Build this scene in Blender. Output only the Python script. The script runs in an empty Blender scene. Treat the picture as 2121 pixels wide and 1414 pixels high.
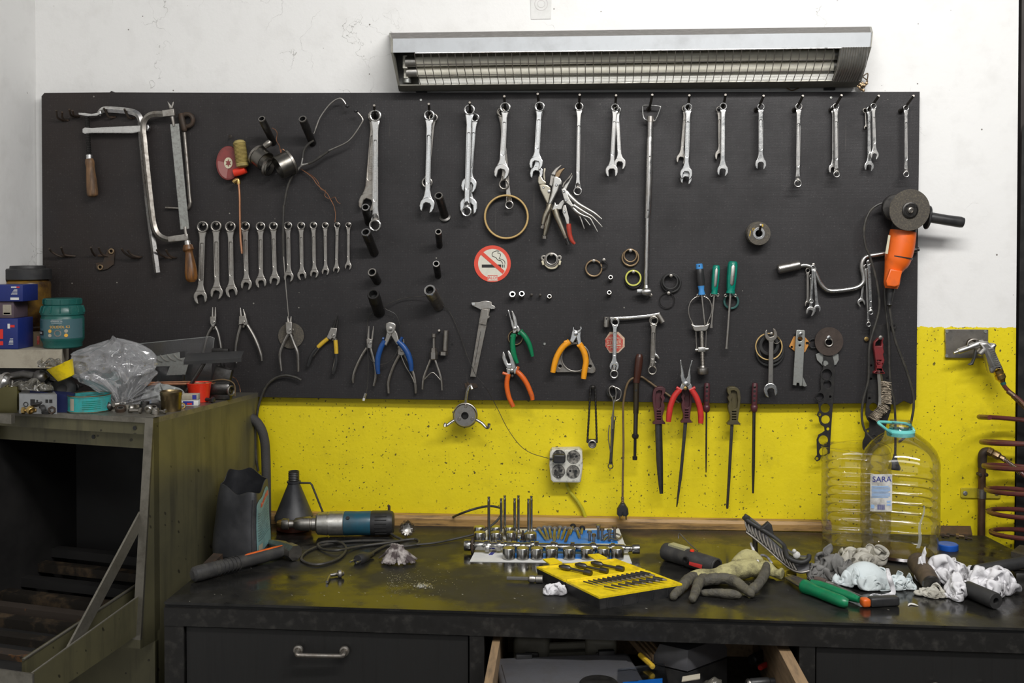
import bpy,bmesh,math,random
from mathutils import Vector,Matrix,noise
random.seed(7)
R=math.radians
C=bpy.context.scene.collection
# ------------------------------------------------------------------ camera
F=2230.0
YAW,PIT=R(3.08),R(1.0)
CAM=Vector((0.0,-2.9,1.604))
CX,CY=1060.5,510+F*math.tan(PIT)
FW=Vector((-math.sin(YAW)*math.cos(PIT),math.cos(YAW)*math.cos(PIT),-math.sin(PIT)))
RT=Vector((math.cos(YAW),math.sin(YAW),0))
UP=RT.cross(FW)
cd=bpy.data.cameras.new('camera')
cd.sensor_width=36.0
cd.lens=F/2121*36
cd.shift_y=-(707-CY)/2121
cam=bpy.data.objects.new('camera',cd)
C.objects.link(cam)
cam.matrix_world=Matrix(((RT.x,UP.x,-FW.x,CAM.x),(RT.y,UP.y,-FW.y,CAM.y),(RT.z,UP.z,-FW.z,CAM.z),(0,0,0,1)))
cd.dof.use_dof=True
cd.dof.focus_distance=2.86
cd.dof.aperture_fstop=8.0
bpy.context.scene.camera=cam
# ------------------------------------------------------------------ light
sc=bpy.context.scene
vs=sc.view_settings
vs.view_transform='Standard'
vs.look='None'
vs.gamma=1.0
vs.exposure=-0.06
vs.use_curve_mapping=False
wd=bpy.data.worlds.new('world')
sc.world=wd
wd.use_nodes=True
nt=wd.node_tree
bg=nt.nodes['Background']
tc=nt.nodes.new('ShaderNodeTexCoord')
sx=nt.nodes.new('ShaderNodeSeparateXYZ')
mr=nt.nodes.new('ShaderNodeMapRange')
mr.inputs[1].default_value=-1
mr.inputs[2].default_value=1
cr=nt.nodes.new('ShaderNodeValToRGB')
cr.color_ramp.elements[0].position=0.35
cr.color_ramp.elements[0].color=(.10,.10,.10,1)
cr.color_ramp.elements[1].position=0.75
cr.color_ramp.elements[1].color=(.62,.63,.66,1)
nt.links.new(tc.outputs['Generated'],sx.inputs[0])
nt.links.new(sx.outputs[2],mr.inputs[0])
nt.links.new(mr.outputs[0],cr.inputs[0])
nt.links.new(cr.outputs[0],bg.inputs[0])
bg.inputs[1].default_value=0.24
def area(name,loc,tgt,sx,sy,power,col=(1,1,1)):
 l=bpy.data.lights.new(name,'AREA')
 l.shape='RECTANGLE'
 l.size,l.size_y=sx,sy
 l.energy=power
 l.color=col
 o=bpy.data.objects.new(name,l)
 C.objects.link(o)
 o.location=loc
 o.rotation_euler=(Vector(tgt)-Vector(loc)).to_track_quat('-Z','Y').to_euler()
 o['kind']='helper'
 return o
 # ceiling fluorescent row near the board; the rear strip is added fill
area('ceiling_and_fill_strip',(0.75,-1.9,2.92),(0.65,-.3,1.0),1.8,.16,54,(1,.985,.96))
area('ceiling_and_fill_strip',(0.2,-3.5,3.2),(0.1,0,1.6),3.2,.5,30,(1,.98,.95))
# fill panel added behind the camera to brighten chrome, no source known there
area('front_fill_panel',(-.3,-6.5,1.9),(-.1,0,1.5),3.0,2.6,22,(.96,.985,1))
# ------------------------------------------------------------------ pixel -> place
def ray(px,py):
 return FW+RT*((px-CX)/F)+UP*((CY-py)/F)
def W(px,py,off=0.0):
 d=ray(px,py)
 return CAM+d*((-off-CAM.y)/d.y)
def Z(px,py,z):
 d=ray(px,py)
 return CAM+d*((z-CAM.z)/d.z)
DZ=0.85
CZ=1.208
def D(px,py,h=0.0):
 return Z(px,py,DZ+h)
PX=0.0013
BF=0.030
# ------------------------------------------------------------------ materials
def _n(t,typ,x=0,y=0):
 return t.nodes.new(typ)
def mat(name,col,rough=.5,metal=0.0,dirt=None,damt=.4,dscale=40.0,rvar=.12,bump=0.0,bscale=200.0,spec=.5,stretch=None,dlo=.45,dhi=.7,coat=0.0):
 m=bpy.data.materials.new(name)
 m.use_nodes=True
 t=m.node_tree
 b=t.nodes['Principled BSDF']
 b.inputs['Base Color'].default_value=(*col,1)
 b.inputs['Roughness'].default_value=rough
 b.inputs['Metallic'].default_value=metal
 b.inputs['Specular IOR Level'].default_value=spec
 if coat:
  b.inputs['Coat Weight'].default_value=coat
  b.inputs['Coat Roughness'].default_value=.15
 co=_n(t,'ShaderNodeTexCoord')
 src=co.outputs['Object']
 if stretch:
  mp=_n(t,'ShaderNodeMapping')
  mp.inputs['Scale'].default_value=stretch
  t.links.new(src,mp.inputs[0])
  src=mp.outputs[0]
 if dirt is not None or rvar:
  nz=_n(t,'ShaderNodeTexNoise')
  nz.inputs['Scale'].default_value=dscale
  nz.inputs['Detail'].default_value=6
  nz.inputs['Roughness'].default_value=.65
  t.links.new(src,nz.inputs['Vector'])
  m1=_n(t,'ShaderNodeMapRange')
  m1.inputs[1].default_value=dlo
  m1.inputs[2].default_value=dhi
  t.links.new(nz.outputs['Fac'],m1.inputs[0])
  if dirt is not None:
   mx=_n(t,'ShaderNodeMix')
   mx.data_type='RGBA'
   mm=_n(t,'ShaderNodeMath')
   mm.operation='MULTIPLY'
   mm.inputs[1].default_value=damt
   t.links.new(m1.outputs[0],mm.inputs[0])
   t.links.new(mm.outputs[0],mx.inputs[0])
   mx.inputs[6].default_value=(*col,1)
   mx.inputs[7].default_value=(*dirt,1)
   t.links.new(mx.outputs[2],b.inputs['Base Color'])
  if rvar:
   m2=_n(t,'ShaderNodeMapRange')
   m2.inputs[1].default_value=.3
   m2.inputs[2].default_value=.7
   m2.inputs[3].default_value=max(.03,rough-rvar)
   m2.inputs[4].default_value=min(1,rough+rvar)
   t.links.new(nz.outputs['Fac'],m2.inputs[0])
   t.links.new(m2.outputs[0],b.inputs['Roughness'])
 if bump:
  n2=_n(t,'ShaderNodeTexNoise')
  n2.inputs['Scale'].default_value=bscale
  n2.inputs['Detail'].default_value=4
  t.links.new(src,n2.inputs['Vector'])
  bp=_n(t,'ShaderNodeBump')
  bp.inputs['Strength'].default_value=bump
  bp.inputs['Distance'].default_value=.002
  t.links.new(n2.outputs['Fac'],bp.inputs['Height'])
  t.links.new(bp.outputs[0],b.inputs['Normal'])
 return m
M={}
M['chrome']=mat('chrome_steel',(.66,.65,.63),.30,1,(.20,.17,.14),.5,45)
M['bright']=mat('bright_steel',(.74,.74,.73),.26,1,(.3,.28,.26),.35,60)
M['satin']=mat('satin_steel',(.45,.43,.40),.38,1,(.17,.14,.11),.6,50)
M['dull']=mat('dull_steel',(.34,.32,.29),.45,1,(.12,.09,.07),.6,60)
M['dark']=mat('dark_steel',(.13,.125,.12),.42,1,(.05,.045,.04),.6,60)
M['oxide']=mat('black_oxide_steel',(.045,.043,.042),.45,.7,(.02,.018,.016),.6,60)
M['peg']=mat('peg_steel',(.06,.055,.05),.45,.9,(.03,.02,.015),.6,90)
M['rust']=mat('rusty_steel',(.06,.046,.036),.65,.5,(.10,.055,.032),.7,50)
M['brass']=mat('brass',(.55,.38,.14),.35,1,(.2,.13,.06),.5,60)
M['bronze']=mat('aged_bronze',(.32,.23,.14),.45,1,(.12,.08,.05),.6,60)
M['copper']=mat('copper',(.62,.31,.18),.35,1,(.3,.16,.09),.5,60)
M['alu']=mat('cast_aluminium',(.55,.54,.51),.42,1,(.25,.22,.18),.5,60)
M['zinc']=mat('zinc_plated',(.40,.41,.39),.5,.85,(.2,.19,.17),.6,120)
M['blackpl']=mat('black_plastic',(.022,.022,.023),.45,0,(.06,.055,.05),.35,40)
M['greypl']=mat('grey_plastic',(.075,.075,.082),.5,0,(.05,.045,.04),.6,18,bump=.08)
M['rubber']=mat('black_rubber',(.02,.02,.02),.6,0,(.05,.047,.043),.4,60)
M['cable']=mat('grimy_black_cable',(.035,.033,.03),.5,0,(.09,.08,.06),.5,60)
M['browncable']=mat('brown_cable',(.16,.105,.05),.5,0,(.05,.035,.02),.6,60)
M['yellowcable']=mat('yellow_painted_cable',(.50,.45,.02),.5,0,(.1,.09,.03),.4,60)
M['blue']=mat('blue_grip',(.012,.07,.26),.4,0,(.01,.02,.05),.5,40)
M['lblue']=mat('light_blue_plastic',(.06,.27,.62),.4,0,(.02,.06,.14),.3,60)
M['green']=mat('green_grip',(.004,.19,.075),.35,0,(.01,.05,.03),.4,50)
M['teal']=mat('teal_green_plastic',(.0,.21,.145),.32,0,(.01,.05,.04),.35,60)
M['orange']=mat('orange_grip',(.72,.13,.015),.4,0,(.2,.04,.02),.5,50)
M['amber']=mat('amber_grip',(.85,.34,.012),.38,0,(.35,.13,.02),.35,50)
M['yellow']=mat('yellow_plastic',(.86,.64,.01),.42,0,(.25,.17,.01),.5,50)
M['tapey']=mat('yellow_tape',(.62,.40,.03),.5,0,(.2,.12,.02),.4,60)
M['dullred']=mat('worn_red_plastic',(.24,.045,.042),.5,0,(.12,.04,.038),.6,40)
M['red']=mat('red_plastic',(.58,.035,.03),.38,0,(.2,.02,.02),.4,40)
M['redcup']=mat('red_enamel',(.78,.04,.015),.32,0,(.35,.03,.02),.3,30)
M['maroon']=mat('maroon_plastic',(.085,.022,.028),.45,0,(.03,.015,.015),.6,60)
M['brushred']=mat('dark_red_plastic',(.20,.022,.025),.42,0,(.07,.015,.015),.5,50)
M['grinder']=mat('orange_grinder_plastic',(.80,.135,.012),.45,0,(.16,.04,.02),.55,14,dlo=.5,dhi=.75)
M['abrasive']=mat('abrasive_disc',(.075,.066,.055),.8,0,(.19,.165,.12),.6,260,bump=.5,bscale=600)
M['brown']=mat('brown_wood_handle',(.055,.016,.009),.4,0,(.02,.01,.006),.5,40,stretch=(60,60,6),coat=.3)
M['wood']=mat('worn_wood_handle',(.22,.12,.055),.55,0,(.05,.03,.018),.75,30,stretch=(3,3,.5),dlo=.4,dhi=.62)
M['wood2']=mat('varnished_wood_handle',(.24,.10,.025),.35,0,(.04,.018,.008),.8,30,stretch=(3,3,.4),dlo=.38,dhi=.62)
M['trim']=mat('batten_wood',(.40,.235,.08),.5,0,(.06,.038,.02),.9,11,stretch=(.6,6,6),dlo=.47,dhi=.66,bump=.2,bscale=60)
M['drawerwood']=mat('pale_drawer_wood',(.30,.20,.11),.65,0,(.10,.07,.045),.7,14,stretch=(6,.8,6))
M['cream']=mat('cream_card',(.42,.38,.30),.8,0,(.18,.15,.11),.5,20)
M['card']=mat('brown_card',(.23,.17,.10),.8,0,(.1,.08,.05),.5,20)
M['white']=mat('white_plastic',(.68,.67,.64),.45,0,(.12,.11,.09),.6,40)
M['socketw']=mat('grimy_white_plastic',(.66,.64,.56),.5,0,(.05,.045,.035),.8,70,dlo=.52,dhi=.68)
M['socketd']=mat('blackened_socket',(.32,.30,.26),.55,0,(.02,.02,.018),.95,70,dlo=.4,dhi=.58)
M['tealjar']=mat('teal_jar_plastic',(.012,.10,.086),.33,0,(.01,.07,.07),.4,30)
M['jarlabel']=mat('teal_jar_label',(.06,.13,.15),.45,0,(.03,.12,.13),.4,30)
M['tin']=mat('turquoise_tin',(.03,.36,.36),.45,0,(.10,.12,.09),.6,40)
M['amberjar']=mat('amber_grease_jar',(.22,.12,.018),.3,0,(.028,.013,.007),.95,9,dlo=.38,dhi=.6)
M['paper']=mat('paper_white',(.74,.74,.72),.7,0,(.5,.5,.47),.4,30)
M['stickerred']=mat('sticker_red',(.74,.075,.04),.5,0,(.4,.06,.04),.2,60)
M['stickerwhite']=mat('sticker_cream',(.70,.68,.58),.5,0,(.5,.49,.4),.4,60)
M['oldred']=mat('faded_sticker_red',(.50,.05,.035),.55,0,(.62,.5,.38),.6,180)
M['oldcream']=mat('faded_sticker_cream',(.62,.47,.34),.55,0,(.35,.13,.09),.6,160)
M['ink']=mat('black_ink',(.015,.015,.015),.5,0,None,rvar=0)
M['bluebox']=mat('blue_carton',(.012,.026,.17),.45,0,(.01,.02,.12),.35,30)
M['cardblue']=mat('blue_print',(.006,.20,.68),.4,0,(.004,.12,.45),.4,30)
M['redink']=mat('red_ink',(.72,.03,.02),.5,0,None,rvar=0)
M['yellink']=mat('yellow_ink',(.8,.42,.05),.5,0,None,rvar=0)
M['blueink']=mat('navy_ink',(.03,.04,.28),.5,0,None,rvar=0)
M['paleblue']=mat('pale_blue_print',(.33,.5,.78),.5,0,None,rvar=0)
M['gasket']=mat('black_gasket',(.016,.015,.015),.6,.2,(.045,.04,.035),.5,90)
M['orangegasket']=mat('orange_gasket',(.60,.27,.06),.6,0,(.3,.13,.03),.4,60)
M['darkred_hose']=mat('dark_red_hose',(.115,.03,.025),.35,0,(.05,.02,.018),.5,40)
M['lamphouse']=mat('lamp_painted_metal',(.50,.52,.54),.4,.15,(.25,.25,.25),.35,12)
M['lampdust']=mat('dusty_metal',(.16,.15,.14),.8,0,(.34,.33,.31),.6,60)
M['reflector']=mat('lamp_reflector',(.42,.40,.35),.28,.6,(.22,.2,.16),.5,16)
M['litlip']=mat('lit_reflector_lip',(.86,.86,.83),.3,.2,(.6,.58,.5),.3,20)  # whiter than the reflector, so the lip looks lit from the room
M['fluor']=mat('fluorescent_tube_glass',(.80,.77,.66),.25,0,(.45,.42,.34),.5,14)
M['grime']=mat('lamp_end_plate',(.20,.20,.19),.6,.3,(.07,.07,.065),.6,40)
M['lampedge']=mat('lamp_olive_metal',(.30,.29,.25),.45,.4,(.14,.13,.1),.5,20)
M['can']=mat('black_jerrycan',(.028,.029,.033),.42,0,(.11,.11,.115),.5,12,dlo=.42,dhi=.8)
M['label']=mat('jerrycan_label',(.17,.32,.34),.5,0,(.07,.10,.10),.6,40)
M['glovecream']=mat('knitted_glove',(.46,.42,.20),.9,0,(.07,.062,.042),.85,30,bump=.9,bscale=420)
M['glovegrey']=mat('glove_rubber',(.075,.069,.056),.75,0,(.20,.18,.11),.5,28,bump=.6,bscale=300)
M['ragwhite']=mat('white_rag',(.74,.73,.75),.9,0,(.12,.11,.115),.9,17,dlo=.50,dhi=.66,bump=.15,bscale=500)
M['raggrey']=mat('grey_rag',(.21,.205,.195),.9,0,(.07,.066,.062),.85,12,dlo=.42,dhi=.62,bump=.15,bscale=500)
M['ragpale']=mat('pale_rag',(.62,.68,.69),.9,0,(.35,.37,.36),.5,10,bump=.12,bscale=500)
M['ragdirty']=mat('smudged_rag',(.50,.48,.42),.9,0,(.13,.115,.09),.8,11,dlo=.44,dhi=.66)
M['mop']=mat('stained_yarn',(.44,.40,.38),.95,0,(.05,.035,.035),.95,34,dlo=.40,dhi=.55)
M['cap']=mat('blue_cap',(.01,.10,.50),.4,0,(.01,.05,.2),.3,40)
M['mint']=mat('mint_plastic',(.16,.58,.54),.4,0,None,rvar=.08)
M['filing']=mat('metal_filings',(.8,.8,.8),.3,1,None)
M['bristle']=mat('steel_bristle',(.24,.20,.15),.5,.8,(.1,.08,.06),.6,200)
M['drillteal']=mat('drill_blue_plastic',(.012,.085,.13),.4,0,(.03,.03,.03),.5,20)
M['led']=mat('lamp_lens',(.42,.40,.24),.3,0,(.3,.28,.16),.4,30)
M['lamprubber']=mat('torch_rubber',(.035,.034,.034),.6,0,(.1,.095,.08),.5,40)
M['seal']=mat('cream_seal',(.6,.55,.4),.5)
M['lime']=mat('lime_ring',(.62,.62,.12),.5,0,(.3,.3,.06),.3,60)
M['yring']=mat('tan_ring',(.58,.40,.16),.5,0,(.34,.22,.08),.4,30)
M['greenrubber']=mat('dark_green_rubber',(.02,.09,.08),.5)
def clear(name,tint,gl=.05,fac=.9):
 m=bpy.data.materials.new(name)
 m.use_nodes=True
 t=m.node_tree
 for n in list(t.nodes):
  t.nodes.remove(n)
 o=_n(t,'ShaderNodeOutputMaterial')
 tr=_n(t,'ShaderNodeBsdfTransparent')
 tr.inputs[0].default_value=(*tint,1)
 g=_n(t,'ShaderNodeBsdfGlossy')
 g.inputs['Roughness'].default_value=gl
 lw=_n(t,'ShaderNodeLayerWeight')
 lw.inputs[0].default_value=.32
 mp=_n(t,'ShaderNodeMapRange')
 mp.inputs[3].default_value=.05
 mp.inputs[4].default_value=fac
 t.links.new(lw.outputs['Fresnel'],mp.inputs[0])
 mx=_n(t,'ShaderNodeMixShader')
 t.links.new(mp.outputs[0],mx.inputs[0])
 t.links.new(tr.outputs[0],mx.inputs[1])
 t.links.new(g.outputs[0],mx.inputs[2])
 t.links.new(mx.outputs[0],o.inputs[0])
 return m
M['pet']=clear('clear_bottle_plastic',(.93,.92,.93),.06,.55)
M['bag']=clear('clear_bag_plastic',(.86,.86,.87),.16,.8)
M['clearbox']=clear('clear_box_plastic',(.8,.82,.85),.12,.8)
def milky(name,tint,dcol,dfac,gl=.14):
 m=clear(name,tint,gl,.8)
 t=m.node_tree
 o=[n for n in t.nodes if n.type=='OUTPUT_MATERIAL'][0]
 s=o.inputs[0].links[0].from_socket
 d=_n(t,'ShaderNodeBsdfDiffuse')
 d.inputs[0].default_value=(*dcol,1)
 mx=_n(t,'ShaderNodeMixShader')
 mx.inputs[0].default_value=dfac
 t.links.new(s,mx.inputs[1])
 t.links.new(d.outputs[0],mx.inputs[2])
 t.links.new(mx.outputs[0],o.inputs[0])
 return m
M['bag']=milky('clear_bag_plastic',(.93,.93,.94),(.8,.8,.82),.17,.1)
M['smokebag']=milky('smoky_bag_plastic',(.75,.73,.68),(.4,.38,.33),.16,.1)
M['foggy']=milky('foggy_sheet_plastic',(.8,.8,.8),(.5,.52,.5),.45)
M['filmclear']=milky('thin_clear_sheet',(.95,.95,.95),(.3,.3,.3),.06)
# ------------------------------------------------------------------ mesh builder
def catmull(pts,k,closed=False):
 if k<=1 or len(pts)<3:
  return list(pts)
 n=len(pts)
 out=[]
 rng=n if closed else n-1
 for i in range(rng):
  if closed:
   p0,p1,p2,p3=pts[(i-1)%n],pts[i],pts[(i+1)%n],pts[(i+2)%n]
  else:
   p1,p2=pts[i],pts[i+1]
   p0=pts[i-1]if i>0 else p1*2-p2
   p3=pts[i+2]if i+2<n else p2*2-p1
  for j in range(k):
   t=j/k
   out.append(.5*((2*p1)+(p2-p0)*t+(2*p0-5*p1+4*p2-p3)*t*t+(3*p1-p0-3*p2+p3)*t**3))
 if not closed:
  out.append(pts[-1])
 return out
def frame(ax,ref=None):
 ax=ax.normalized()
 ref=ref or(Vector((0,0,1))if abs(ax.z)<.9 else Vector((1,0,0)))
 u=(ref-ax*ref.dot(ax)).normalized()
 return u,ax.cross(u)
WALLM=Matrix(((1,0,0,0),(0,0,-1,0),(0,1,0,0),(0,0,0,1)))
class MB:
 def __init__(s):
  s.v=[]
  s.f=[]
 def add(s,vs,fs):
  b=len(s.v)
  s.v+=[Vector(v)for v in vs]
  s.f+=[[i+b for i in f]for f in fs]
  return s
 def box(s,c,sz,rot=None,bev=0.0,seg=2):
  bm=bmesh.new()
  bmesh.ops.create_cube(bm,size=1)
  for v in bm.verts:
   v.co=Vector((v.co.x*sz[0],v.co.y*sz[1],v.co.z*sz[2]))
  if bev:
   bmesh.ops.bevel(bm,geom=list(bm.edges),offset=bev,segments=seg,affect='EDGES',profile=.5)
  return s.bm(bm,c,rot)
 def bm(s,bm,c=(0,0,0),rot=None):
  bm.verts.index_update()
  c=Vector(c)
  s.add([(rot@v.co if rot else v.co)+c for v in bm.verts],[[v.index for v in f.verts]for f in bm.faces])
  bm.free()
  return s
 def tube(s,pts,r,n=8,sm=1,closed=False,cap=True,flat=1.0,ref=None):
  pts=[Vector(p)for p in pts]
  rs=r if isinstance(r,(list,tuple))else[r]*len(pts)
  if sm>1:
   rv=catmull([Vector((x,0,0))for x in rs],sm,closed)
   pts=catmull(pts,sm,closed)
   rs=[max(1e-5,x.x)for x in rv]
  k=len(pts)
  u=None
  vs=[]
  for i in range(k):
   a=pts[i-1]if(i>0 or closed)else pts[i]
   b=pts[(i+1)%k]if(i<k-1 or closed)else pts[i]
   t=b-a
   if t.length<1e-9:
    t=Vector((0,0,1))
   t.normalize()
   if u is None:
    u,w=frame(t,ref)
   else:
    u=u-t*u.dot(t)
    if u.length<1e-6:
     u,w=frame(t)
    u.normalize()
    w=t.cross(u)
   for j in range(n):
    an=2*math.pi*j/n
    vs.append(pts[i]+u*(math.cos(an)*rs[i]*flat)+w*(math.sin(an)*rs[i]))
  fs=[]
  for i in range(k if closed else k-1):
   for j in range(n):
    a,b=i*n+j,i*n+(j+1)%n
    c,d=((i+1)%k)*n+(j+1)%n,((i+1)%k)*n+j
    fs.append([a,b,c,d])
  if cap and not closed:
   fs.append(list(range(n))[::-1])
   fs.append([(k-1)*n+j for j in range(n)])
  return s.add(vs,fs)
 def lathe(s,prof,o,ax=(0,0,1),n=28,cap=(True,True),ref=None,wob=None):
  o,ax=Vector(o),Vector(ax).normalized()
  u,w=frame(ax,ref)
  vs=[]
  for(r,h)in prof:
   for j in range(n):
    an=2*math.pi*j/n
    rr=r*(wob(an,h)if wob else 1)
    vs.append(o+ax*h+u*(math.cos(an)*rr)+w*(math.sin(an)*rr))
  fs=[]
  for i in range(len(prof)-1):
   for j in range(n):
    fs.append([i*n+j,i*n+(j+1)%n,(i+1)*n+(j+1)%n,(i+1)*n+j])
  if cap[0]:
   fs.append(list(range(n))[::-1])
  if cap[1]:
   fs.append([(len(prof)-1)*n+j for j in range(n)])
  return s.add(vs,fs)
 def ring(s,c,ax,Rr,r,n=36,m=8,flat=1.0):
  c,ax=Vector(c),Vector(ax)
  u,w=frame(ax)
  return s.tube([c+u*(math.cos(2*math.pi*i/n)*Rr)+w*(math.sin(2*math.pi*i/n)*Rr)for i in range(n)],r,m,closed=True,flat=flat,ref=ax)
 def ball(s,c,r,sc=(1,1,1),rot=None,n=12):
  bm=bmesh.new()
  bmesh.ops.create_uvsphere(bm,u_segments=n+4,v_segments=n,radius=r)
  for v in bm.verts:
   v.co=Vector((v.co.x*sc[0],v.co.y*sc[1],v.co.z*sc[2]))
  return s.bm(bm,c,rot)
 def extr(s,polys,th,mx,bev=0.0,post=None,br=1):
  cu=bpy.data.curves.new('t','CURVE')
  cu.dimensions='2D'
  cu.fill_mode='BOTH'
  bev=min(bev,th*.45)
  cu.extrude=max(0,th/2-bev)
  cu.bevel_depth=bev
  cu.offset=-bev
  cu.bevel_resolution=br
  for p in polys:
   sp=cu.splines.new('POLY')
   sp.points.add(len(p)-1)
   for i,q in enumerate(p):
    sp.points[i].co=(q[0],q[1],0,1)
   sp.use_cyclic_u=True
  ob=bpy.data.objects.new('t',cu)
  me=bpy.data.meshes.new_from_object(ob)
  vs=[mx@v.co for v in me.vertices]
  if post:
   vs=[post(v)for v in vs]
  s.add(vs,[list(p.vertices)for p in me.polygons])
  bpy.data.objects.remove(ob)
  bpy.data.curves.remove(cu)
  bpy.data.meshes.remove(me)
  return s
 def plate(s,polys,off,th,bev=.0008,tilt=None,br=1):
  """outline(s) traced in photo pixels, standing `off` from the wall, th thick"""
  if not isinstance(polys[0][0],(tuple,list)):
   polys=[polys]
  q=[]
  for p in polys:
   q.append([(lambda w:(w.x,w.z))(W(a,b,off))for a,b in p])
  post=None
  if tilt:
   a,b,da,db=tilt
   a,b=W(*a,off),W(*b,off)
   ax=b-a
   L=ax.length_squared
   def post(v):
    t=min(1,max(0,(v-a).dot(ax)/L))
    return v+Vector((0,-(da+(db-da)*t),0))
  return s.extr(q,th,Matrix.Translation((0,-off,0))@WALLM,bev,post,br)
 def text(s,body,size,mx,th=.0004,align='CENTER',sx=1.0):
  cu=bpy.data.curves.new('t','FONT')
  cu.body=body
  cu.size=size
  cu.align_x=align
  cu.align_y='CENTER'
  cu.extrude=th/2
  cu.resolution_u=3
  ob=bpy.data.objects.new('t',cu)
  me=bpy.data.meshes.new_from_object(ob)
  s.add([mx@Vector((v.co.x*sx,v.co.y,v.co.z))for v in me.vertices],[list(p.vertices)for p in me.polygons])
  bpy.data.objects.remove(ob)
  bpy.data.curves.remove(cu)
  bpy.data.meshes.remove(me)
  return s
 def grid(s,fn,nu,nv,cu=False,cv=False):
  vs=[fn(i/(nu if cu else nu-1),j/(nv if cv else nv-1))for i in range(nu)for j in range(nv)]
  fs=[]
  for i in range(nu if cu else nu-1):
   for j in range(nv if cv else nv-1):
    fs.append([i*nv+j,((i+1)%nu)*nv+j,((i+1)%nu)*nv+(j+1)%nv,i*nv+(j+1)%nv])
  return s.add(vs,fs)
 def prism(s,pts,z0,z1):
  n=len(pts)
  vs=[Vector((p[0],p[1],z0))for p in pts]+[Vector((p[0],p[1],z1))for p in pts]
  fs=[list(range(n))[::-1],[n+i for i in range(n)]]+[[i,(i+1)%n,n+(i+1)%n,n+i]for i in range(n)]
  return s.add(vs,fs)
 def cage(s,a,b):
  """closed solid between two matching point loops"""
  n=len(a)
  return s.add(list(a)+list(b),[list(range(n))[::-1],[n+i for i in range(n)]]+[[i,(i+1)%n,n+(i+1)%n,n+i]for i in range(n)])
 def centre(s):
  lo=Vector([min(v[i]for v in s.v)for i in range(3)])
  hi=Vector([max(v[i]for v in s.v)for i in range(3)])
  return Vector(((lo.x+hi.x)/2,(lo.y+hi.y)/2,lo.z))
 def mesh(s,name,m,org,ang=35):
  me=bpy.data.meshes.new(name)
  me.from_pydata([v-org for v in s.v],[],s.f)
  bm=bmesh.new()
  bm.from_mesh(me)
  bmesh.ops.recalc_face_normals(bm,faces=bm.faces)
  bm.to_mesh(me)
  bm.free()
  me.polygons.foreach_set('use_smooth',[True]*len(me.polygons))
  me.set_sharp_from_angle(angle=R(ang))
  me.materials.append(M[m]if isinstance(m,str)else m)
  me.update()
  return me
def thing(name,label,cat,group=None):
 o=bpy.data.objects.new(name,None)
 o.empty_display_size=.02
 C.objects.link(o)
 o['label']=label
 o['category']=cat
 if group:
  o['group']=group
 return o
def part(T,name,mb,m,label=None,ang=35):
 root=T
 while root.parent:
  root=root.parent
 if root.type=='EMPTY' and not root.children:
  root.location=mb.centre()
 o=bpy.data.objects.new(name,mb.mesh(name,m,root.location,ang))
 C.objects.link(o)
 o.parent=T
 if label:
  o['label']=label
 return o
def solo(name,mb,m,label,cat,group=None,kind=None,ang=35):
 c=mb.centre()
 o=bpy.data.objects.new(name,mb.mesh(name,m,c,ang))
 C.objects.link(o)
 o.location=c
 if label:
  o['label']=label
 if cat:
  o['category']=cat
 if group:
  o['group']=group
 if kind:
  o['kind']=kind
 return o
def struct(name,mb,m):
 return solo(name,mb,m,None,None,None,'structure')
def remesh(mb,vox,smooth=6):
 me=mb.mesh('t','ink',Vector((0,0,0)))
 ob=bpy.data.objects.new('t',me)
 C.objects.link(ob)
 md=ob.modifiers.new('r','REMESH')
 md.mode='VOXEL'
 md.voxel_size=vox
 ms=ob.modifiers.new('s','SMOOTH')
 ms.iterations=smooth
 ms.factor=.5
 dg=bpy.context.evaluated_depsgraph_get()
 m2=bpy.data.meshes.new_from_object(ob.evaluated_get(dg))
 out=MB()
 out.add([v.co.copy()for v in m2.vertices],[list(p.vertices)for p in m2.polygons])
 bpy.data.objects.remove(ob)
 bpy.data.meshes.remove(me)
 bpy.data.meshes.remove(m2)
 return out
import numpy as np
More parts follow.
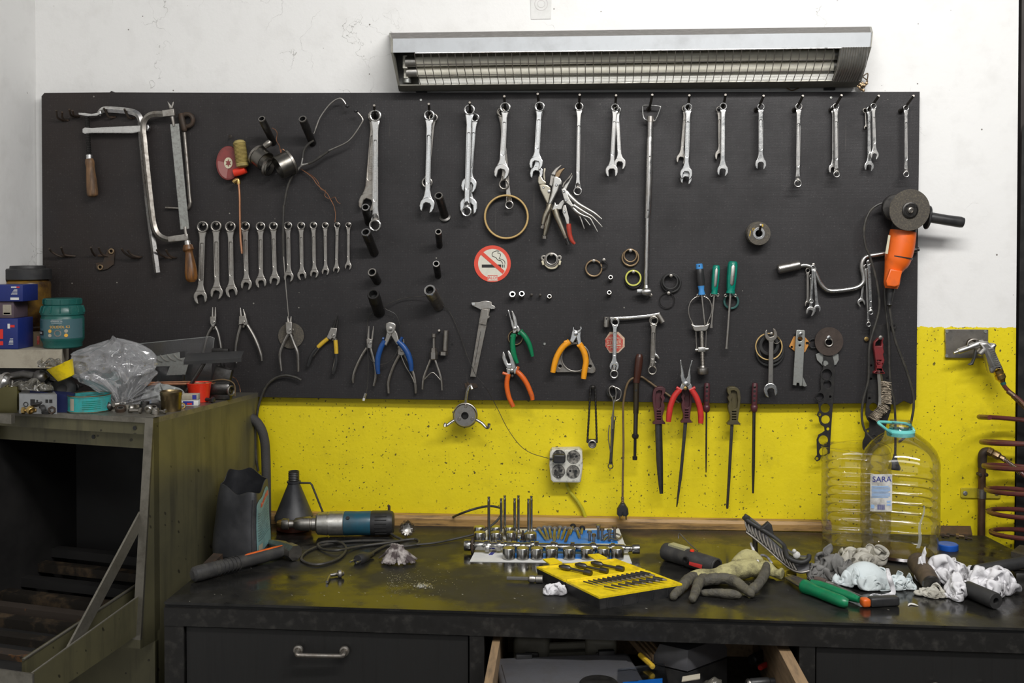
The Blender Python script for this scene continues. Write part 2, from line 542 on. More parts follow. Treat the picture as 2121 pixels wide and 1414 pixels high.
def cloth(c,rx,ry,h,seed,S=1.9,n=42,it=80,rot=0.0,core=.45,lean=0.0):
 """a square of cloth crumpled into an elliptical heap: a little position based simulation"""
 g=np.random.default_rng(seed)
 u,v=np.meshgrid(np.linspace(-1,1,n),np.linspace(-1,1,n),indexing='ij')
 a_=g.random()*3.14
 uu,vv=u*math.cos(a_)-v*math.sin(a_),u*math.sin(a_)+v*math.cos(a_)
 k=1/np.maximum(1,np.sqrt(uu**2+vv**2)/1.0)
 P=np.stack([uu*k*rx*.9,vv*k*ry*.9,np.full_like(u,h*.45)],-1)
 for f_ in(2,4,8):
  q=g.normal(size=(f_+2,f_+2))
  xi=np.clip((u+1)/2*f_,0,f_-1e-6)
  yi=np.clip((v+1)/2*f_,0,f_-1e-6)
  i0,j0=xi.astype(int),yi.astype(int)
  fx,fy=xi-i0,yi-j0
  P[...,2]+=h*.5/f_**.4*((q[i0,j0]*(1-fx)+q[i0+1,j0]*fx)*(1-fy)+(q[i0,j0+1]*(1-fx)+q[i0+1,j0+1]*fx)*fy)
 P[...,2]=np.maximum(P[...,2],.002)
 l=2*S*max(rx,ry)*.9/(n-1)
 cons=[((1,0),l,.5,0),((0,1),l,.5,0),((1,1),l*1.414,.3,0),((1,-1),l*1.414,.3,0),((2,0),l*1.75,.3,1),((0,2),l*1.75,.3,1),((4,0),l*2.6,.15,1),((0,4),l*2.6,.15,1)]
 for t in range(it):
  P[...,2]-=.00025
  for _ in range(4):
   for(di,dj),r0,w,mn in cons:
    A=P[:n-di,(0 if dj>=0 else-dj):(n-dj if dj>=0 else n)]
    B=P[di:,(dj if dj>=0 else 0):(n if dj>=0 else n+dj)]
    d=B-A
    L=np.sqrt((d*d).sum(-1,keepdims=True))+1e-9
    e=(L-r0)/L
    if mn:
     e=np.minimum(e,0)
    d=d*e*w
    A+=d*.5
    B-=d*.5
   q=np.sqrt((P[...,0]/(rx*core))**2+(P[...,1]/(ry*core))**2+(P[...,2]/(h*core*1.1))**2)+1e-9
   P*=np.where(q<1,1+(1/q-1)*.5,1)[...,None]
   lump_=1+.16*np.sin(3*np.arctan2(P[...,1]/ry,P[...,0]/rx)+seed)+.10*np.sin(5*np.arctan2(P[...,1]/ry,P[...,0]/rx)+2*seed)
   q=np.sqrt((P[...,0]/rx/lump_)**2+(P[...,1]/ry/lump_)**2+(P[...,2]/h)**2)+1e-9
   P*=np.where(q>1,1+(1/q-1)*.6,1)[...,None]
   P[...,2]=np.maximum(P[...,2],.0015)
 cr_,sr_=math.cos(rot),math.sin(rot)
 vs_=[c+Vector((x*cr_-y*sr_+lean*z,x*sr_+y*cr_,z))for x,y,z in P.reshape(-1,3)]
 mb=MB()
 mb.add(vs_,[[i*n+j,(i+1)*n+j,(i+1)*n+j+1,i*n+j+1]for i in range(n-1)for j in range(n-1)])
 return mb
def soften(o,thick=.0013):
 s_=o.modifiers.new('subdivision','SUBSURF')
 s_.levels=s_.render_levels=1
 if thick:
  t_=o.modifiers.new('thickness','SOLIDIFY')
  t_.thickness=thick
  t_.offset=0
 return o
def circ(x,y,r,n=24,a0=0,ry=None):
 ry=ry or r
 return[(x+r*math.cos(a0+2*math.pi*i/n),y+ry*math.sin(a0+2*math.pi*i/n))for i in range(n)]
def wp(pts,off):
 """photo pixels -> points standing off the wall; a third entry overrides off"""
 return[W(p[0],p[1],p[2]if len(p)>2 else off)for p in pts]
 # ------------------------------------------------------------------ room
def nodes(name):
 m=bpy.data.materials.new(name)
 m.use_nodes=True
 t=m.node_tree
 return m,t,t.nodes['Principled BSDF']
def tnode(t,typ,**kw):
 n=t.nodes.new(typ)
 for k,v in kw.items():
  if k in('operation','data_type','feature','blend_type','interpolation_type'):
   setattr(n,k,v)
 for k,v in kw.items():
  if k[0]=='i' and k[1:].isdigit():
   n.inputs[int(k[1:])].default_value=v
 return n
def mathn(t,op,a,b=None,clamp=False):
 n=t.nodes.new('ShaderNodeMath')
 n.operation=op
 n.use_clamp=clamp
 for i,x in enumerate((a,b)):
  if x is None:
   continue
  if isinstance(x,(int,float)):
   n.inputs[i].default_value=x
  else:
   t.links.new(x,n.inputs[i])
 return n.outputs[0]
def rng(t,s,a,b,c=0.,d=1.):
 n=t.nodes.new('ShaderNodeMapRange')
 for i,x in enumerate((a,b,c,d)):
  n.inputs[i+1].default_value=x
 t.links.new(s,n.inputs[0])
 return n.outputs[0]
def mixc(t,f,a,b):
 n=t.nodes.new('ShaderNodeMix')
 n.data_type='RGBA'
 for sock,x in((n.inputs[0],f),(n.inputs[6],a),(n.inputs[7],b)):
  if isinstance(x,(int,float)):
   sock.default_value=x
  elif isinstance(x,tuple):
   sock.default_value=(*x,1)
  else:
   t.links.new(x,sock)
 return n.outputs[2]
def noi(t,src,scale,detail=4,rough=.55):
 n=t.nodes.new('ShaderNodeTexNoise')
 n.inputs['Scale'].default_value=scale
 n.inputs['Detail'].default_value=detail
 n.inputs['Roughness'].default_value=rough
 t.links.new(src,n.inputs['Vector'])
 return n.outputs['Fac']
def specks(t,src,scale,rad,keep):
 v=t.nodes.new('ShaderNodeTexVoronoi')
 v.voronoi_dimensions='2D'
 v.inputs['Scale'].default_value=scale
 s3=t.nodes.new('ShaderNodeSeparateXYZ')
 t.links.new(src,s3.inputs[0])
 c3=t.nodes.new('ShaderNodeCombineXYZ')
 t.links.new(mathn(t,'ADD',s3.outputs[0],mathn(t,'MULTIPLY',s3.outputs[1],.7)),c3.inputs[0])
 t.links.new(mathn(t,'ADD',s3.outputs[2],mathn(t,'MULTIPLY',s3.outputs[1],.6)),c3.inputs[1])
 t.links.new(c3.outputs[0],v.inputs['Vector'])
 sp=t.nodes.new('ShaderNodeSeparateColor')
 t.links.new(v.outputs['Color'],sp.inputs[0])
 on=rng(t,sp.outputs[0],keep,keep+.01)
 rr=mathn(t,'MULTIPLY',sp.outputs[1],rad)
 near=mathn(t,'LESS_THAN',v.outputs['Distance'],rr)
 return mathn(t,'MULTIPLY',on,near)
YZ=W(1925,677,0).z
def plaster(name,twotone):
 m,t,b=nodes(name)
 tc=t.nodes.new('ShaderNodeTexCoord')
 src=t.nodes.new('ShaderNodeNewGeometry').outputs['Position']
 big=noi(t,src,2.2,5)
 mid=noi(t,src,14,6)
 fine=noi(t,src,90,4)
 white=mixc(t,rng(t,mid,.5,.75,0,.5),(.83,.825,.81),(.70,.69,.67))
 # hairline cracks, broken up
 vo=t.nodes.new('ShaderNodeTexVoronoi')
 vo.feature='DISTANCE_TO_EDGE'
 vo.inputs['Scale'].default_value=2.6
 wv=t.nodes.new('ShaderNodeVectorMath')
 wv.operation='ADD'
 nz=t.nodes.new('ShaderNodeTexNoise')
 nz.inputs['Scale'].default_value=6
 nz.inputs['Detail'].default_value=5
 t.links.new(src,nz.inputs['Vector'])
 t.links.new(src,wv.inputs[0])
 t.links.new(nz.outputs['Color'],wv.inputs[1])
 t.links.new(wv.outputs[0],vo.inputs['Vector'])
 crack=mathn(t,'MULTIPLY',mathn(t,'LESS_THAN',vo.outputs['Distance'],.004),rng(t,noi(t,src,3.1,3),.52,.58))
 white=mixc(t,mathn(t,'MULTIPLY',crack,.55),white,(.2,.19,.17))
 white=mixc(t,specks(t,src,24,.06,.93),white,(.22,.20,.18))
 col=white
 if twotone:
  yel=mixc(t,rng(t,mid,.45,.8,0,.45),(.82,.665,.004),(.62,.49,.004))
  yel=mixc(t,rng(t,noi(t,src,5,6,.7),.56,.74,0,.5),yel,(.30,.25,.01))
  sm=t.nodes.new('ShaderNodeMapping')
  sm.inputs['Scale'].default_value=(22,22,3)
  t.links.new(src,sm.inputs[0])
  yel=mixc(t,rng(t,noi(t,sm.outputs[0],2.0,5,.7),.62,.8,0,.35),yel,(.16,.13,.02))
  dv=t.nodes.new('ShaderNodeVectorMath')
  dv.operation='MULTIPLY_ADD'
  dv.inputs[1].default_value=(.009,.009,.009)
  dn=t.nodes.new('ShaderNodeTexNoise')
  dn.inputs['Scale'].default_value=180
  t.links.new(src,dn.inputs['Vector'])
  t.links.new(dn.outputs['Color'],dv.inputs[0])
  t.links.new(src,dv.inputs[2])
  ws=dv.outputs[0]
  dark=mathn(t,'MAXIMUM',specks(t,ws,40,.13,.80),specks(t,ws,14,.06,.86))
  dark=mathn(t,'MULTIPLY',mathn(t,'MAXIMUM',dark,specks(t,ws,110,.20,.66)),rng(t,noi(t,src,6,3),.34,.5))
  yel=mixc(t,mathn(t,'MULTIPLY',dark,.9),yel,(.05,.04,.012))
  sep=t.nodes.new('ShaderNodeSeparateXYZ')
  t.links.new(src,sep.inputs[0])
  zz=mathn(t,'ADD',sep.outputs[2],rng(t,noi(t,src,60,3),.3,.7,-.003,.003))
  f=mathn(t,'LESS_THAN',zz,YZ)
  col=mixc(t,f,white,yel)
 t.links.new(col,b.inputs['Base Color'])
 b.inputs['Roughness'].default_value=.55 if twotone else .7
 bp=t.nodes.new('ShaderNodeBump')
 bp.inputs['Strength'].default_value=.35
 bp.inputs['Distance'].default_value=.004
 h=mathn(t,'ADD',mathn(t,'MULTIPLY',mid,1.0),mathn(t,'MULTIPLY',fine,.35))
 h=mathn(t,'SUBTRACT',h,mathn(t,'MULTIPLY',crack,.4))
 t.links.new(h,bp.inputs['Height'])
 t.links.new(bp.outputs[0],b.inputs['Normal'])
 return m
M['wall']=plaster('two_tone_wall_paint',True)
M['wallwhite']=plaster('white_wall_paint',False)
XL=W(76,400,0).x
XR=W(2106,500,0).x
w=MB()
w.prism([(XL-.1,0),(XR,0),(XR,.12),(XL-.1,.12)],0,3.4)
struct('wall_back',w,'wall')
w=MB()
w.prism([(XL-.1,-3.4),(XL,-3.4),(XL,0),(XL-.1,0)],0,3.4)
struct('wall_left',w,'wallwhite')
M['floor']=mat('concrete_floor',(.10,.095,.085),.6,0,(.04,.037,.03),.7,3)
w=MB()
w.prism([(XL-.1,-3.6),(3.2,-3.6),(3.2,.9),(XL-.1,.9)],-.06,0)
struct('floor',w,'floor')
# door opening and black steel jamb at the far end of the wall
M['jamb']=mat('black_door_frame',(.014,.014,.014),.5,.2,(.04,.037,.033),.5,20)
a,b_=W(2119,300,.01),W(2104,1000,.01)
w=MB()
w.cage([W(2117,270,.012),W(2127,250,.012),W(2140,1420,.012),W(2098,1420,.012)],[W(2117,270,-.1),W(2127,250,-.1),W(2140,1420,-.1),W(2098,1420,-.1)])
struct('trim_1',w,'jamb')
M['doorpanel']=mat('brown_grey_door',(.045,.037,.034),.6,0,(.025,.02,.02),.5,8)
w=MB()
w.prism([(XR+.02,.03),(XR+.9,.03),(XR+.9,.07),(XR+.02,.07)],0,2.3)
struct('door_1',w,'doorpanel')
w=MB()
w.prism([(XR+.0,.0),(3.2,.0),(3.2,.12),(XR+.0,.12)],2.3,3.4)
struct('wall_right',w,'wallwhite')
# ------------------------------------------------------------------ tool board
m,t,b=nodes('coated_plywood_board')
src=t.nodes.new('ShaderNodeNewGeometry').outputs['Position']
mid=noi(t,src,6,6,.65)
sep=t.nodes.new('ShaderNodeSeparateXYZ')
t.links.new(src,sep.inputs[0])
warm=mathn(t,'MULTIPLY',rng(t,sep.outputs[0],-1.3,-.75,1,0),rng(t,noi(t,src,2.4,4),.3,.62))
base=mixc(t,rng(t,mid,.35,.75),(.022,.0198,.0212),(.0135,.0123,.0131))
base=mixc(t,mathn(t,'MULTIPLY',warm,.9),base,(.022,.0138,.0098))
# woven print of the resin film
wx=t.nodes.new('ShaderNodeTexWave')
wx.inputs['Scale'].default_value=170
t.links.new(src,wx.inputs['Vector'])
wz=t.nodes.new('ShaderNodeTexWave')
wz.bands_direction='Z'
wz.inputs['Scale'].default_value=170
t.links.new(src,wz.inputs['Vector'])
weave=mathn(t,'MULTIPLY',wx.outputs['Fac'],wz.outputs['Fac'])
base=mixc(t,mathn(t,'MULTIPLY',weave,.22),base,(.06,.056,.059))
base=mixc(t,mathn(t,'MULTIPLY',rng(t,noi(t,src,240,3),.6,.75),.35),base,(.11,.10,.10))
base=mixc(t,mathn(t,'MULTIPLY',specks(t,src,16,.035,.93),.6),base,(.4,.38,.33))
base=mixc(t,specks(t,src,9,.035,.95),base,(.008,.008,.008))
sc1=t.nodes.new('ShaderNodeMapping')
sc1.inputs['Rotation'].default_value=(0,R(62),0)
sc1.inputs['Scale'].default_value=(60,1,2)
t.links.new(src,sc1.inputs[0])
base=mixc(t,mathn(t,'MULTIPLY',rng(t,noi(t,sc1.outputs[0],1.3,3),.70,.76),.22),base,(.16,.14,.12))
t.links.new(base,b.inputs['Base Color'])
t.links.new(rng(t,mid,.3,.7,.38,.62),b.inputs['Roughness'])
b.inputs['Specular IOR Level'].default_value=.38
bp=t.nodes.new('ShaderNodeBump')
bp.inputs['Strength'].default_value=.25
bp.inputs['Distance'].default_value=.001
t.links.new(mathn(t,'ADD',weave,noi(t,src,300,3)),bp.inputs['Height'])
t.links.new(bp.outputs[0],b.inputs['Normal'])
M['board']=m
out=[(89,200),(95,193),(230,192),(233,189),(239,192),(600,193),(1903,191),(1899,520),(1896,826),(1885,836),(1870,829),(1855,838),(1830,834),(1600,836),(1180,829),(900,827),(700,824),(300,818),(93,812)]
T=thing('tool_board','large dark coated plywood board on the wall carrying the hung tools','tool board')
part(T,'panel',MB().plate(out,.021,.018,.0012),'board')
for(x,y)in((872,207),(1721,202),(1128,712)):
 part(T,'screw_head',MB().lathe([(.0032,-.001),(.0040,.001),(.003,.0026)],W(x,y,BF),(0,-1,0),12),'zinc')
for q_ in((300,500),(1500,500)):
 part(T,'batten',MB().box(W(*q_,.006),(.03,.010,.5)),'jamb')
for(x,y)in((1409,310),(1413,560),(1073,731),(796,762),(1323,733),(1408,732),(622,727),(593,772),(1413,296)):
 part(T,'drill_hole',MB().lathe([(.0034,0),(.0034,.0008)],W(x,y,BF-.0002),(0,-1,0),12),'ink')
 # ------------------------------------------------------------------ wall lamp
T=thing('fluorescent_lamp','long grey twin tube fluorescent lamp with wire grille above the tool board','lamp')
LP=[(808,68,.012),(812,80,.16),(812,109,.158),(826,177,.092),(828,188,.04),(828,189,.012)]
RP=[(1803,55,.012),(1806,67,.16),(1803,97,.158),(1783,167,.092),(1771,180,.04),(1770,181,.012)]
Lw,Rw=wp(LP,0),wp(RP,0)
xl,xr=Lw[1].x,Rw[1].x
def lerp(a,b,t):
 return a+(b-a)*t
def lamp_strip(i,j,th,t0=0.,t1=1.):
 a0,a1=lerp(Lw[i],Rw[i],t0),lerp(Lw[i],Rw[i],t1)
 b0,b1=lerp(Lw[j],Rw[j],t0),lerp(Lw[j],Rw[j],t1)
 nn=(a1-a0).cross(b0-a0).normalized()*th
 return MB().cage([a0,a1,b1,b0],[a0+nn,a1+nn,b1+nn,b0+nn])
part(T,'housing',lamp_strip(1,2,.002),'lamphouse')
part(T,'top_cover',lamp_strip(0,1,.002),'lampdust')
bk=MB().cage([Lw[0],Rw[0],Rw[5],Lw[5]],[v+Vector((0,.008,0))for v in(Lw[0],Rw[0],Rw[5],Lw[5])])
part(T,'back_plate',bk,'lampedge')
part(T,'bottom_rail',lamp_strip(3,4,.002),'lampedge')
part(T,'lip',lamp_strip(4,5,.002),'lampedge')
for P in(Lw,Rw):
 dx=Vector((.0025,0,0))
 part(T,'end_plate',MB().cage([v-dx for v in P],[v+dx for v in P]),'lampedge')
 # inner reflector: slopes from behind the band down to the front rail
t0,t1=.045,.945
ra=[lerp(Lw[0],Rw[0],s_)+Vector((0,-.035,-.02))for s_ in(t0,t1)]
rb=[lerp(Lw[5],Rw[5],s_)+Vector((0,-.040,.046))for s_ in(t0,t1)]
rc=[lerp(Lw[3],Rw[3],s_)+Vector((0,.004,.003))for s_ in(t0,t1)]
rd=[lerp(Lw[1],Rw[1],s_)+Vector((0,.01,-.012))for s_ in(t0,t1)]
mbr=MB()
for p,q in((rd,ra),(ra,rb)):
 mbr.cage([p[0],p[1],q[1],q[0]],[v+Vector((0,.001,-.001))for v in(p[0],p[1],q[1],q[0])])
part(T,'reflector',mbr,'reflector')
part(T,'lower_reflector',MB().cage([rb[0],rb[1],rc[1],rc[0]],[v+Vector((0,.001,-.001))for v in(rb[0],rb[1],rc[1],rc[0])]),'litlip')
for(pl,pr,o)in(((850,128),(1740,113),.105),((852,149),(1738,136),.082)):
 a,b_=W(*pl,o),W(*pr,o)
 tb_=part(T,'tube',MB().tube([a,b_],.0128,16),'fluor')
 for e_,s_ in((a,-1),(b_,1)):
  part(tb_,'tube_cap',MB().tube([e_-Vector((.016*s_,0,0)),e_+Vector((.012*s_,0,0))],.0135,16),'alu')
  part(T,'lampholder',MB().box(e_+Vector((.014*s_,.012,0)),(.012,.03,.034),bev=.002),'socketw')
part(T,'starter',MB().tube([W(843,158,.07),W(843,172,.07)],.011,14),'zinc')
gd=MB()
gd.box(lerp(W(820,115,.03),W(828,170,.02),.5),(.02,.002,.1))
a0,a1,b1,b0=W(814,110,.05),W(838,110,.05),W(848,176,.05),W(826,178,.05)
part(T,'terminal_plate',MB().cage([a0,a1,b1,b0],[v+Vector((0,.002,0))for v in(a0,a1,b1,b0)]),'grime')
# ribbed right end cap
cp=MB()
for k in range(11):
 s_=.942+.0052*k
 a=lerp(Lw[2],Rw[2],s_)
 b_=lerp(Lw[3],Rw[3],s_)
 mid_=(a+b_)/2+Vector((0,-.012,-.008))
 cp.tube([a,mid_,b_],.0032,6,6)
a=[lerp(Lw[2],Rw[2],s_)+Vector((0,.002,0))for s_ in(.938,.999)]
b_=[lerp(Lw[3],Rw[3],s_)+Vector((0,.002,0))for s_ in(.938,.999)]
m_=[(a[i]+b_[i])/2+Vector((0,-.011,-.008))for i in(0,1)]
for p,q in((a,m_),(m_,b_)):
 cp.cage([p[0],p[1],q[1],q[0]],[v+Vector((0,.001,.001))for v in(p[0],p[1],q[1],q[0])])
part(T,'end_cap',cp,'alu')
gr=MB()
for k in range(52):
 s_=.048+.0172*k
 a=lerp(Lw[2],Rw[2],s_)+Vector((0,-.002,0))
 b_=lerp(Lw[3],Rw[3],s_)+Vector((0,-.002,.002))
 gr.tube([a,(a+b_)/2+Vector((0,-.010,-.006)),b_],.0011,5,5)
for f_ in(.33,.66):
 gr.tube([lerp(lerp(Lw[2],Lw[3],f_),lerp(Rw[2],Rw[3],f_),s_)+Vector((0,-.004,-.004))for s_ in(.048,.93)],.0012,5)
part(T,'grille',gr,'dull')
part(T,'rim',MB().tube([lerp(Lw[2],Rw[2],s_)+Vector((0,-.002,-.002))for s_ in(.05,.94)],.0022,6),'bright')
for q_ in((873,190),(1718,182)):
 part(T,'bracket',MB().box(W(*q_,.008),(.028,.012,.012)),'jamb')
part(T,'supply_wire',MB().tube(wp([(1785,160,.03),(1797,152,.03),(1796,166,.02),(1791,176,.02),(1797,168,.015),(1788,160,.02)],0),.0016,6,5).tube(wp([(1628,181,.02),(1640,187,.02),(1655,182,.02)],0),.0016,6,5),'browncable')
tb_=MB()
for k in range(14):
 p=W(1777+random.random()*18,172+random.random()*16,.012+random.random()*.016)
 tb_.box(p,(.008,.006,.006),Matrix.Rotation(random.random()*3,3,'Y'),.001)
part(T,'terminal_block',tb_,'bronze')
T=thing('wall_notice','small faded paper notice with a round stamp stuck on the white wall above the lamp','notice')
part(T,'sheet',MB().plate([(1098,-14),(1143,-14),(1141,39),(1100,40)],.0016,.0012,.0002),'paper')
part(T,'stamp',MB().plate([circ(1121,8,14),circ(1121,8,12.6)],.0026,.0006,0).plate([circ(1121,8,8),circ(1121,8,7)],.0026,.0006,0),mat('faded_stamp',(.6,.58,.57),.6))
# ------------------------------------------------------------------ workbench
m,t,b=nodes('oily_bench_steel')
src=t.nodes.new('ShaderNodeNewGeometry').outputs['Position']
n1=noi(t,src,4.5,6,.6)
n2=noi(t,src,26,6,.65)
base=mixc(t,rng(t,n2,.35,.7),(.008,.008,.0078),(.020,.019,.017))
base=mixc(t,mathn(t,'MULTIPLY',rng(t,n1,.60,.72),.4),base,(.04,.035,.024))
base=mixc(t,mathn(t,'MULTIPLY',specks(t,src,70,.12,.95),.8),base,(.35,.33,.29))
t.links.new(base,b.inputs['Base Color'])
rg=mathn(t,'ADD',rng(t,n1,.42,.58,.10,.50),rng(t,n2,.3,.7,-.03,.10))
t.links.new(rg,b.inputs['Roughness'])
b.inputs['Specular IOR Level'].default_value=.6
bp=t.nodes.new('ShaderNodeBump')
bp.inputs['Strength'].default_value=.12
bp.inputs['Distance'].default_value=.002
t.links.new(n2,bp.inputs['Height'])
t.links.new(bp.outputs[0],b.inputs['Normal'])
M['bench']=m
M['benchfront']=mat('black_painted_wood',(.016,.0155,.015),.45,0,(.006,.006,.006),.6,6,stretch=(9,9,.6),bump=.1,bscale=40)
M['benchframe']=mat('black_painted_steel',(.022,.021,.020),.42,.3,(.075,.07,.062),.55,45,dlo=.52,dhi=.75)
T=thing('workbench','long black steel workbench with drawers under the tool board','workbench')
fl,fr=D(340,1246),D(2140,1301)
fr=fl+(fr-fl)*((1.19-fl.x)/(fr.x-fl.x))
q1,q2=D(2135,1157),D(2040,1109)
top=[(fl.x,fl.y),(fr.x,fr.y),(fr.x,q1.y-.03),(q1.x,q1.y),(q2.x,min(-.006,q2.y)),(fl.x+.02,-.006)]
fy=lambda x:fl.y+(fr.y-fl.y)*(x-fl.x)/(fr.x-fl.x)
part(T,'worktop',MB().prism(top,DZ-.005,DZ),'bench')
def front_bar(x0,x1,z0,z1,y0,y1):
 return[(x0,fy(x0)+y0),(x1,fy(x1)+y0),(x1,fy(x1)+y1),(x0,fy(x0)+y1)],z0,z1
part(T,'front_rail',MB().prism(*front_bar(fl.x,fr.x,DZ-.050,DZ-.012,-.002,.04)),'benchframe')
part(T,'seam',MB().prism(*front_bar(fl.x,fr.x,DZ-.012,DZ-.005,.006,.04)),'ink')
xs={}
for k,(pa,pb)in{'post':(340,366),'mid':(974,1004),'mid2':(1640,1671)}.items():
 x0,x1=Z(pa,1310,DZ-.05).x,Z(pb,1310,DZ-.05).x
 if k=='post':
  x0=fl.x
 xs[k]=(x0,x1)
 part(T,'post',MB().prism(*front_bar(x0,x1,0,DZ-.05,.0,.04)),'benchframe')
part(T,'carcass',MB().prism([(fl.x,fy(fl.x)+.04),(fl.x+.02,fy(fl.x)+.04),(fl.x+.02,-.02),(fl.x,-.02)],0,DZ-.005).prism([(xs['mid'][0]+.01,fy(0)+.04),(xs['mid'][0]+.02,fy(0)+.04),(xs['mid'][0]+.02,-.02),(xs['mid'][0]+.01,-.02)],0,DZ-.005).prism([(xs['mid2'][0]+.01,fy(.5)+.04),(xs['mid2'][0]+.02,fy(.5)+.04),(xs['mid2'][0]+.02,-.02),(xs['mid2'][0]+.01,-.02)],0,DZ-.005).prism([(fl.x,-.025),(fr.x,-.025),(fr.x,-.015),(fl.x,-.015)],0,DZ-.1).prism([(fl.x,fy(fl.x)+.05),(fr.x,fy(fr.x)+.05),(fr.x,-.02),(fl.x,-.02)],.30,.31),'benchfront')
def pull(T,pa,pb,drop,y_,z_):
 """bow handle: two loops and a bar hanging a little lower"""
 a,b2=Vector((pa,y_,z_)),Vector((pb,y_,z_))
 o=Vector((0,-.024,0))
 d=Vector((0,0,-drop))
 mb=MB()
 for p,s_ in((a,1),(b2,-1)):
  mb.ring(p+o*.5,(0,1,0),.007,.0042,20,8)
  mb.tube([p,p+o*.5],.0045,8)
 mb.tube([a+o*.5,a+o+d*.7,a+o+d+Vector((.012,0,0)),b2+o+d-Vector((.012,0,0)),b2+o+d*.7,b2+o*.5],.0047,10,5)
 return part(T,'handle',mb,'dull')
x0,x1=xs['post'][1]+.004,xs['mid'][0]-.004
dr=part(T,'drawer',MB().prism(*front_bar(x0,x1,.46,DZ-.054,.006,.03)),'benchfront')
p=Z(668,1358,.75)
yy=fy(-.5)+.006
pz=lambda py,y:CAM.z-(py-510)/F*(y-CAM.y)
pull(dr,W(621,1358,-yy).x,W(716,1362,-yy).x,.006,yy,pz(1357,yy))
x0,x1=xs['mid2'][1]+.004,fr.x
dr=part(T,'drawer',MB().prism(*front_bar(x0,x1,.46,DZ-.054,.006,.03)),'benchfront')
yy=fy(.75)+.006
pull(dr,W(1934,1409,-yy).x,W(2032,1411,-yy).x,.008,yy,pz(1408,yy))
for(x,y)in((1679,1356),(1679,1401)):
 part(dr,'screw_head',MB().lathe([(.004,0),(.003,.0015)],W(x,y,-fy(.48)-.005),(0,-1,0),10),'satin')
 # open middle drawer
zt,zb=.787,.655
xa0,xa1=Z(1018,1336,zt).x,Z(1034,1336,zt).x
xb0,xb1=Z(1608,1336,zt).x,Z(1632,1336,zt).x
yb,yf=-.40,-1.02
dr=part(T,'drawer',MB().prism([(xa0,yf),(xb1,yf),(xb1,yb),(xa0,yb)],zb-.008,zb),'benchfront')
part(dr,'drawer_side',MB().prism([(xa0,yf),(xa1,yf),(xa1,yb),(xa0,yb)],zb,zt),'drawerwood')
part(dr,'drawer_side',MB().prism([(xb0,yf),(xb1,yf),(xb1,yb),(xb0,yb)],zb,zt),'drawerwood')
part(dr,'drawer_front',MB().prism([(xa0-.01,yf-.02),(xb1+.01,yf-.02),(xb1+.01,yf),(xa0-.01,yf)],.46,zt+.01),'benchfront')
part(dr,'drawer_back',MB().prism([(xa1,yb),(xb0,yb),(xb0,yb+.012),(xa1,yb+.012)],zb,zt-.01),'drawerwood')
# wooden batten along the back of the bench
a=[W(556,1066,.001),W(1716,1087,.001)]
zt0=W(650,1063,.02).z
mb=MB()
x0,x1=W(556,1080,.02).x,W(1722,1090,.02).x
for k in range(1):
 prof=[(-.024,DZ),(-.024,DZ+.020),(-.018,DZ+.028),(-.002,DZ+.030),(-.002,DZ)]
 mb.cage([Vector((x0,y,z))for y,z in prof],[Vector((x1,y,z-(.004 if z>DZ else 0)))for y,z in prof])
solo('wooden_batten',mb,'trim','long worn wooden batten lying along the wall at the back of the bench','batten')
# ------------------------------------------------------------------ steel cabinet in the corner, turned about fifteen degrees
O=Z(318,866,CZ)
EX,EY=Vector((-.968,.25,0)),Vector((.25,.968,0))
m,t,b=nodes('dirty_olive_cabinet_steel')
src=t.nodes.new('ShaderNodeNewGeometry').outputs['Position']
n1=noi(t,src,5,6,.6)
mp=t.nodes.new('ShaderNodeMapping')
mp.inputs['Scale'].default_value=(14,14,1.2)
t.links.new(src,mp.inputs[0])
n2=noi(t,mp.outputs[0],2,5,.65)
base=mixc(t,rng(t,n1,.35,.7),(.150,.138,.076),(.098,.092,.056))  # olive base yellowed further, the yellow wall's reflection put into the colour
base=mixc(t,mathn(t,'MULTIPLY',rng(t,n2,.5,.72),.6),base,(.045,.042,.034))
base=mixc(t,mathn(t,'MULTIPLY',specks(t,src,40,.2,.85),.8),base,(.03,.027,.02))
t.links.new(base,b.inputs['Base Color'])
t.links.new(rng(t,n1,.3,.7,.3,.5),b.inputs['Roughness'])
b.inputs['Metallic'].default_value=.35
M['cab']=m
M['cabedge']=mat('worn_steel_edge',(.24,.225,.19),.42,.7,(.10,.09,.07),.6,30)
M['cabdark']=mat('near_black_matte',(.0055,.005,.0048),.7,0,(.012,.010,.009),.6,6)  # near-black base with faint lighter mottling
M['cabrail']=mat('rusty_rail',(.022,.018,.014),.6,.4,(.22,.14,.07),.6,14,dlo=.5,dhi=.75)
M['cabrust']=mat('orange_rust',(.035,.025,.018),.8,.1,(.40,.15,.02),.9,9,dlo=.55,dhi=.68)
T=thing('steel_cabinet','dirty olive steel cabinet with open front in the corner beside the bench','cabinet')
def cb(u,v,z):
 q=O+EX*u+EY*v
 return Vector((q.x,q.y,z))
def slab(pts,z0,z1):
 return MB().cage([cb(u,v,z0)for u,v in pts],[cb(u,v,z1)for u,v in pts])
bkd=(-.03-O.y)/EY.y
UL=.47
left_v=lambda u:((-.03-O.y)-EX.y*u)/EY.y
part(T,'top_panel',slab([(0,0),(UL,0),(UL,left_v(UL)),(0,bkd)],CZ-.012,CZ),'cabedge')
sd=slab([(-.0,0),(.006,0),(.006,bkd),(0,bkd)],0,CZ-.012)
part(T,'side_panel',sd,'cab')
part(T,'back_panel',slab([(.01,bkd-.03),(UL,left_v(UL)-.03),(UL,left_v(UL)-.02),(.01,bkd-.02)],.3,CZ-.012),'cabdark')
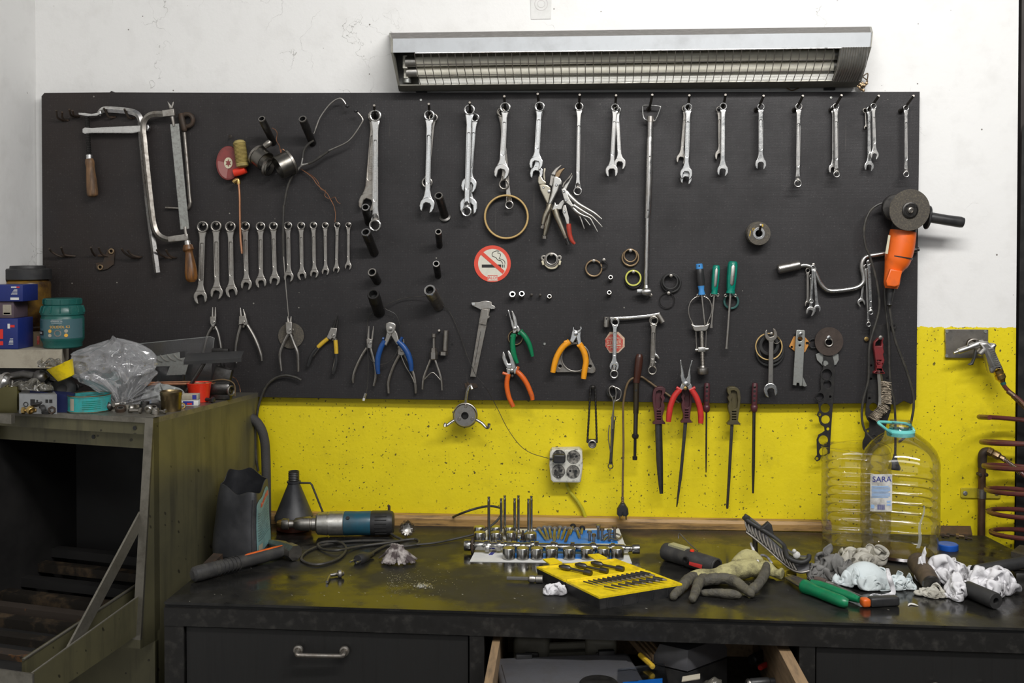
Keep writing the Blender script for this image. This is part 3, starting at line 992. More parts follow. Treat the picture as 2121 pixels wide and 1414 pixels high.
part(T,'side_lining',slab([(.012,.03),(.016,.03),(.016,bkd-.03),(.012,bkd-.03)],.62,CZ-.03).cage([cb(.012,.02,.62),cb(UL,.02,.62),cb(UL,left_v(UL),.62),cb(.012,bkd,.62)],[cb(.012,.02,.61),cb(UL,.02,.61),cb(UL,left_v(UL),.61),cb(.012,bkd,.61)]).cage([cb(.012,.02,CZ-.02),cb(UL,.02,CZ-.02),cb(UL,left_v(UL),CZ-.02),cb(.012,bkd,CZ-.02)],[cb(.012,.02,CZ-.014),cb(UL,.02,CZ-.014),cb(UL,left_v(UL),CZ-.014),cb(.012,bkd,CZ-.014)]),'cabdark')
part(T,'side_panel',slab([(UL,.0),(UL+.006,.0),(UL+.006,left_v(UL)),(UL,left_v(UL))],0,CZ-.012),'cabdark')
part(T,'lower_panel',slab([(.0,.004),(UL,.004),(UL,.014),(0,.014)],0,.69),'cab')
# sloping front frame: stile leaning out to the bottom, wedge cheek beside it
zb_=.712
part(T,'cheek',MB().cage([cb(0,0,CZ),cb(0,.02,CZ),cb(0,.02,zb_),cb(0,-.052,zb_)],[cb(.006,0,CZ),cb(.006,.02,CZ),cb(.006,.02,zb_),cb(.006,-.052,zb_)]),'cab')
part(T,'stile',MB().cage([cb(0,-.001,CZ),cb(.022,-.001,CZ),cb(.022,-.053,zb_),cb(0,-.053,zb_)],[cb(0,.004,CZ),cb(.022,.004,CZ),cb(.022,-.046,zb_),cb(0,-.046,zb_)]),'cabedge')
part(T,'foot_rail',MB().cage([cb(0,-.053,zb_),cb(.10,-.053,zb_),cb(.10,.01,zb_),cb(0,.01,zb_)],[cb(0,-.053,zb_-.02),cb(.10,-.053,zb_-.02),cb(.10,.01,zb_-.02),cb(0,.01,zb_-.02)]),'cab')
part(T,'head_rail',slab([(.02,.006),(UL,.006),(UL,.012),(.02,.012)],CZ-.040,CZ-.012),'cab')
part(T,'crossbar',slab([(.045,.03),(UL,.03),(UL,.05),(.045,.05)],CZ-.078,CZ-.044),'cab')
for(px,py)in((281,886),(154,908)):
 u=.055 if px>200 else .19
 part(T,'bolt_hole',MB().lathe([(.005,0),(.005,.001)],cb(u,.005 if px>200 else .0295,CZ-(.026 if px>200 else .058)),-EY,12),'ink')
part(T,'top_strip',MB().cage([Z(-20,853,CZ),Z(31,857,CZ),Z(31,857,CZ)-EY*.012,Z(-20,853,CZ)-EY*.012],[v+Vector((0,0,-.022))for v in(Z(-20,853,CZ),Z(31,857,CZ),Z(31,857,CZ)-EY*.012,Z(-20,853,CZ)-EY*.012)]),'cabedge')
# folded-down tray door
tr=part(T,'tray_door',MB().cage([cb(.012,-.03,.808),cb(.012,-.375,.757),cb(.012,-.375,.690),cb(.012,-.03,.722)],[cb(.018,-.03,.808),cb(.018,-.375,.757),cb(.018,-.375,.690),cb(.018,-.03,.722)]),'cab')
part(tr,'rim',MB().tube([cb(.015,-.03,.808),cb(.015,-.375,.757)],.0024,6),'cabedge')
part(tr,'front_lip',MB().cage([cb(.010,-.378,.757),cb(UL,-.378,.757),cb(UL,-.378,.690),cb(.010,-.378,.690)],[cb(.010,-.373,.757),cb(UL,-.373,.757),cb(UL,-.373,.690),cb(.010,-.373,.690)]),'cabedge')
part(tr,'tray_floor',MB().cage([cb(.018,-.37,.700),cb(UL,-.37,.700),cb(UL,.10,.735),cb(.018,.10,.735)],[cb(.018,-.37,.696),cb(UL,-.37,.696),cb(UL,.10,.731),cb(.018,.10,.731)]),'cabdark')
part(tr,'inner_guide',MB().cage([cb(.062,-.34,.768),cb(.062,.05,.814),cb(.062,.05,.765),cb(.062,-.34,.722)],[cb(.070,-.34,.768),cb(.070,.05,.814),cb(.070,.05,.765),cb(.070,-.34,.722)]),'cab')
part(tr,'guide_edge',MB().tube([cb(.062,-.345,.768),cb(.062,.05,.815)],.003,6),'cabedge')
for k,(v,z,mm)in enumerate(((-.30,.716,'cabdark'),(-.235,.722,'cabrust'),(-.17,.732,'cabrail'),(-.10,.742,'cabrail'),(-.05,.75,'cabrust'),(.03,.752,'cabrail'),(.10,.765,'cabdark'),(.16,.785,'cabrail'),(.21,.81,'cabdark'))):
 part(tr,'cross_rail',MB().cage([cb(.072,v,z),cb(UL,v,z),cb(UL,v+.03,z),cb(.072,v+.03,z)],[cb(.072,v,z-.022),cb(UL,v,z-.022),cb(UL,v+.03,z-.022),cb(.072,v+.03,z-.022)]),mm)
part(T,'strut',MB().cage([cb(.022,-.02,.995),cb(.022,-.02,.955),cb(.022,-.215,.770),cb(.022,-.265,.765)],[cb(.027,-.02,.995),cb(.027,-.02,.955),cb(.027,-.215,.770),cb(.027,-.265,.765)]),'cabedge')
# ------------------------------------------------------------------ wrenches
def dirv(a,b):
 dx,dy=b[0]-a[0],b[1]-a[1]
 L=math.hypot(dx,dy)or 1
 return dx/L,dy/L,L
def hole12(x,y,r):
 return[(x+r*(1 if i%2 else .9)*math.cos(math.pi*i/12),y+r*(1 if i%2 else .9)*math.sin(math.pi*i/12))for i in range(24)]
def jaw_poly(x,y,r,ux,uy,ang):
 """open jaw: rounded head with a parallel slot facing direction u turned by ang"""
 c,s_=math.cos(R(ang)),math.sin(R(ang))
 dx,dy=ux*c-uy*s_,ux*s_+uy*c
 nx,ny=-dy,dx
 hw=.47
 a0=math.degrees(math.asin(hw*1.02/1.02))+6
 pts=[]
 for i in range(25):
  a=R(a0+(360-2*a0)*i/24)
  k=1.0+(.16 if(i<2 or i>22)else .06 if(i<4 or i>20)else 0)
  pts.append((k*math.cos(a),k*math.sin(a)))
 tip=pts[-1]
 pts+=[(1.02,-hw),(.35,-hw),(.02,-hw),(-.22,-.26),(-.22,.26),(.02,hw),(.35,hw),(1.02,hw)]
 return[(x+r*(dx*a+nx*b),y+r*(dy*a+ny*b))for a,b in pts]
def shank(a,b,w0,w1,f0,f1,inset=0.0):
 """tapered handle outline flaring into its heads"""
 ux,uy,L=dirv(a,b)
 nx,ny=-uy,ux
 st=[(0,f0),(.05,w0*.62+f0*.38),(.11,w0),(.5,(w0+w1)/2),(.88,w1),(.95,w1*.62+f1*.38),(1,f1)]
 up=[(a[0]+ux*L*t+nx*(w/2-inset),a[1]+uy*L*t+ny*(w/2-inset))for t,w in st]
 dn=[(a[0]+ux*L*t-nx*(w/2-inset),a[1]+uy*L*t-ny*(w/2-inset))for t,w in st]
 return up+dn[::-1]
def recess(a,b,w0,w1,t0,t1,k=.5):
 ux,uy,L=dirv(a,b)
 nx,ny=-uy,ux
 pts=[]
 for sgn in(1,-1):
  ts=(t0,t0+.02,t1-.02,t1)
  for t in(ts if sgn==1 else ts[::-1]):
   w=(w0+(w1-w0)*t)*k/2*(.5 if t in(t0,t1)else 1)
   pts.append((a[0]+ux*L*t+nx*w*sgn,a[1]+uy*L*t+ny*w*sgn))
 return pts
def wrench(name,label,ring,end,w,off=(.05,.05),ang=14,m='chrome',second='open',group='wrenches hung along the top of the tool board',deep=0.0,rec=True):
 """ring spanner end at `ring` (x,y,r); the other end is an open jaw or a second, forward-set ring"""
 T=thing(name,label,'wrench',group)
 (x0,y0,r0),(x1,y1,r1)=ring,end
 ux,uy,L=dirv(ring,end)
 o0,o1=off
 om=(o0+o1)/2
 til=((x0,y0),(x1,y1),o0-om,o1-om)
 a=(x0+ux*r0*.82,y0+uy*r0*.82)
 b2=(x1-ux*r1*.72,y1-uy*r1*.72)
 th=max(.0042,min(.009,w[0]*PX*.5))
 hd=MB()
 o_=shank(a,b2,w[0],w[1],min(r0*1.5,w[0]*1.6),min(r1*1.5,w[1]*1.9))
 if rec and L>80:
  q=recess(a,b2,w[0],w[1],.2,.8,.52)
  hd.plate([o_,q],om,th,th*.3,til).plate(q,om,th*.55,0,til)
  ux2,uy2,L2=dirv(a,b2)
  t=.30
  rr=random.Random(int(x0*7+y1))
  while t<.7:
   l_=.012+rr.random()*.014
   h_=(w[0]+w[1])*.085
   c_=(a[0]+ux2*L2*t,a[1]+uy2*L2*t)
   e_=(c_[0]+ux2*L2*l_,c_[1]+uy2*L2*l_)
   hd.plate([(c_[0]-uy2*h_,c_[1]+ux2*h_),(e_[0]-uy2*h_,e_[1]+ux2*h_),(e_[0]+uy2*h_,e_[1]-ux2*h_),(c_[0]+uy2*h_,c_[1]-ux2*h_)],om+th*.3,th*.28,0,til)
   t+=l_+.008
 else:
  hd.plate(o_,om,th,th*.35,til)
 part(T,'handle',hd,m)
 rt=max(.006,r0*PX*.75)
 part(T,'ring_end',MB().plate([circ(x0,y0,r0,32),hole12(x0,y0,r0*.70)],o0,rt,rt*.22),m)
 if second=='open':
  jt=max(.0045,r1*PX*.42)
  part(T,'open_jaw',MB().plate(jaw_poly(x1,y1,r1,ux,uy,ang),o1,jt,jt*.25),m)
 else:
  rt=max(.006,r1*PX*.75)
  part(T,'ring_end',MB().plate([circ(x1,y1,r1,32),hole12(x1,y1,r1*.70)],o1+deep,rt,rt*.22).tube([W(x1-ux*r1*1.6,y1-uy*r1*1.6,o1),W(x1-ux*r1*.9,y1-uy*r1*.9,o1+deep)],[w[1]*PX*.5,w[1]*PX*.5],10),m)
 return T
ordn=['first','second','third','fourth','fifth','sixth','seventh','eighth','ninth','tenth','eleventh','twelfth','thirteenth','fourteenth','fifteenth']
def peg(tip,base,label,off=.075,r=.0034,name='peg'):
 T=thing(name,label,'peg','pegs along the top edge of the tool board')
 part(T,'pin',MB().tube([W(base[0],base[1],BF-.004),W(base[0],base[1],BF+.012),W((base[0]+tip[0])/2,(base[1]+tip[1])/2+3,(BF+off)/2+.006),W(tip[0],tip[1],off)],r,9,4),'peg')
 part(T,'pin_tip',MB().tube([W(tip[0],tip[1],off-.001),W(tip[0],tip[1]-.8,off+.0012)],r*.92,9),'dull')
 part(T,'collar',MB().lathe([(r*1.9,-.002),(r*1.9,.002),(r*1.2,.004)],W(base[0],base[1],BF),(0,-1,0),12),'peg')
 return T
PEGS=[((775,219),(777,241),'large open wrench and offset ring wrench'),((888,216),(890,238),'long combination wrench above the deep socket'),((973,213),(974,232),'cluster of three wrenches'),((1044.6,200),(1046,224),'wrench above the tan ring'),((1113.7,195),(1117,220),'combination wrench above the locking pliers'),((1200.7,197),(1199,220),'single offset ring wrench by the locking pliers'),((1276,198),(1274,222),'pair of crossed combination wrenches'),((1351,197),(1344,226),'wire loop of the long breaker bar'),((1427.8,198),(1425,222),'wrench stack beside the breaker bar'),((1502.8,197),(1497,221),'white shiny wrench with yellowed one behind'),((1581.5,199),(1566,228),'single bright combination wrench'),((1662.9,199),(1645,228),'long offset ring wrench'),((1743,198),(1721,228),'offset ring wrench with open jaw behind'),((1820,199),(1795,228),'three small wrenches'),((1892,199),(1865,230),'last offset ring wrench by the board edge')]
for tip,base,lb in PEGS:
 peg(tip,base,'upturned black peg holding the '+lb)
cw,rw='combination_wrench','ring_wrench'
# ratchet row
RATCH=[((420.6,469.7,12.2),(415.4,614,14),13,-14),((448.4,468.6,11.6),(449.6,605,13),12.4,14),((478,469.7,11.5),(479.8,602,12.5),11.4,-14),((508.5,468.9,10.5),(511,588,11.5),10.6,14),((540.4,469.2,10.3),(540.7,583.5,11.3),10,-12),((566.8,468.6,9.5),(569.7,579,11),9.6,14),((597,467.7,9),(598.7,572.5,10),9.2,14),((624.2,467.7,8.7),(625.4,569.3,9.5),8.4,-14),((649.7,467,8),(651.5,565.5,8.7),8,14),((674,466.8,7.2),(674.7,561.2,7.8),7.2,14),((698.7,466.3,6.6),(697,557.5,6.8),6.6,14),((722,466.3,6.4),(721.6,551,7),6.2,14)]
for i,(a,b_,w_,an)in enumerate(RATCH):
 lb=['largest ratcheting combination wrench, beside the hacksaw handle','second largest ratcheting wrench of the descending row','third ratcheting wrench from the hacksaw, before the copper tube end','fourth ratcheting wrench of the row, just past the copper tube','fifth ratcheting wrench from the hacksaw in the descending row','sixth ratcheting wrench, directly before the steel probe','seventh ratcheting wrench, crossed by the stethoscope hose and probe','eighth ratcheting wrench, just past the stethoscope probe','fourth smallest ratcheting wrench of the descending row','third smallest ratcheting wrench of the descending row','second smallest ratcheting wrench of the descending row','smallest ratcheting wrench at the far end of the row'][i]
 T=wrench('ratcheting_wrench',lb,a,b_,(w_,w_*.92),(.042,.040),an,'satin',group='row of ratcheting combination wrenches')
 part(T,'ratchet_ring',MB().plate([circ(a[0],a[1],a[2]*.70,24),hole12(a[0],a[1],a[2]*.56)],.0425,.006,.0006),'oxide')
 n_=thing('nail','small nail holding the '+lb.split(',')[0].split(' of ')[0].split(' from ')[0]+(' at the stethoscope hose' if i==6 else ''),'nail','nails behind the ratcheting wrench row')
 part(n_,'pin',MB().tube([W(a[0]+1,a[1]-a[2]*.33,BF-.003),W(a[0]+1,a[1]-a[2]*.36,.052)],.0022,8),'peg')
 part(n_,'nail_head',MB().lathe([(.0034,0),(.0034,.0012),(.002,.0018)],W(a[0]+1,a[1]-a[2]*.36,.052),(0,-1,0),10),'dull')
 # top row, every wrench on its own
G={}
wrench(cw,'biggest open ended wrench, dull steel, farthest from the lamp cord on its own peg',(776,241,13.5),(763,417,19),(13.5,17),(.050,.048),14,'dull')
wrench(rw,'big offset ring wrench crossing in front of the biggest open ended wrench',(778,239.7,12.5),(777.5,466.7,12.8),(12,12.5),(.062,.060),0,'chrome','ring',deep=.012).location.x+=0
wrench(rw,'thin ring wrench half hidden behind the long bright combination wrench',(897.5,244,9.5),(885,378,11.5),(8,8),(.044,.042),0,'satin','ring',rec=False)
wrench(cw,'long bright combination wrench next to the deep socket with a flange',(889.4,239,11.2),(885.5,424,15.5),(11,11),(.058,.058),12,'bright')
wrench(cw,'open wrench at the back of the three wrench cluster, lowest jaw',(982,245,9),(970.7,426,18.5),(10,11),(.040,.040),-8,'bright')
wrench(cw,'middle open wrench of the three wrench cluster, upper jaw',(983.7,244,9.5),(972,382,16),(9,10),(.050,.049),6,'bright')
wrench(rw,'bright long offset ring wrench in front of two open jaws',(972.7,227.6,11.5),(966.8,438,10.8),(11,11),(.066,.064),0,'bright','ring',deep=.010)
wrench(rw,'long thin ring wrench reaching down to the tan ring',(1038,232,9),(1055,424.5,9.2),(8.5,9),(.044,.044),0,'satin','ring',deep=.010)
wrench(rw,'short dark ring wrench behind the open jaw above the tan ring',(1040,234,8.5),(1044,382,11),(7.5,8),(.052,.050),0,'dull','ring',rec=False)
wrench(cw,'combination wrench with open jaw just above the tan ring',(1046.5,222.8,11.2),(1039.7,354.5,15.5),(11,12.5),(.063,.062),12,'chrome')
wrench(cw,'rear wrench of a pair whose jaw hangs lower, over the locking pliers',(1119,224,10),(1111.7,357,13.5),(9,9.5),(.046,.046),8,'bright')
wrench(cw,'very bright combination wrench above the locking pliers',(1117.8,221,10.6),(1110.8,337,14),(11,11.5),(.060,.059),6,'bright')
wrench(rw,'dull offset ring wrench hanging beside the locking pliers',(1199.5,221,9.2),(1196.6,396,9.2),(7.8,8.2),(.055,.055),0,'chrome','ring',deep=.010)
wrench(cw,'combination wrench slanting to the breaker bar behind its twin',(1278,228,8.2),(1284,338,12.3),(8,8.5),(.045,.047),10,'chrome')
wrench(cw,'front combination wrench of the crossed pair near the breaker bar',(1273.8,223,8.6),(1267,353,13),(8.5,9),(.060,.058),-6,'chrome')
wrench(cw,'shortest wrench at the back of the stack next to the breaker bar',(1420,225,8),(1411.4,328,10.5),(7,7.5),(.042,.042),8,'satin')
wrench(cw,'lower peeking wrench of the stack next to the breaker bar',(1424,224,8),(1421.3,369,12),(8,8),(.050,.050),8,'bright',rec=False)
wrench(cw,'front bright wrench of the stack next to the breaker bar',(1425.6,222.5,8.4),(1421.5,358.5,12.8),(10,9.5),(.062,.061),4,'bright')
wrench(cw,'yellowed wrench hanging behind a whiter wrench',(1489.8,227,6.8),(1491.7,321,11),(7,7.5),(.043,.043),10,'satin')
wrench(cw,'whitest combination wrench, overlapping a yellowed one',(1497.9,220.6,7.9),(1497,352.5,11.6),(9.8,9.8),(.060,.060),8,'bright',rec=False)
wrench(cw,'bright combination wrench alone on its peg, above the green screwdrivers',(1575.8,221.9,7.8),(1575.6,339,11.6),(10,10),(.058,.058),4,'bright')
wrench(rw,'long offset ring wrench alone on its peg, beside a rust spot',(1654.3,221,7.6),(1652.3,380,8.2),(8.6,8.6),(.058,.058),0,'chrome','ring',deep=.010)
wrench(cw,'wrench with open jaw showing behind a small offset ring wrench',(1727,224,7),(1726.6,349,10.5),(6.6,7),(.044,.044),8,'chrome',rec=False)
wrench(rw,'small offset ring wrench in front of an open jaw',(1731.5,220.6,7),(1732.5,361,6.9),(7.6,7.6),(.058,.058),0,'chrome','ring',deep=.010)
wrench(cw,'stubby rearmost wrench of the three small ones',(1792,229,5.6),(1794,264,4.5),(3,3),(.040,.040),8,'satin',rec=False)
wrench(cw,'longer middle wrench of the three small ones',(1800.6,226.8,6.2),(1800,344,10),(6.6,7),(.050,.050),8,'bright')
wrench(cw,'shorter front wrench of the three small ones',(1809,220,6.4),(1811.7,320.5,8.8),(6.6,7),(.062,.062),14,'chrome')
wrench(rw,'offset ring wrench hanging nearest the board edge',(1876.6,223.6,6.2),(1876.6,361,6.4),(6.8,6.8),(.058,.058),0,'chrome','ring',deep=.010)
# wrenches on the lower part of the board
lg='wrenches hung on the lower half of the board'
wrench(rw,'bright wrench over the red octagonal sticker, ring end showing lowest',(1274,667,8),(1272.2,774.5,9),(7,7),(.045,.045),0,'chrome','ring',lg,rec=False)
wrench(cw,'bright combination wrench hanging over the red octagonal sticker',(1274,666,9.4),(1272.4,757,9.6),(8,8.4),(.058,.057),6,'bright',group=lg)
wrench(cw,'small open wrench peeking out behind a dark ring wrench',(1355,664,8),(1355.5,741,9),(6,6),(.044,.044),-50,'chrome',group=lg,rec=False)
wrench(rw,'dark ring wrench below the angled end of the double socket bar',(1354,664,9.8),(1351,766.4,9.6),(9.6,10),(.058,.058),0,'dull','ring',lg)
wrench(cw,'flat dull wrench hanging rearmost below the crank bar',(1673,560,5),(1673.5,629,6.5),(5.5,6),(.044,.044),14,'satin',group='small wrenches on the crank bar',rec=False)
wrench(cw,'small bright wrench with narrow open jaw splayed toward the grinder',(1686,557,5),(1692.8,638.5,7.2),(6,6.4),(.052,.054),4,'bright',group='small wrenches on the crank bar',rec=False)
wrench(cw,'small combination wrench with the wider jaw below the crank bar',(1681,572,4.6),(1679,644,9.2),(5,5.6),(.058,.058),20,'chrome',group='small wrenches on the crank bar',rec=False)
wrench(rw,'small bright double ring wrench in front below the crank bar',(1684,554,5.2),(1680,623.6,5),(4.8,4.8),(.066,.066),0,'bright','ring','small wrenches on the crank bar',rec=False)
wrench(cw,'small open wrench hanging at the bend of the crank bar',(1792,556,5),(1783.5,626,8),(5,5.4),(.040,.040),-30,'chrome',group='small wrenches on the crank bar',rec=False)
wrench(rw,'long small offset ring wrench hanging lowest beside the grinder cable',(1794,552,5),(1798.8,671.4,5),(4.6,4.6),(.050,.050),0,'chrome','ring','small wrenches on the crank bar',deep=.008,rec=False)
wrench(rw,'short offset ring wrench hanging beside the grinder cable',(1800,543,5.4),(1803.6,646.6,5),(6,6),(.060,.060),0,'bright','ring','small wrenches on the crank bar',deep=.008)
# double open ended wrench with rubber rings
T=thing('open_wrench','double open ended wrench standing over a bundle of rubber rings','wrench',lg)
a,b_=(1597,692),(1595.6,808.5)
part(T,'handle',MB().plate(shank((1597.5,700),(1596,801),10,10.5,17,18),.058,.0055,.0018),'satin')
part(T,'open_jaw',MB().plate(jaw_poly(1597,694,13,0,-1,-12),.058,.0065,.0016),'dull')
part(T,'open_jaw',MB().plate(jaw_poly(1595.6,807,14,0,1,-12),.058,.0065,.0016),'bright')
# ------------------------------------------------------------------ pliers and other hung hand tools
def limb(pts,r,off,n=9,sm=4,flat=1.0):
 """round limb through photo pixels (x, y, [radius px]) at a distance from the wall"""
 P=[W(p[0],p[1],off)for p in pts]
 rs=[(p[2]if len(p)>2 else r)*PX for p in pts]
 return MB().tube(P,rs,n,sm,flat=flat,ref=Vector((0,-1,0)))
def nail(x,y,label,off=.055,r=.0022,m='dull',cat='nail'):
 T=thing('nail',label,cat,'nails and small pegs in the tool board')
 part(T,'pin',MB().tube([W(x,y,BF-.004),W(x,y,off)],r,8),'peg')
 part(T,'nail_head',MB().lathe([(r*1.8,0),(r*1.8,.0012),(r*.8,.002)],W(x,y,off),(0,-1,0),10),m)
 return T
def circlip(label,tips,joint,hl,hr,off=.045,m='satin',grips=None,gm=None,gr=4.0):
 T=thing('circlip_pliers',label,'pliers','circlip pliers on the board')
 jx=sum(p[0]for p in joint)/len(joint)
 jy=sum(p[1]for p in joint)/len(joint)
 for(tx,ty),(bx,by)in tips:
  part(T,'jaw',limb([(bx,by,2.8),((bx+tx)/2,(by+ty)/2,2.0),(tx,ty,.9)],2,off),m if not grips else 'oxide')
 part(T,'joint',MB().plate(joint,off,.010,.002),m)
 part(T,'rivet',MB().lathe([(.0042,0),(.0042,.0015),(.003,.0024)],W(jx,jy,off+.005),(0,-1,0),14),m)
 for h in(hl,hr):
  part(T,'handle',limb(h,3.4,off),m)
 if grips:
  for g,mm,lb in grips:
   part(T,'grip',limb(g,gr,off),mm,lb)
 return T
circlip('small bent tip circlip pliers partly behind the black rail on the cabinet',[((440.6,636),(440.3,656)),((446,636),(446.2,656))],[(436,655),(448,655),(448.5,668),(445,677),(439,677),(435.6,668)],[(440,676,3),(430,695,3),(420,735,3)],[(446,676,3),(452,690,3),(457,715,3.2),(460,742,3)])
circlip('bent tip circlip pliers with wide splayed steel handles',[((498,637),(499.5,655)),((504,640),(508,655))],[(496,654),(510,653),(515,672),(507,674),(504,671),(495,673)],[(499,673,3.2),(492,700,3.2),(488,725,3.2),(490,752,2.6)],[(512,672,3.4),(525,694,3.4),(534,714,3.8),(541,735,3.4),(542.5,747,2.6)])
T=thing('grinding_disc','small worn brown cutting disc behind the circlip pliers in the middle','disc')
part(T,'disc',MB().plate([circ(603,695,26.7,48),circ(603,695,5,20)],.034,.003,.0006),'abrasive')
circlip('circlip pliers hung in front of a small brown disc',[((596,655),(597,667)),((603,655),(602,667))],[(592.5,667),(605.5,666),(606,690),(602,692.5),(596,692.5),(593,690)],[(597,692,3.4),(587,712,3.4),(580,735,3.6),(583,768,2.6)],[(602,692,3.4),(609,711,3.4),(617,733,3.8),(618,769,2.6)],off=.050)
circlip('circlip pliers with yellow and black grips',[((699.5,653),(691,679)),((701,655),(696.5,679))],[(686,678),(699,679),(697,697),(694.5,703),(689,700),(685,704),(677,698)],[(683,697,3),(668,710,3),(645,740,3)],[(695,700,3),(696,735,3),(690,770,3)],grips=[([(679,701,4.2),(668,710,4.4),(658.4,719,4.2)],'tapey','yellow sleeve'),([(694.8,704,4.2),(696,718,4.4),(696.7,732,4.2)],'tapey','yellow sleeve'),([(658.4,719,4.2),(646,736,4.4),(638,758,4)],'blackpl','black sleeve'),([(696.7,732,4.2),(696,752,4.4),(690,774,4)],'blackpl','black sleeve')])
circlip('circlip pliers with long thin tips beside the blue end nippers',[((764.4,675),(763.2,702)),((774,675),(771,702))],[(759.6,701),(764,700),(770,702),(773,701),(771.6,720),(767,722),(760.4,720)],[(760,720,3),(749,737,3),(737,762,3),(731.5,782,3),(731.5,793,2)],[(768,721,3.2),(773,740,3.2),(777.8,759,3.4),(778.3,780,3.2),(774,799,2.4)])
# plain pliers behind the nippers
circlip('steel pliers with return spring hanging behind the blue end nippers',[((830,700),(829,718)),((836,702),(836,718))],[(824,716),(833,712),(841,716),(840,734),(832,737),(824,734)],[(827,735,3.4),(814,761,3.4),(804.6,790,3.4),(805,814,2.8)],[(838,735,3.2),(848,752,3.2),(857,775,3.4),(861,800,3.4),(861,814,2.6)],off=.040,m='dull')
part(C.objects[[o.name for o in C.objects if o.name.startswith('circlip_pliers')][-1]],'spring',limb([(831,737,1.2),(840,758,1.2),(852,778,1.2),(858,792,1.2)],1.2,.043),'dull')
def pliers(name,label,head,halves,grips,off,m,gm,extra=(),th=.011,collar=None):
 T=thing(name,label,'pliers',None)
 for h in head:
  part(T,'jaw',MB().plate(h,off,th,.0025),m)
 for h in halves:
  part(T,'arm',MB().plate(h,off,th*.85,.002),m)
 for g in grips:
  part(T,'grip',limb(g,5,off,12,5),gm)
 for(x,y,r)in extra:
  part(T,'rivet',MB().lathe([(r*PX,0),(r*PX,.0016),(r*PX*.6,.0026)],W(x,y,off+th*.45),(0,-1,0),16),m)
 for g in(collar or()):
  part(T,'guard',limb(g,3,off+.002,8,3),gm)
 return T
pliers('end_nippers','end cutting nippers with blue grips',[[(800,669),(807,666),(816,668),(820.5,672),(820,682),(815,690),(808,693),(801,688),(799.6,678)]],[[(802,686),(811,692),(806,706),(801,716),(794,712),(799,700)],[(818,682),(823,690),(826,702),(830,708),(823,715),(816,704),(810,693)]],[[(797,705,5),(789,720,5.6),(783,740,5.6),(782,760,5.2),(783.5,774,4)],[(824,706,5.4),(836,718,5.8),(846,735,6),(851,755,5.2),(852,768,4)]],.056,'satin','blue',[(808,681,5)],collar=[[(795,702),(792,700)],[(829,706),(833,698)]])
pliers('needle_nose_pliers','needle nose pliers with dark green grips',[[(1052,639),(1054,641),(1058.5,655),(1064,668),(1067,677),(1063,683),(1060,676),(1056.5,660)],[(1059,639),(1062,643),(1069,656),(1073,672),(1070,682),(1065.5,676),(1064,666),(1061,652)]],[[(1062,672),(1071,672),(1074,680),(1068,690),(1062,690)],[(1066,672),(1073,674),(1079,683),(1073,689)]],[[(1064.5,691,5.2),(1061.6,708,5.6),(1064,732,5.4),(1071.6,752,3.4)],[(1077,686,5.2),(1088,698,5.4),(1097,715,5),(1103,738,3.4)]],.050,'chrome','green',[(1066,680,4)],collar=[[(1058,697),(1068,693)],[(1074,692),(1083,683)]])
pliers('combination_pliers','combination pliers with red orange grips below the green handled pair',[[(1041.5,728),(1044,727.5),(1048.5,740),(1052.5,752),(1063,752),(1060,763),(1051,765),(1044,752),(1040,740)],[(1051,726),(1054.5,725),(1060,734),(1064.5,746),(1070,760),(1062,768),(1057,757),(1056,744),(1053,736)]],[[(1049,762),(1058,764),(1057,775),(1050,776)],[(1061,764),(1070,758),(1074,768),(1066,775)]],[[(1053,774,5),(1049.6,795,5.2),(1053.5,820,5),(1063,842,4.6)],[(1070,768,5),(1081,779,5.4),(1092,796,5.2),(1101,818,5),(1103,828,4.2)]],.054,'chrome','orange',[(1060,767,3.6)],collar=[[(1041,772),(1050,775),(1055,777)],[(1070,770),(1074,759)]])
# exhaust flange behind the amber cutters
T=thing('flange_gasket','triangular grey steel flange gasket behind the amber cutters','gasket')
fo=[]
for(cx_,cy_,rr_,a0)in((1191,707,12,195),(1226,765,8,330),(1156.5,763,8,75)):
 fo+=[(cx_+rr_*math.cos(R(a0+30*i)),cy_+rr_*math.sin(R(a0+30*i)))for i in range(6)]
fo=fo[:6]+[(1216,727)]+fo[6:12]+[(1192,770)]+fo[12:]+[(1164,729)]
part(T,'plate',MB().plate([fo,circ(1192,740,27,36),circ(1160,758,3.4,12),circ(1222,758,3.4,12),circ(1191,705,3,12)],.040,.005,.001),'dull')
part(T,'rim',MB().plate([circ(1192,740,30.5,36),circ(1192,740,27.5,36)],.0435,.004,.001),'dull')
pliers('cutting_pliers','diagonal cutting pliers with amber orange grips',[[(1189.5,670),(1187,676),(1186,684),(1190,688),(1196,688),(1194,684),(1189,681),(1189.5,676)],[(1201,670.5),(1204,676),(1204.4,684),(1200,690),(1194,688),(1196,684),(1201.6,681),(1202,676)]],[[(1186.5,682),(1196,684),(1197,694),(1187,711),(1180,706)],[(1194,685),(1204,682),(1203,696),(1205,712),(1197,715),(1194,698)]],[[(1180,707,6.2),(1166,718,6.2),(1155,735,6),(1149,752,6),(1145,771,5.4)],[(1202,714,6),(1210,730,6.2),(1213.6,748,6),(1211,766,6),(1208.6,784,5.4)]],.058,'bright','amber',[(1192.6,691,4.4)],collar=[[(1169,709),(1174,707),(1180,711)],[(1196,717),(1206,710)]])
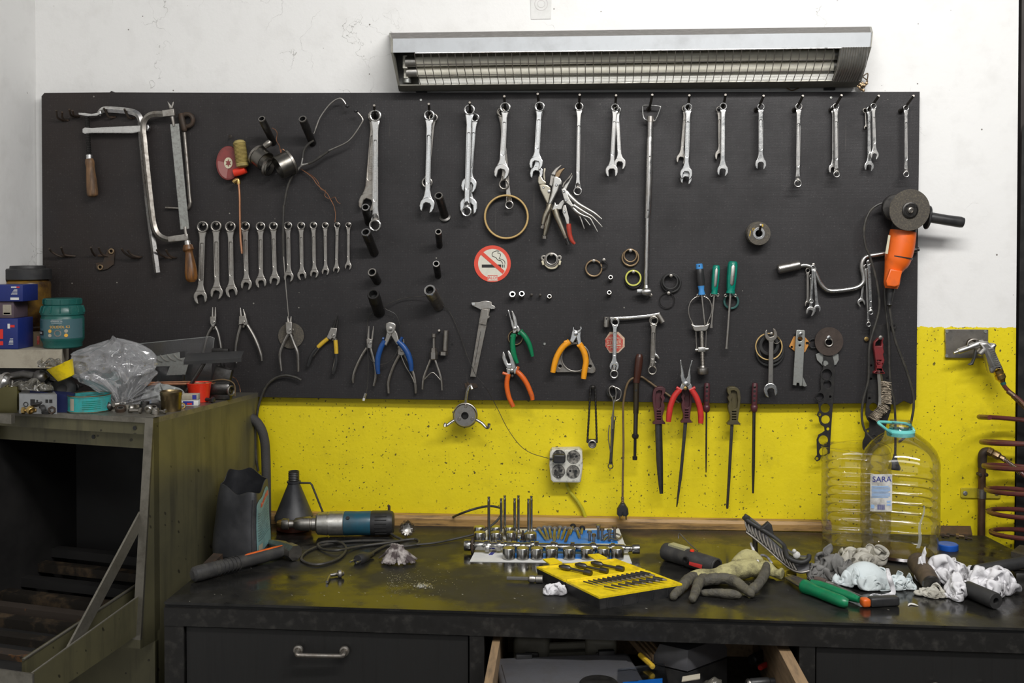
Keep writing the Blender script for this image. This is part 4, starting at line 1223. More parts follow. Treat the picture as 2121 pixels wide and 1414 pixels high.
pliers('long_nose_pliers','long nose pliers with bright red grips in front of a file',[[(1408,742.5),(1410.5,744),(1415,763),(1418,780),(1424,788),(1420,800),(1412,795),(1409,778),(1410,770)],[(1434.4,743),(1432,745),(1426,765),(1424,778),(1418,788),(1424,800),(1431,794),(1431.5,780),(1430,770)]],[[(1412,792),(1422,794),(1417,806),(1406,808)],[(1420,794),(1430,792),(1436,806),(1426,808)]],[[(1408,807,5.6),(1397,820,6),(1389,840,6),(1386,858,6),(1384.5,873,5.2)],[(1432.5,807,5.6),(1442,822,6),(1449,842,6),(1451.6,860,6),(1451.5,876,5.2)]],.072,'bright','red',[(1421,795,5)],collar=[[(1401,802),(1412,808)],[(1428,808),(1440,802)]])
nail(1419.5,804,'small brass nail carrying the red long nose pliers',.084,.0026,'brass')
for(x,y,lb)in((606,683,'nail carrying the middle circlip pliers'),(808,700,'nail under the blue end nippers'),(768,724,'nail under the long tipped circlip pliers'),(1069,695,'nail under the green needle nose pliers'),(1192,702,'nail under the amber cutters'),(1061,778,'nail under the red orange pliers'),(442,680,'nail under the small bent tip pliers'),(504,676,'nail under the splayed circlip pliers'),(690,703,'nail under the yellow and black pliers')):
 nail(x,y,lb,.040)
 # ---- sockets on studs
def sock(tip,base,r,label,L=.075,m='oxide',rim='satin',r2=None,flange=0,name='deep_socket',grp='deep sockets pushed on studs of the board'):
 T=thing(name,label,'socket',grp)
 a=W(base[0],base[1],BF-.002)
 b=W(tip[0],tip[1],BF+L)
 ax=(b-a)
 H=ax.length
 rr=r*PX*(2.9-BF-L)/2.9
 r2=(r2 or r*.92)*PX
 prof=[(r2*.8,0),(r2,.003),(r2,H*.42),(rr*.96,H*.50),(rr,H*.55),(rr,H-.003),(rr*.93,H),(rr*.66,H),(rr*.62,H-.003)]
 part(T,'body',MB().lathe(prof,a,ax,24,(True,False)),m)
 part(T,'rim',MB().lathe([(rr*1.01,H-.0022),(rr*.95,H+.0006),(rr*.70,H+.0006),(rr*.64,H-.002)],a,ax,24,(False,False)),rim)
 part(T,'bore',MB().lathe([(rr*.64,H-.001),(rr*.58,H-.018),(0.0005,H-.018)],a,ax,6,(False,True)),'ink')
 part(T,'band',MB().lathe([(rr*1.005,H*.66),(rr*1.03,H*.68),(rr*1.03,H*.72),(rr*1.005,H*.74)],a,ax,24,(False,False)),m)
 if flange:
  part(T,'flange',MB().lathe([(flange*PX,0),(flange*PX,.003),(rr,.006)],a,ax,24),m)
 return T
sock((542,246),(567,297),7.6,'long dark deep socket above the hanging bearing shells',.085,'dark','satin')
sock((626.7,246),(648,298),8.6,'long black deep socket holding the stethoscope',.085,'oxide','satin')
sock((757,429),(764,462),8.6,'bright rimmed socket between the jaws of the biggest open wrench',.075,'oxide','chrome')
sock((757.7,480.5),(776,525),10,'stepped socket below the ring of the big offset wrench',.080,'dark','chrome')
sock((770.7,563.5),(782,583),9.4,'short socket in the column beside the ratchet row, third down',.05,'oxide','satin')
sock((773,608.5),(786,648),13,'thick black impact socket at the bottom of its column',.08,'oxide','oxide')
sock((908.6,405),(922,449),9,'deep socket with a round flange beside the long bright wrench',.085,'dark','satin',flange=12.5)
sock((908,479.8),(910.5,510),7,'slim socket below the flanged deep socket',.07,'dark','satin')
sock((903.4,546),(907.5,572),7.3,'slim black socket above the thick steel socket',.065,'oxide','chrome')
sock((890,600.5),(909,634),12.8,'thick steel socket with a pale rim above the vernier caliper',.085,'dull','chrome')
ss='small sockets on short studs'
sock((1061.4,609),(1061.6,616),6.2,'small chrome socket beside the no smoking sticker, larger of two',.026,'chrome','bright',name='small_socket',grp=ss)
sock((1080.7,608),(1080.7,615),5.8,'small chrome socket standing next to a similar larger one',.026,'chrome','bright',name='small_socket',grp=ss)
sock((1138,613.5),(1138,617),4.6,'small dark socket at the end of the row under the hose clamp',.018,'dull','satin',name='small_socket',grp=ss)
sock((1264.8,574),(1265,581),4.6,'upper of two tiny sockets below the bronze rings',.022,'chrome','satin',name='small_socket',grp=ss)
sock((1262,605.5),(1262,612),4.6,'lower of two tiny sockets above the double socket bar',.022,'dull','satin',name='small_socket',grp=ss)
nail(1100.7,611,'thin black stud next to the two small chrome sockets',.045,.0024,'peg')
nail(1118.7,611.5,'thin black stud next to the small dark socket',.045,.0024,'peg')
# ---- rings
def ringthing(label,parts_,cat='ring',grp='rings and seals hung on nails',name='seal_ring'):
 T=thing(name,label,cat,grp)
 for nm,cx_,cy_,ro,ri,off,th,mm in parts_:
  part(T,nm,MB().plate([circ(cx_,cy_,ro,48),circ(cx_,cy_,ri,48)],off,th,th*.3,br=2),mm)
 return T
ringthing('large thin tan ring leaning below the long wrenches',[('band',1048.8,449,46.5,42.3,.046,.012,'yring'),('inner_edge',1048.8,450,43.2,41.6,.036,.010,'gasket')],name='piston_ring')
ringthing('medium bronze ring beside a tiny black ring',[('band',1230,555.5,18.4,14.4,.038,.005,'bronze')])
ringthing('tiny black ring beside the medium bronze ring',[('band',1250.7,547.5,8.6,6.6,.039,.004,'gasket')])
ringthing('larger bronze ring behind a smaller one, under the same nail',[('band',1305.8,533.5,18.8,14.5,.036,.005,'bronze')])
ringthing('smaller bronze ring in front of a larger one',[('band',1305.5,529,14.6,11.2,.043,.005,'bronze')])
ringthing('black ring half hidden behind the lime yellow ring',[('band',1312,579.5,18.5,14.6,.036,.005,'gasket')])
ringthing('lime yellow ring beside the breaker bar head',[('band',1311.7,575.5,17,13.6,.043,.005,'lime')])
ringthing('thick black rubber ring behind a smaller one',[('band',1390,585.5,21.5,16.5,.037,.008,'rubber')])
ringthing('smaller black rubber ring inside the thick rubber ring',[('band',1388.5,583,17,13,.046,.006,'rubber')])
ringthing('thin dark ring hanging lowest under the rubber rings',[('band',1382,621.6,16.4,14.8,.037,.004,'gasket')])
ringthing('thin copper coloured ring behind the green needle nose pliers',[('band',1067.5,699,16,13.2,.036,.004,'bronze')])
ringthing('largest black rubber ring of the bundle on the open wrench',[('band',1595,729,30.5,25,.036,.007,'rubber')])
ringthing('pale brass ring of the bundle on the open wrench',[('band',1592.5,717.5,28.5,26,.050,.004,'yring')])
ringthing('middle black rubber ring of the bundle on the open wrench',[('band',1597,724,27.5,22.5,.043,.006,'rubber')])
ringthing('small thick black ring of the bundle on the open wrench',[('band',1593,715,21.5,14,.044,.007,'rubber')])
ringthing('small thin wire ring of the bundle on the open wrench',[('band',1608,703.5,8.2,7,.053,.003,'dull')])
ringthing('small black ring beside the larger brown disc',[('band',1684.5,711,10.5,8.2,.036,.005,'rubber')])
ringthing('dark clip ring behind the second green screwdriver',[('band',1514.6,624,16.6,12,.038,.005,'greenrubber')])
for(x,y,lb)in((1230,540,'nail holding the medium bronze ring'),(1251,538,'nail holding the tiny black ring'),(1306,519,'nail holding the two bronze rings'),(1312,563,'nail holding the lime yellow ring'),(1390,571,'nail holding the rubber rings'),(1385,607,'nail holding the thin dark ring'),(1598,691,'nail holding the double open ended wrench'),(1274,660,'nail at the bright wrench over the sticker'),(1354,657,'nail at the dark ring wrench'),(1142,527,'nail holding the eared clamp'),(1685,548,'nail holding the small wrenches on the crank'),(1800,541,'nail holding the short offset wrenches'),(1348,611,'tiny nail beside the breaker bar head')):
 nail(x,y,lb,.060 if y in(691,660,657,548,541)else .050,.0024)
T=thing('eared_clamp','small steel bearing carrier with two ears on the board','clamp')
eo=circ(1142,538,15.5,30)
part(T,'body',MB().plate([eo,circ(1142.5,536.5,10.5,24)],.040,.008,.0016),'dull')
part(T,'flange_ring',MB().plate([circ(1142.5,536,12.6,28),circ(1142.5,536.5,9.8,24)],.047,.007,.0012),'satin')
for s_ in(-1,1):
 part(T,'ear',MB().plate([circ(1142+s_*16,534,6,18),circ(1142+s_*16,534,2,10)],.041,.005,.001),'dull')
 part(T,'tab',MB().box(W(1142+s_*17.5,544,.046),(.006,.008,.012),Matrix.Rotation(s_*.25,3,'Y'),.001),'seal')
part(T,'lower_band',limb([(1129,548,2),(1136,554,2.2),(1143,555.5,2.2),(1150,554,2.2),(1156,548,2)],2,.040),'seal')
# ---- stickers
T=thing('no_smoking_sticker','round red and cream no smoking sticker on the tool board','sticker')
part(T,'backing',MB().plate(circ(1020,546,38,56),BF+.0007,.0012,.0002),'stickerwhite')
part(T,'red_border',MB().plate([circ(1020,546,38,56),circ(1020.6,545.5,30.4,56)],BF+.0016,.0006,0),'stickerred')
part(T,'cigarette',MB().plate([(998,547.5),(1038,547.5),(1038,554),(998,554)],BF+.0015,.0005,0).plate([(1040,547.5),(1041.6,547.5),(1041.6,554),(1040,554)],BF+.0015,.0005,0).plate([(1043.6,547.5),(1045,547.5),(1045,554),(1043.6,554)],BF+.0015,.0005,0),'ink')
part(T,'smoke',limb([(1034,520,.7),(1028,519.5,.7),(1020.5,523,.7),(1020,530,.7),(1027,533,.7),(1031,538,.7),(1038,540,.7),(1041.5,546,.7)],.7,BF+.0014,6,4).tube(wp([(1030,523.5),(1036,525),(1036,531),(1034,535),(1040,537),(1045,541),(1046,546)],BF+.0014),.0008,6,4),'ink')
part(T,'slash',MB().plate([(996.4,527.5),(1001,522),(1045.5,561),(1041,567)],BF+.0018,.0006,0),'stickerred')
part(T,'caption_box',MB().plate([(1010,569),(1031,569),(1031,582),(1010,582)],BF+.0020,.0006,0),'stickerwhite')
part(T,'caption',MB().plate([[(1010.6,569.8),(1030.4,569.8),(1030.4,581.2),(1010.6,581.2)],[(1011.6,570.6),(1029.6,570.6),(1029.6,580.4),(1011.6,580.4)]],BF+.0025,.0005,0).text('ALO!',.0112,Matrix.Translation(W(1020.2,575.6,BF+.0025))@WALLM,sx=.92),'redink')
T=thing('octagon_sticker','torn red octagonal sticker behind a hanging wrench','sticker')
oc=[(1272+22.5*math.cos(R(22.5+45*i))/.95,709+22.5*math.sin(R(22.5+45*i))/.95)for i in range(8)]
oc[3:5]=[(1254,717),(1258,709),(1253,703)]
part(T,'backing',MB().plate(oc,BF+.0007,.0012,.0002),'oldcream')
part(T,'red_field',MB().plate([(1272+18.6*math.cos(R(22.5+45*i))/.95,710+18.6*math.sin(R(22.5+45*i))/.95)for i in range(8)],BF+.0016,.0006,0),'oldred')
mt=Matrix.Translation(W(1272,708.5,BF+.0023))@WALLM
part(T,'lettering',MB().text('STELER',.0125,mt,sx=1.0).plate([(1258,714),(1286,714),(1286,716),(1258,716)],BF+.0022,.0004,0).plate([(1262,699),(1282,699),(1282,700.6),(1262,700.6)],BF+.0022,.0004,0).plate([(1264,719),(1280,719),(1280,720.4),(1264,720.4)],BF+.0022,.0004,0),'oldcream')
# ---- tan stick-on details done; breaker bar
T=thing('breaker_bar','long steel breaker bar hanging from a wire loop','breaker bar')
part(T,'loop',MB().tube(wp([(1341,250),(1333,244),(1331.5,222),(1336,218.5),(1350,219),(1366,220.5),(1367.5,226),(1358,249),(1354,250)],.052),.0022,8,3),'bright')
part(T,'collar',limb([(1347.5,241,7),(1347,253,7.2)],7,.052,16,1),'satin')
part(T,'tube',MB().tube(wp([(1347,252),(1346.5,284)],.052),6.2*PX,18).tube(wp([(1346.5,284),(1346,288),(1344.2,370),(1342,440),(1340.4,452)],.052),[6.4*PX,7*PX,7*PX,6.8*PX,5.2*PX],18),'chrome')
part(T,'shaft',limb([(1341.4,448,5.2),(1340.5,500,4.8),(1338.4,596,4.8)],5,.052,14,1),'chrome')
part(T,'drive_head',MB().lathe([(.001,-.012),(.008,-.0115),(.0105,-.006),(.011,0),(.0105,.006),(.008,.0115),(.001,.012)],W(1339,604,.056),(1,0,0),20).tube(wp([(1338.4,590),(1338.8,600)],.053),[.0062,.009],14),'chrome')
part(T,'square_drive',MB().box(W(1325.5,603,.056),(.017,.010,.010),bev=.0012),'bright')
for y_ in(324,435):
 part(T,'pin',MB().lathe([(.0018,0),(.0014,.0008)],W(1346-(y_-324)*.035,y_,.0615),(0,-1,0),10),'oxide')
 # ---- double socket bar
T=thing('double_socket_bar','flat bar with a hinged socket at each end','socket wrench')
part(T,'bar',MB().plate([(1263,656),(1300,655.5),(1345,651),(1366,647),(1368,653),(1346,656.5),(1300,660.5),(1263,661.5)],.046,.006,.0015),'chrome')
part(T,'socket_end',MB().tube(wp([(1256.5,656),(1255.6,676)],.048),.0078,18).tube(wp([(1255.6,675),(1255.6,677)],.048),.0062,18),'satin')
part(T,'socket_end',MB().tube(wp([(1362.5,650),(1373,667)],.048),.0076,18),'satin')
part(T,'hinge_pin',MB().lathe([(.002,0),(.002,.001)],W(1256.3,660,.0565),(0,-1,0),10),'oxide')
# ---- screwdrivers
def screwdriver(label,p0,p1,tip,rh,hm,off,shaft_r=2.2,blade=True,extra=None):
 T=thing('screwdriver',label,'screwdriver','screwdrivers hung in spring clips')
 ux,uy,L=dirv(p0,p1)
 q=lambda t:(p0[0]+ux*L*t,p0[1]+uy*L*t)
 if extra is None:
  hb=MB().tube([W(*q(t),off)for t in(0,.04,.12,.5,.82,.9,.95,1)],[k*rh*PX for k in(.72,.95,1.05,1.05,.92,.8,.92,.92)],10)
  part(T,'handle',hb,hm)
  s_=Vector((0,-rh*PX*.98,0))
  part(T,'grip_insert',MB().tube([W(*q(t),off)+s_ for t in(.1,.16,.7,.76)],[.0008,rh*PX*.42,rh*PX*.40,.0008],8,flat=.3,ref=Vector((0,-1,0))),'alu')
 else:
  extra(T,q,off)
 sh=MB().tube([W(*p1,off),W(*tip,off)],shaft_r*PX,10)
 part(T,'shaft',sh,'satin')
 if blade:
  ux,uy,L=dirv(p1,tip)
  part(T,'blade_tip',MB().plate([(tip[0]-uy*2.2-ux*8,tip[1]+ux*2.2-uy*8),(tip[0]-uy*3.3,tip[1]+ux*3.3),(tip[0]+uy*3.3,tip[1]-ux*3.3),(tip[0]+uy*2.2-ux*8,tip[1]-ux*2.2-uy*8)],off,.002,.0004),'dull')
 return T
def bluegrip(T,q,off):
 part(T,'handle',MB().tube([W(*q(t),off)for t in(.16,.2,.35,.55,.68,.72)],[k*PX for k in(6.6,8,7.8,8.6,7.2,6.6)],14),'blackpl')
 part(T,'end_cap',MB().tube([W(*q(t),off)for t in(0,.02,.16,.18)],[k*PX for k in(5.6,7,7.4,6.4)],14),'lblue')
 part(T,'neck',MB().tube([W(*q(t),off)for t in(.70,.74,.86,.97,1)],[k*PX for k in(6.8,6.6,5.4,7.2,7)],14),'lblue')
 part(T,'hang_hole',MB().lathe([(.002,0),(.002,.001)],W(*q(.07),off+.0092),(0,-1,0),10),'ink')
screwdriver('screwdriver with a black and blue handle above the ring spreader',(1448,546),(1453.6,610),(1460,672),8,'lblue',.058,1.9,False,bluegrip)
screwdriver('smaller green screwdriver next to the black and blue one',(1484,549),(1479.6,609),(1473.4,679),7.4,'teal',.052,2.2)
screwdriver('larger green screwdriver in front of a dark clip ring',(1518.4,541),(1513.2,607),(1505,722),9.6,'teal',.056,2.6)
for k,(x,y)in enumerate(((1452.5,612),(1480.5,611),(1513,612))):
 T=thing('spring_clip',['spring clip holding the black and blue screwdriver','spring clip holding the smaller green screwdriver','spring clip holding the larger green screwdriver'][k],'clip','screwdriver spring clips')
 for s_ in(-1,1):
  part(T,'curl',MB().ring(W(x+s_*(6.5 if k<2 else 10),y,.052),(0,-1,0),.0032,.0015,16,6),'satin')
 part(T,'strap',MB().box(W(x,y,.034),(.012,.006,.008),bev=.001),'dull')
 # ---- ring spreader / puller under the blue screwdriver
T=thing('spring_compressor','small puller with a thin wire hoop, threaded rod and knurled knob','puller')
part(T,'hoop',MB().tube(wp([(1437,674),(1428,655),(1427,636),(1433,622),(1445,613.5),(1456,613),(1468,620),(1474,634),(1473,650),(1464,672)],.050),.0017,8,4),'satin')
part(T,'yoke',MB().plate([(1431,670),(1440,674),(1460,673),(1470.6,668.5),(1466,681),(1462,685),(1440,686),(1436,683)],.050,.012,.002),'satin')
part(T,'rod',limb([(1441.5,684,1.3),(1443,725,1.3)],1,.050,8,1),'satin')
part(T,'rod',limb([(1463,684,1.3),(1462,725,1.3)],1,.050,8,1),'satin')
part(T,'crossbar',MB().box(W(1453,723.5,.050),(.020,.014,.013),bev=.002).tube(wp([(1440,724.5),(1467,722.5)],.050),.0042,12),'alu')
sc_=MB()
n_=60
sc_.lathe([((4.2+(.5 if i%2 else-.2))*PX,i/n_*(W(1453,686,.05)-W(1455.4,757,.05)).length)for i in range(n_+1)],W(1453,686,.05),W(1455.4,757,.05)-W(1453,686,.05),16)
part(T,'threaded_rod',sc_,'dull')
part(T,'knob',MB().lathe([(.007,0),(.009,.004),(.0148,.006),(.0152,.008),(.0152,.019),(.0135,.022)],W(1455.2,757,.05),W(1455.6,778,.05)-W(1455.2,757,.05),40,wob=lambda a,h:1+.03*math.sin(a*20)),'satin')
# ---- vernier caliper
T=thing('vernier_caliper','grey steel vernier caliper hanging at a slant','caliper')
cv=lambda pts:[(730+x/4.42,580+y/4.42)for x,y in pts]
part(T,'beam',MB().plate(cv([(1185,232),(1262,250),(1130,886),(1078,882)]),.040,.0045,.0006),'dull')
part(T,'fixed_jaw',MB().plate(cv([(1090,206),(1105,203),(1160,200),(1215,188),(1272,198),(1276,226),(1300,236),(1311,252),(1300,264),(1268,266),(1262,258),(1200,262),(1172,270),(1160,262),(1098,232)]),.041,.006,.0008),'satin')
part(T,'jaw_tip',MB().plate(cv([(1090,208),(1122,208),(1118,232),(1096,228)]),.0445,.002,.0003),'bright')
part(T,'slider',MB().plate(cv([(1188,262),(1246,268),(1240,320),(1258,330),(1254,346),(1240,352),(1226,412),(1172,402),(1160,400),(1158,386),(1172,378)]),.044,.006,.001),'dull')
part(T,'scale_marks',MB().plate(cv([(1172,470),(1176,470),(1120,780),(1116,780)]),.0425,.0006,0),'oxide')
# ---- bolts hung beside the caliper
T=thing('clevis_puller','two legged bolt puller with thin curved legs and a hex body','puller')
part(T,'screw',limb([(898.6,691,4.6),(898.6,698,4.6),(898.6,700,3),(898.6,722,3.2)],3,.05,12,1),'dull')
part(T,'hex_body',MB().lathe([(.0085,0),(.011,.003),(.011,.020),(.009,.022),(.009,.030),(.007,.032)],W(898,745,.05),W(898,716,.05)-W(898,745,.05),6),'dull')
for pts in([(892,744,2.6),(884,764,2.6),(877,785,2.6),(875,806,2)],[(901,744,2.6),(908,764,2.6),(914,785,2.6),(916,808,2)]):
 part(T,'leg',limb(pts,2.6,.05),'satin')
part(T,'spring',limb([(878,787,1),(888,776,1),(896,771,1),(904,777,1),(913,788,1)],1,.05),'satin')
T=thing('stud_bolt','grey hex headed stud bolt beside the two legged puller','bolt')
part(T,'shaft',limb([(924,684,5.4),(922,726,5.6)],5,.044,14,1),'dull')
part(T,'hex_head',MB().lathe([(.0125,0),(.0125,.009),(.009,.0105)],W(918.6,735,.044),W(919,727,.044)-W(918.6,735,.044),6),'dull')
part(T,'pin',MB().lathe([(.003,0),(.003,.012)],W(910.6,686,.034),(0,-1,.3),10),'dull')
# ---- three legged filter wrench
T=thing('filter_wrench','three legged oil filter wrench with a round grey gear head','wrench')
part(T,'head',MB().lathe([(.0285,0),(.0305,.003),(.0305,.018),(.0285,.021),(.010,.021),(.009,.019),(.009,.006)],W(964.5,858,.040),(0,-1,0),44,(True,True)),'satin')
part(T,'gear_ring',MB().lathe([(.031,.006),(.033,.007),(.033,.014),(.031,.015)],W(964.5,858,.040),(0,-1,0),60,(False,False),wob=lambda a,h:1+.012*math.sin(a*30)),'dull')
part(T,'drive_hole',MB().lathe([(.0095,.0212),(.0088,.0212),(.008,.012),(.0004,.012)],W(964.5,858,.040),(0,-1,0),4*6,(False,True)),'oxide')
for a_ in(90,215,325):
 p=W(964.5+16.5*math.cos(R(a_)),858-17*math.sin(R(a_)),.061)
 part(T,'screw_head',MB().lathe([(.0046,0),(.0038,.002),(.0018,.002),(.0016,.0012)],p,(0,-1,0),14),'dull')
for pts in([(964,836),(966,820),(969,805),(975,798),(978,806)],[(944,868),(932,876),(925,881),(922,878),(921,884)],[(985,868),(998,876),(1007,885),(1012,884),(1013,878)]):
 part(T,'leg',MB().tube([W(x,y,.050+.004*i)for i,(x,y)in enumerate(pts)],.0042,12,4),'chrome')
T=thing('bent_hook','rusty bent hook carrying the three legged filter wrench','hook')
part(T,'wire',MB().tube(wp([(972,802,BF-.004),(972,800,.045),(970,796,.06),(968,792,.055)],0),.003,8,4),'rust')
part(T,'plate',MB().plate([(962,793),(987,794),(990,802),(975,806),(964,803)],BF+.0012,.0022,.0004),'rust')
# ---- bunch of locking pliers hung under the bright wrench
z9=lambda x,y:(1090+x/7.07,320+y/7.07)
lpg='locking pliers hung in a bunch'
def zp(pts):
 return[z9(*p)for p in pts]
def zl(pts,off,n=12,sm=4,flat=1.0):
 return limb([z9(x,y)+(r,)for x,y,r in pts],3,off,n,sm,flat)
M['nickel']=mat('yellowed_nickel',(.50,.46,.37),.36,1,(.20,.17,.12),.6,60)
def rivets(T,pts,off):
 for x,y,r in pts:
  part(T,'rivet',MB().lathe([(r*PX,0),(r*PX,.0014),(r*PX*.6,.0024)],W(*z9(x,y),off),(0,-1,0),14),'bright')
T=thing('locking_pliers','rearmost yellowed locking pliers, jaw just under the two bright open jaws','pliers',lpg)
part(T,'jaw',MB().plate(zp([(175,330),(195,305),(215,310),(250,370),(290,400),(292,432),(240,440),(185,442),(170,400)]),.060,.010,.002),'nickel')
part(T,'jaw',MB().plate(zp([(252,210),(268,198),(284,206),(276,280),(288,380),(262,390),(246,330)]),.060,.010,.002),'nickel')
part(T,'body',MB().plate(zp([(190,442),(250,434),(310,445),(360,485),(368,540),(350,640),(330,720),(300,720),(250,610),(205,520)]),.060,.014,.003),'nickel')
part(T,'barrel',zl([(325,690,4.5),(330,850,6.2),(310,1000,6),(285,1120,4.6),(272,1180,3.6)],.054),'nickel')
part(T,'adjusting_screw',zl([(274,1165,2.8),(270,1185,2.8),(268,1190,5.6),(266,1232,5.6)],.054,10,1),'dull')
rivets(T,[(335,540,3.6),(252,484,2.2)],.067)
T=thing('locking_pliers','front locking pliers with curved jaws and a slim straight barrel','pliers',lpg)
part(T,'jaw',MB().plate(zp([(362,290),(385,250),(430,200),(500,155),(526,150),(520,170),(470,220),(440,260),(430,310),(375,300)]),.074,.011,.002),'satin')
part(T,'jaw',MB().plate(zp([(418,315),(440,260),(480,225),(545,198),(572,204),(530,250),(505,290),(490,330),(455,345)]),.078,.010,.002),'bronze')
part(T,'rear_plate',MB().plate(zp([(362,300),(412,300),(400,400),(375,470),(338,440)]),.070,.006,.001),'satin')
part(T,'body',MB().plate(zp([(405,325),(440,318),(500,350),(522,390),(520,440),(488,455),(470,520),(430,600),(370,720),(330,745),(322,720),(370,560),(390,430)]),.078,.014,.003),'alu')
part(T,'barrel',zl([(352,720,5),(325,800,5.8),(280,900,5.2),(258,975,4.4),(246,1022,3.8)],.078),'nickel')
part(T,'adjusting_screw',zl([(250,1010,2.6),(244,1040,2.6),(242,1044,4.4),(230,1082,4.4)],.078,10,1),'dull')
rivets(T,[(442,446,2.8)],.085)
T=thing('locking_pliers','locking pliers with a bright red dipped lever','pliers',lpg)
part(T,'bracket',MB().plate(zp([(370,820),(400,740),(420,690),(440,735),(470,730),(500,690),(545,660),(572,700),(540,750),(520,805),(470,810)]),.062,.010,.002),'alu')
part(T,'barrel',zl([(420,800,6.5),(450,900,6.4),(500,1020,5.6),(550,1140,4.8),(585,1222,4)],.064),'nickel')
part(T,'adjusting_screw',zl([(588,1226,3),(605,1275,3.2),(606,1280,5),(616,1318,5)],.064,10,1),'oxide')
part(T,'lever',MB().plate(zp([(530,790),(545,745),(580,740),(600,820),(630,930),(632,1016),(590,1020),(560,920),(530,850)]),.070,.006,.0015),'alu')
part(T,'red_grip',zl([(622,1012,4.6),(625,1080,5),(640,1180,4.4),(670,1260,4),(712,1308,2.6)],.070,12,4,.8),mat('dipped_red_grip',(.40,.04,.02),.4,0,(.15,.02,.015),.4,40))
rivets(T,[(562,838,2.6)],.074)
T=thing('locking_pliers','long nosed locking pliers with splayed thin curved legs','pliers',lpg)
part(T,'jaw',MB().plate(zp([(520,470),(545,410),(600,350),(640,300),(662,268),(676,285),(640,345),(600,385),(560,440),(540,500)]),.072,.010,.002),'dull')
part(T,'jaw',MB().plate(zp([(540,490),(570,440),(620,390),(660,320),(678,300),(680,330),(640,410),(610,470),(585,530),(545,535)]),.076,.009,.002),'alu')
part(T,'body',MB().plate(zp([(515,500),(560,495),(590,520),(610,600),(640,660),(700,760),(660,770),(600,720),(565,690),(540,620),(522,550)]),.078,.011,.002),'alu')
rivets(T,[(550,542,2.6),(582,668,2.8)],.084)
for k,pts in enumerate(([(590,535,3),(650,620,4.6),(760,720,4.4),(880,790,3.6),(1000,860,3),(1105,945,1.6)],[(690,740,4.2),(780,800,4),(880,860,3.2),(960,905,2.4),(1040,980,1.8),(1112,1058,1)],[(650,740,4.4),(740,840,4.2),(830,890,2.8),(930,930,1.8),(985,1020,1.6),(1045,1130,1)],[(760,870,2),(795,930,1.6),(825,1010,1.5),(850,1085,1)],[(820,890,2),(860,940,1.6),(935,1035,1)])):
 part(T,'leg',zl(pts,.076-.003*k),'alu')
 # ------------------------------------------------------------------ left end of the board
def z1(x,y):
 return 80+x/3.075,180+y/3.075
T=thing('bar_clamp','steel screw clamp with a wooden handle hanging at the corner of the board','clamp')
part(T,'bar',MB().tube(wp([z1(380,178),z1(400,152),z1(430,143),z1(520,148),z1(590,157),z1(630,175),z1(650,215),z1(652,280),z1(668,450),z1(695,720),z1(725,960),z1(755,1182)],.052),[.0062,.0075]+[.0082]*10,4,3,ref=Vector((0,-1,0)),flat=.8),'chrome')
part(T,'anvil',MB().plate([z1(258,165),z1(300,166),z1(345,172),z1(386,164),z1(400,150),z1(410,172),z1(380,186),z1(320,190),z1(262,180)],.052,.016,.003),'bright')
part(T,'sliding_arm',MB().plate([z1(284,268),z1(300,258),z1(345,262),z1(420,256),z1(600,248),z1(640,246),z1(706,240),z1(712,262),z1(700,282),z1(640,290),z1(600,298),z1(480,296),z1(345,296),z1(300,302),z1(284,292)],.052,.014,.003),'bright')
pa,pb=W(*z1(308,190),.052),W(*z1(322,438),.052)
part(T,'screw',MB().lathe([((.0052 if i%2 else .0066),(pb-pa).length*i/46)for i in range(47)],pa,pb-pa,14),'oxide')
part(T,'ferrule',limb([z1(322,432)+(6.4,),z1(323,460)+(6.6,)],6,.052,16,1),'bright')
part(T,'wooden_handle',limb([z1(323,458)+(7.6,),z1(326,480)+(9.4,),z1(330,520)+(8.6,),z1(336,590)+(10.4,),z1(342,660)+(11.4,),z1(344,690)+(10.4,),z1(345,700)+(6,)],9,.052,18),'wood')
T=thing('hacksaw','steel hacksaw with a wooden handle overlapping the screw clamp','hacksaw')
part(T,'frame',MB().tube(wp([z1(800,172),z1(740,172),z1(700,184),z1(674,215),z1(665,262),z1(672,340),z1(690,520),z1(712,720),z1(728,850),z1(748,920),z1(780,955),z1(830,972),z1(880,968),z1(940,955)],.064),.0078,4,4,ref=Vector((0,-1,0)),flat=.7),'dull')
for q_ in([(790,150),(866,140),(872,184),(796,192)],[(826,952),(955,934),(958,976),(830,988)]):
 part(T,'frame_sleeve',MB().plate([z1(*p)for p in q_],.064,.013,.002),'satin')
ba,bb=z1(866,236),z1(932,905)
ux,uy,L=dirv(ba,bb)
le,ri=[],[]
for i in range(141):
 t=L*i/140
 k=8.6+(.7 if i%2 else 0)
 le.append((ba[0]+ux*t-uy*k,ba[1]+uy*t+ux*k))
 ri.append((ba[0]+ux*t+uy*k,ba[1]+uy*t-ux*k))
part(T,'blade',MB().plate([le+ri[::-1]],.066,.0022,.0003),'zinc')
part(T,'blade_pin',limb([z1(852,190)+(4,),z1(860,236)+(3,),z1(862,250)+(2.4,)],3,.068,10,1).tube(wp([z1(932,890),z1(940,950)],.068),.004,10),'satin')
part(T,'wing_nut',MB().plate([z1(822,92),z1(838,110),z1(846,122),z1(855,98),z1(864,92),z1(862,112),z1(856,138),z1(836,140)],.064,.006,.0015),'satin')
part(T,'ferrule',limb([z1(946,978)+(6,),z1(950,1004)+(6.6,)],6,.064,14,1),'chrome')
part(T,'wooden_handle',limb([z1(951,1004)+(9,),z1(954,1035)+(11.4,),z1(957,1050)+(8.2,),z1(962,1090)+(9.4,),z1(970,1170)+(12.4,),z1(974,1220)+(12,),z1(976,1242)+(7,)],9,.064,18),'wood2')
T=thing('hook_bolt','rusty eye rod with a bent lower end behind the hacksaw','rod')
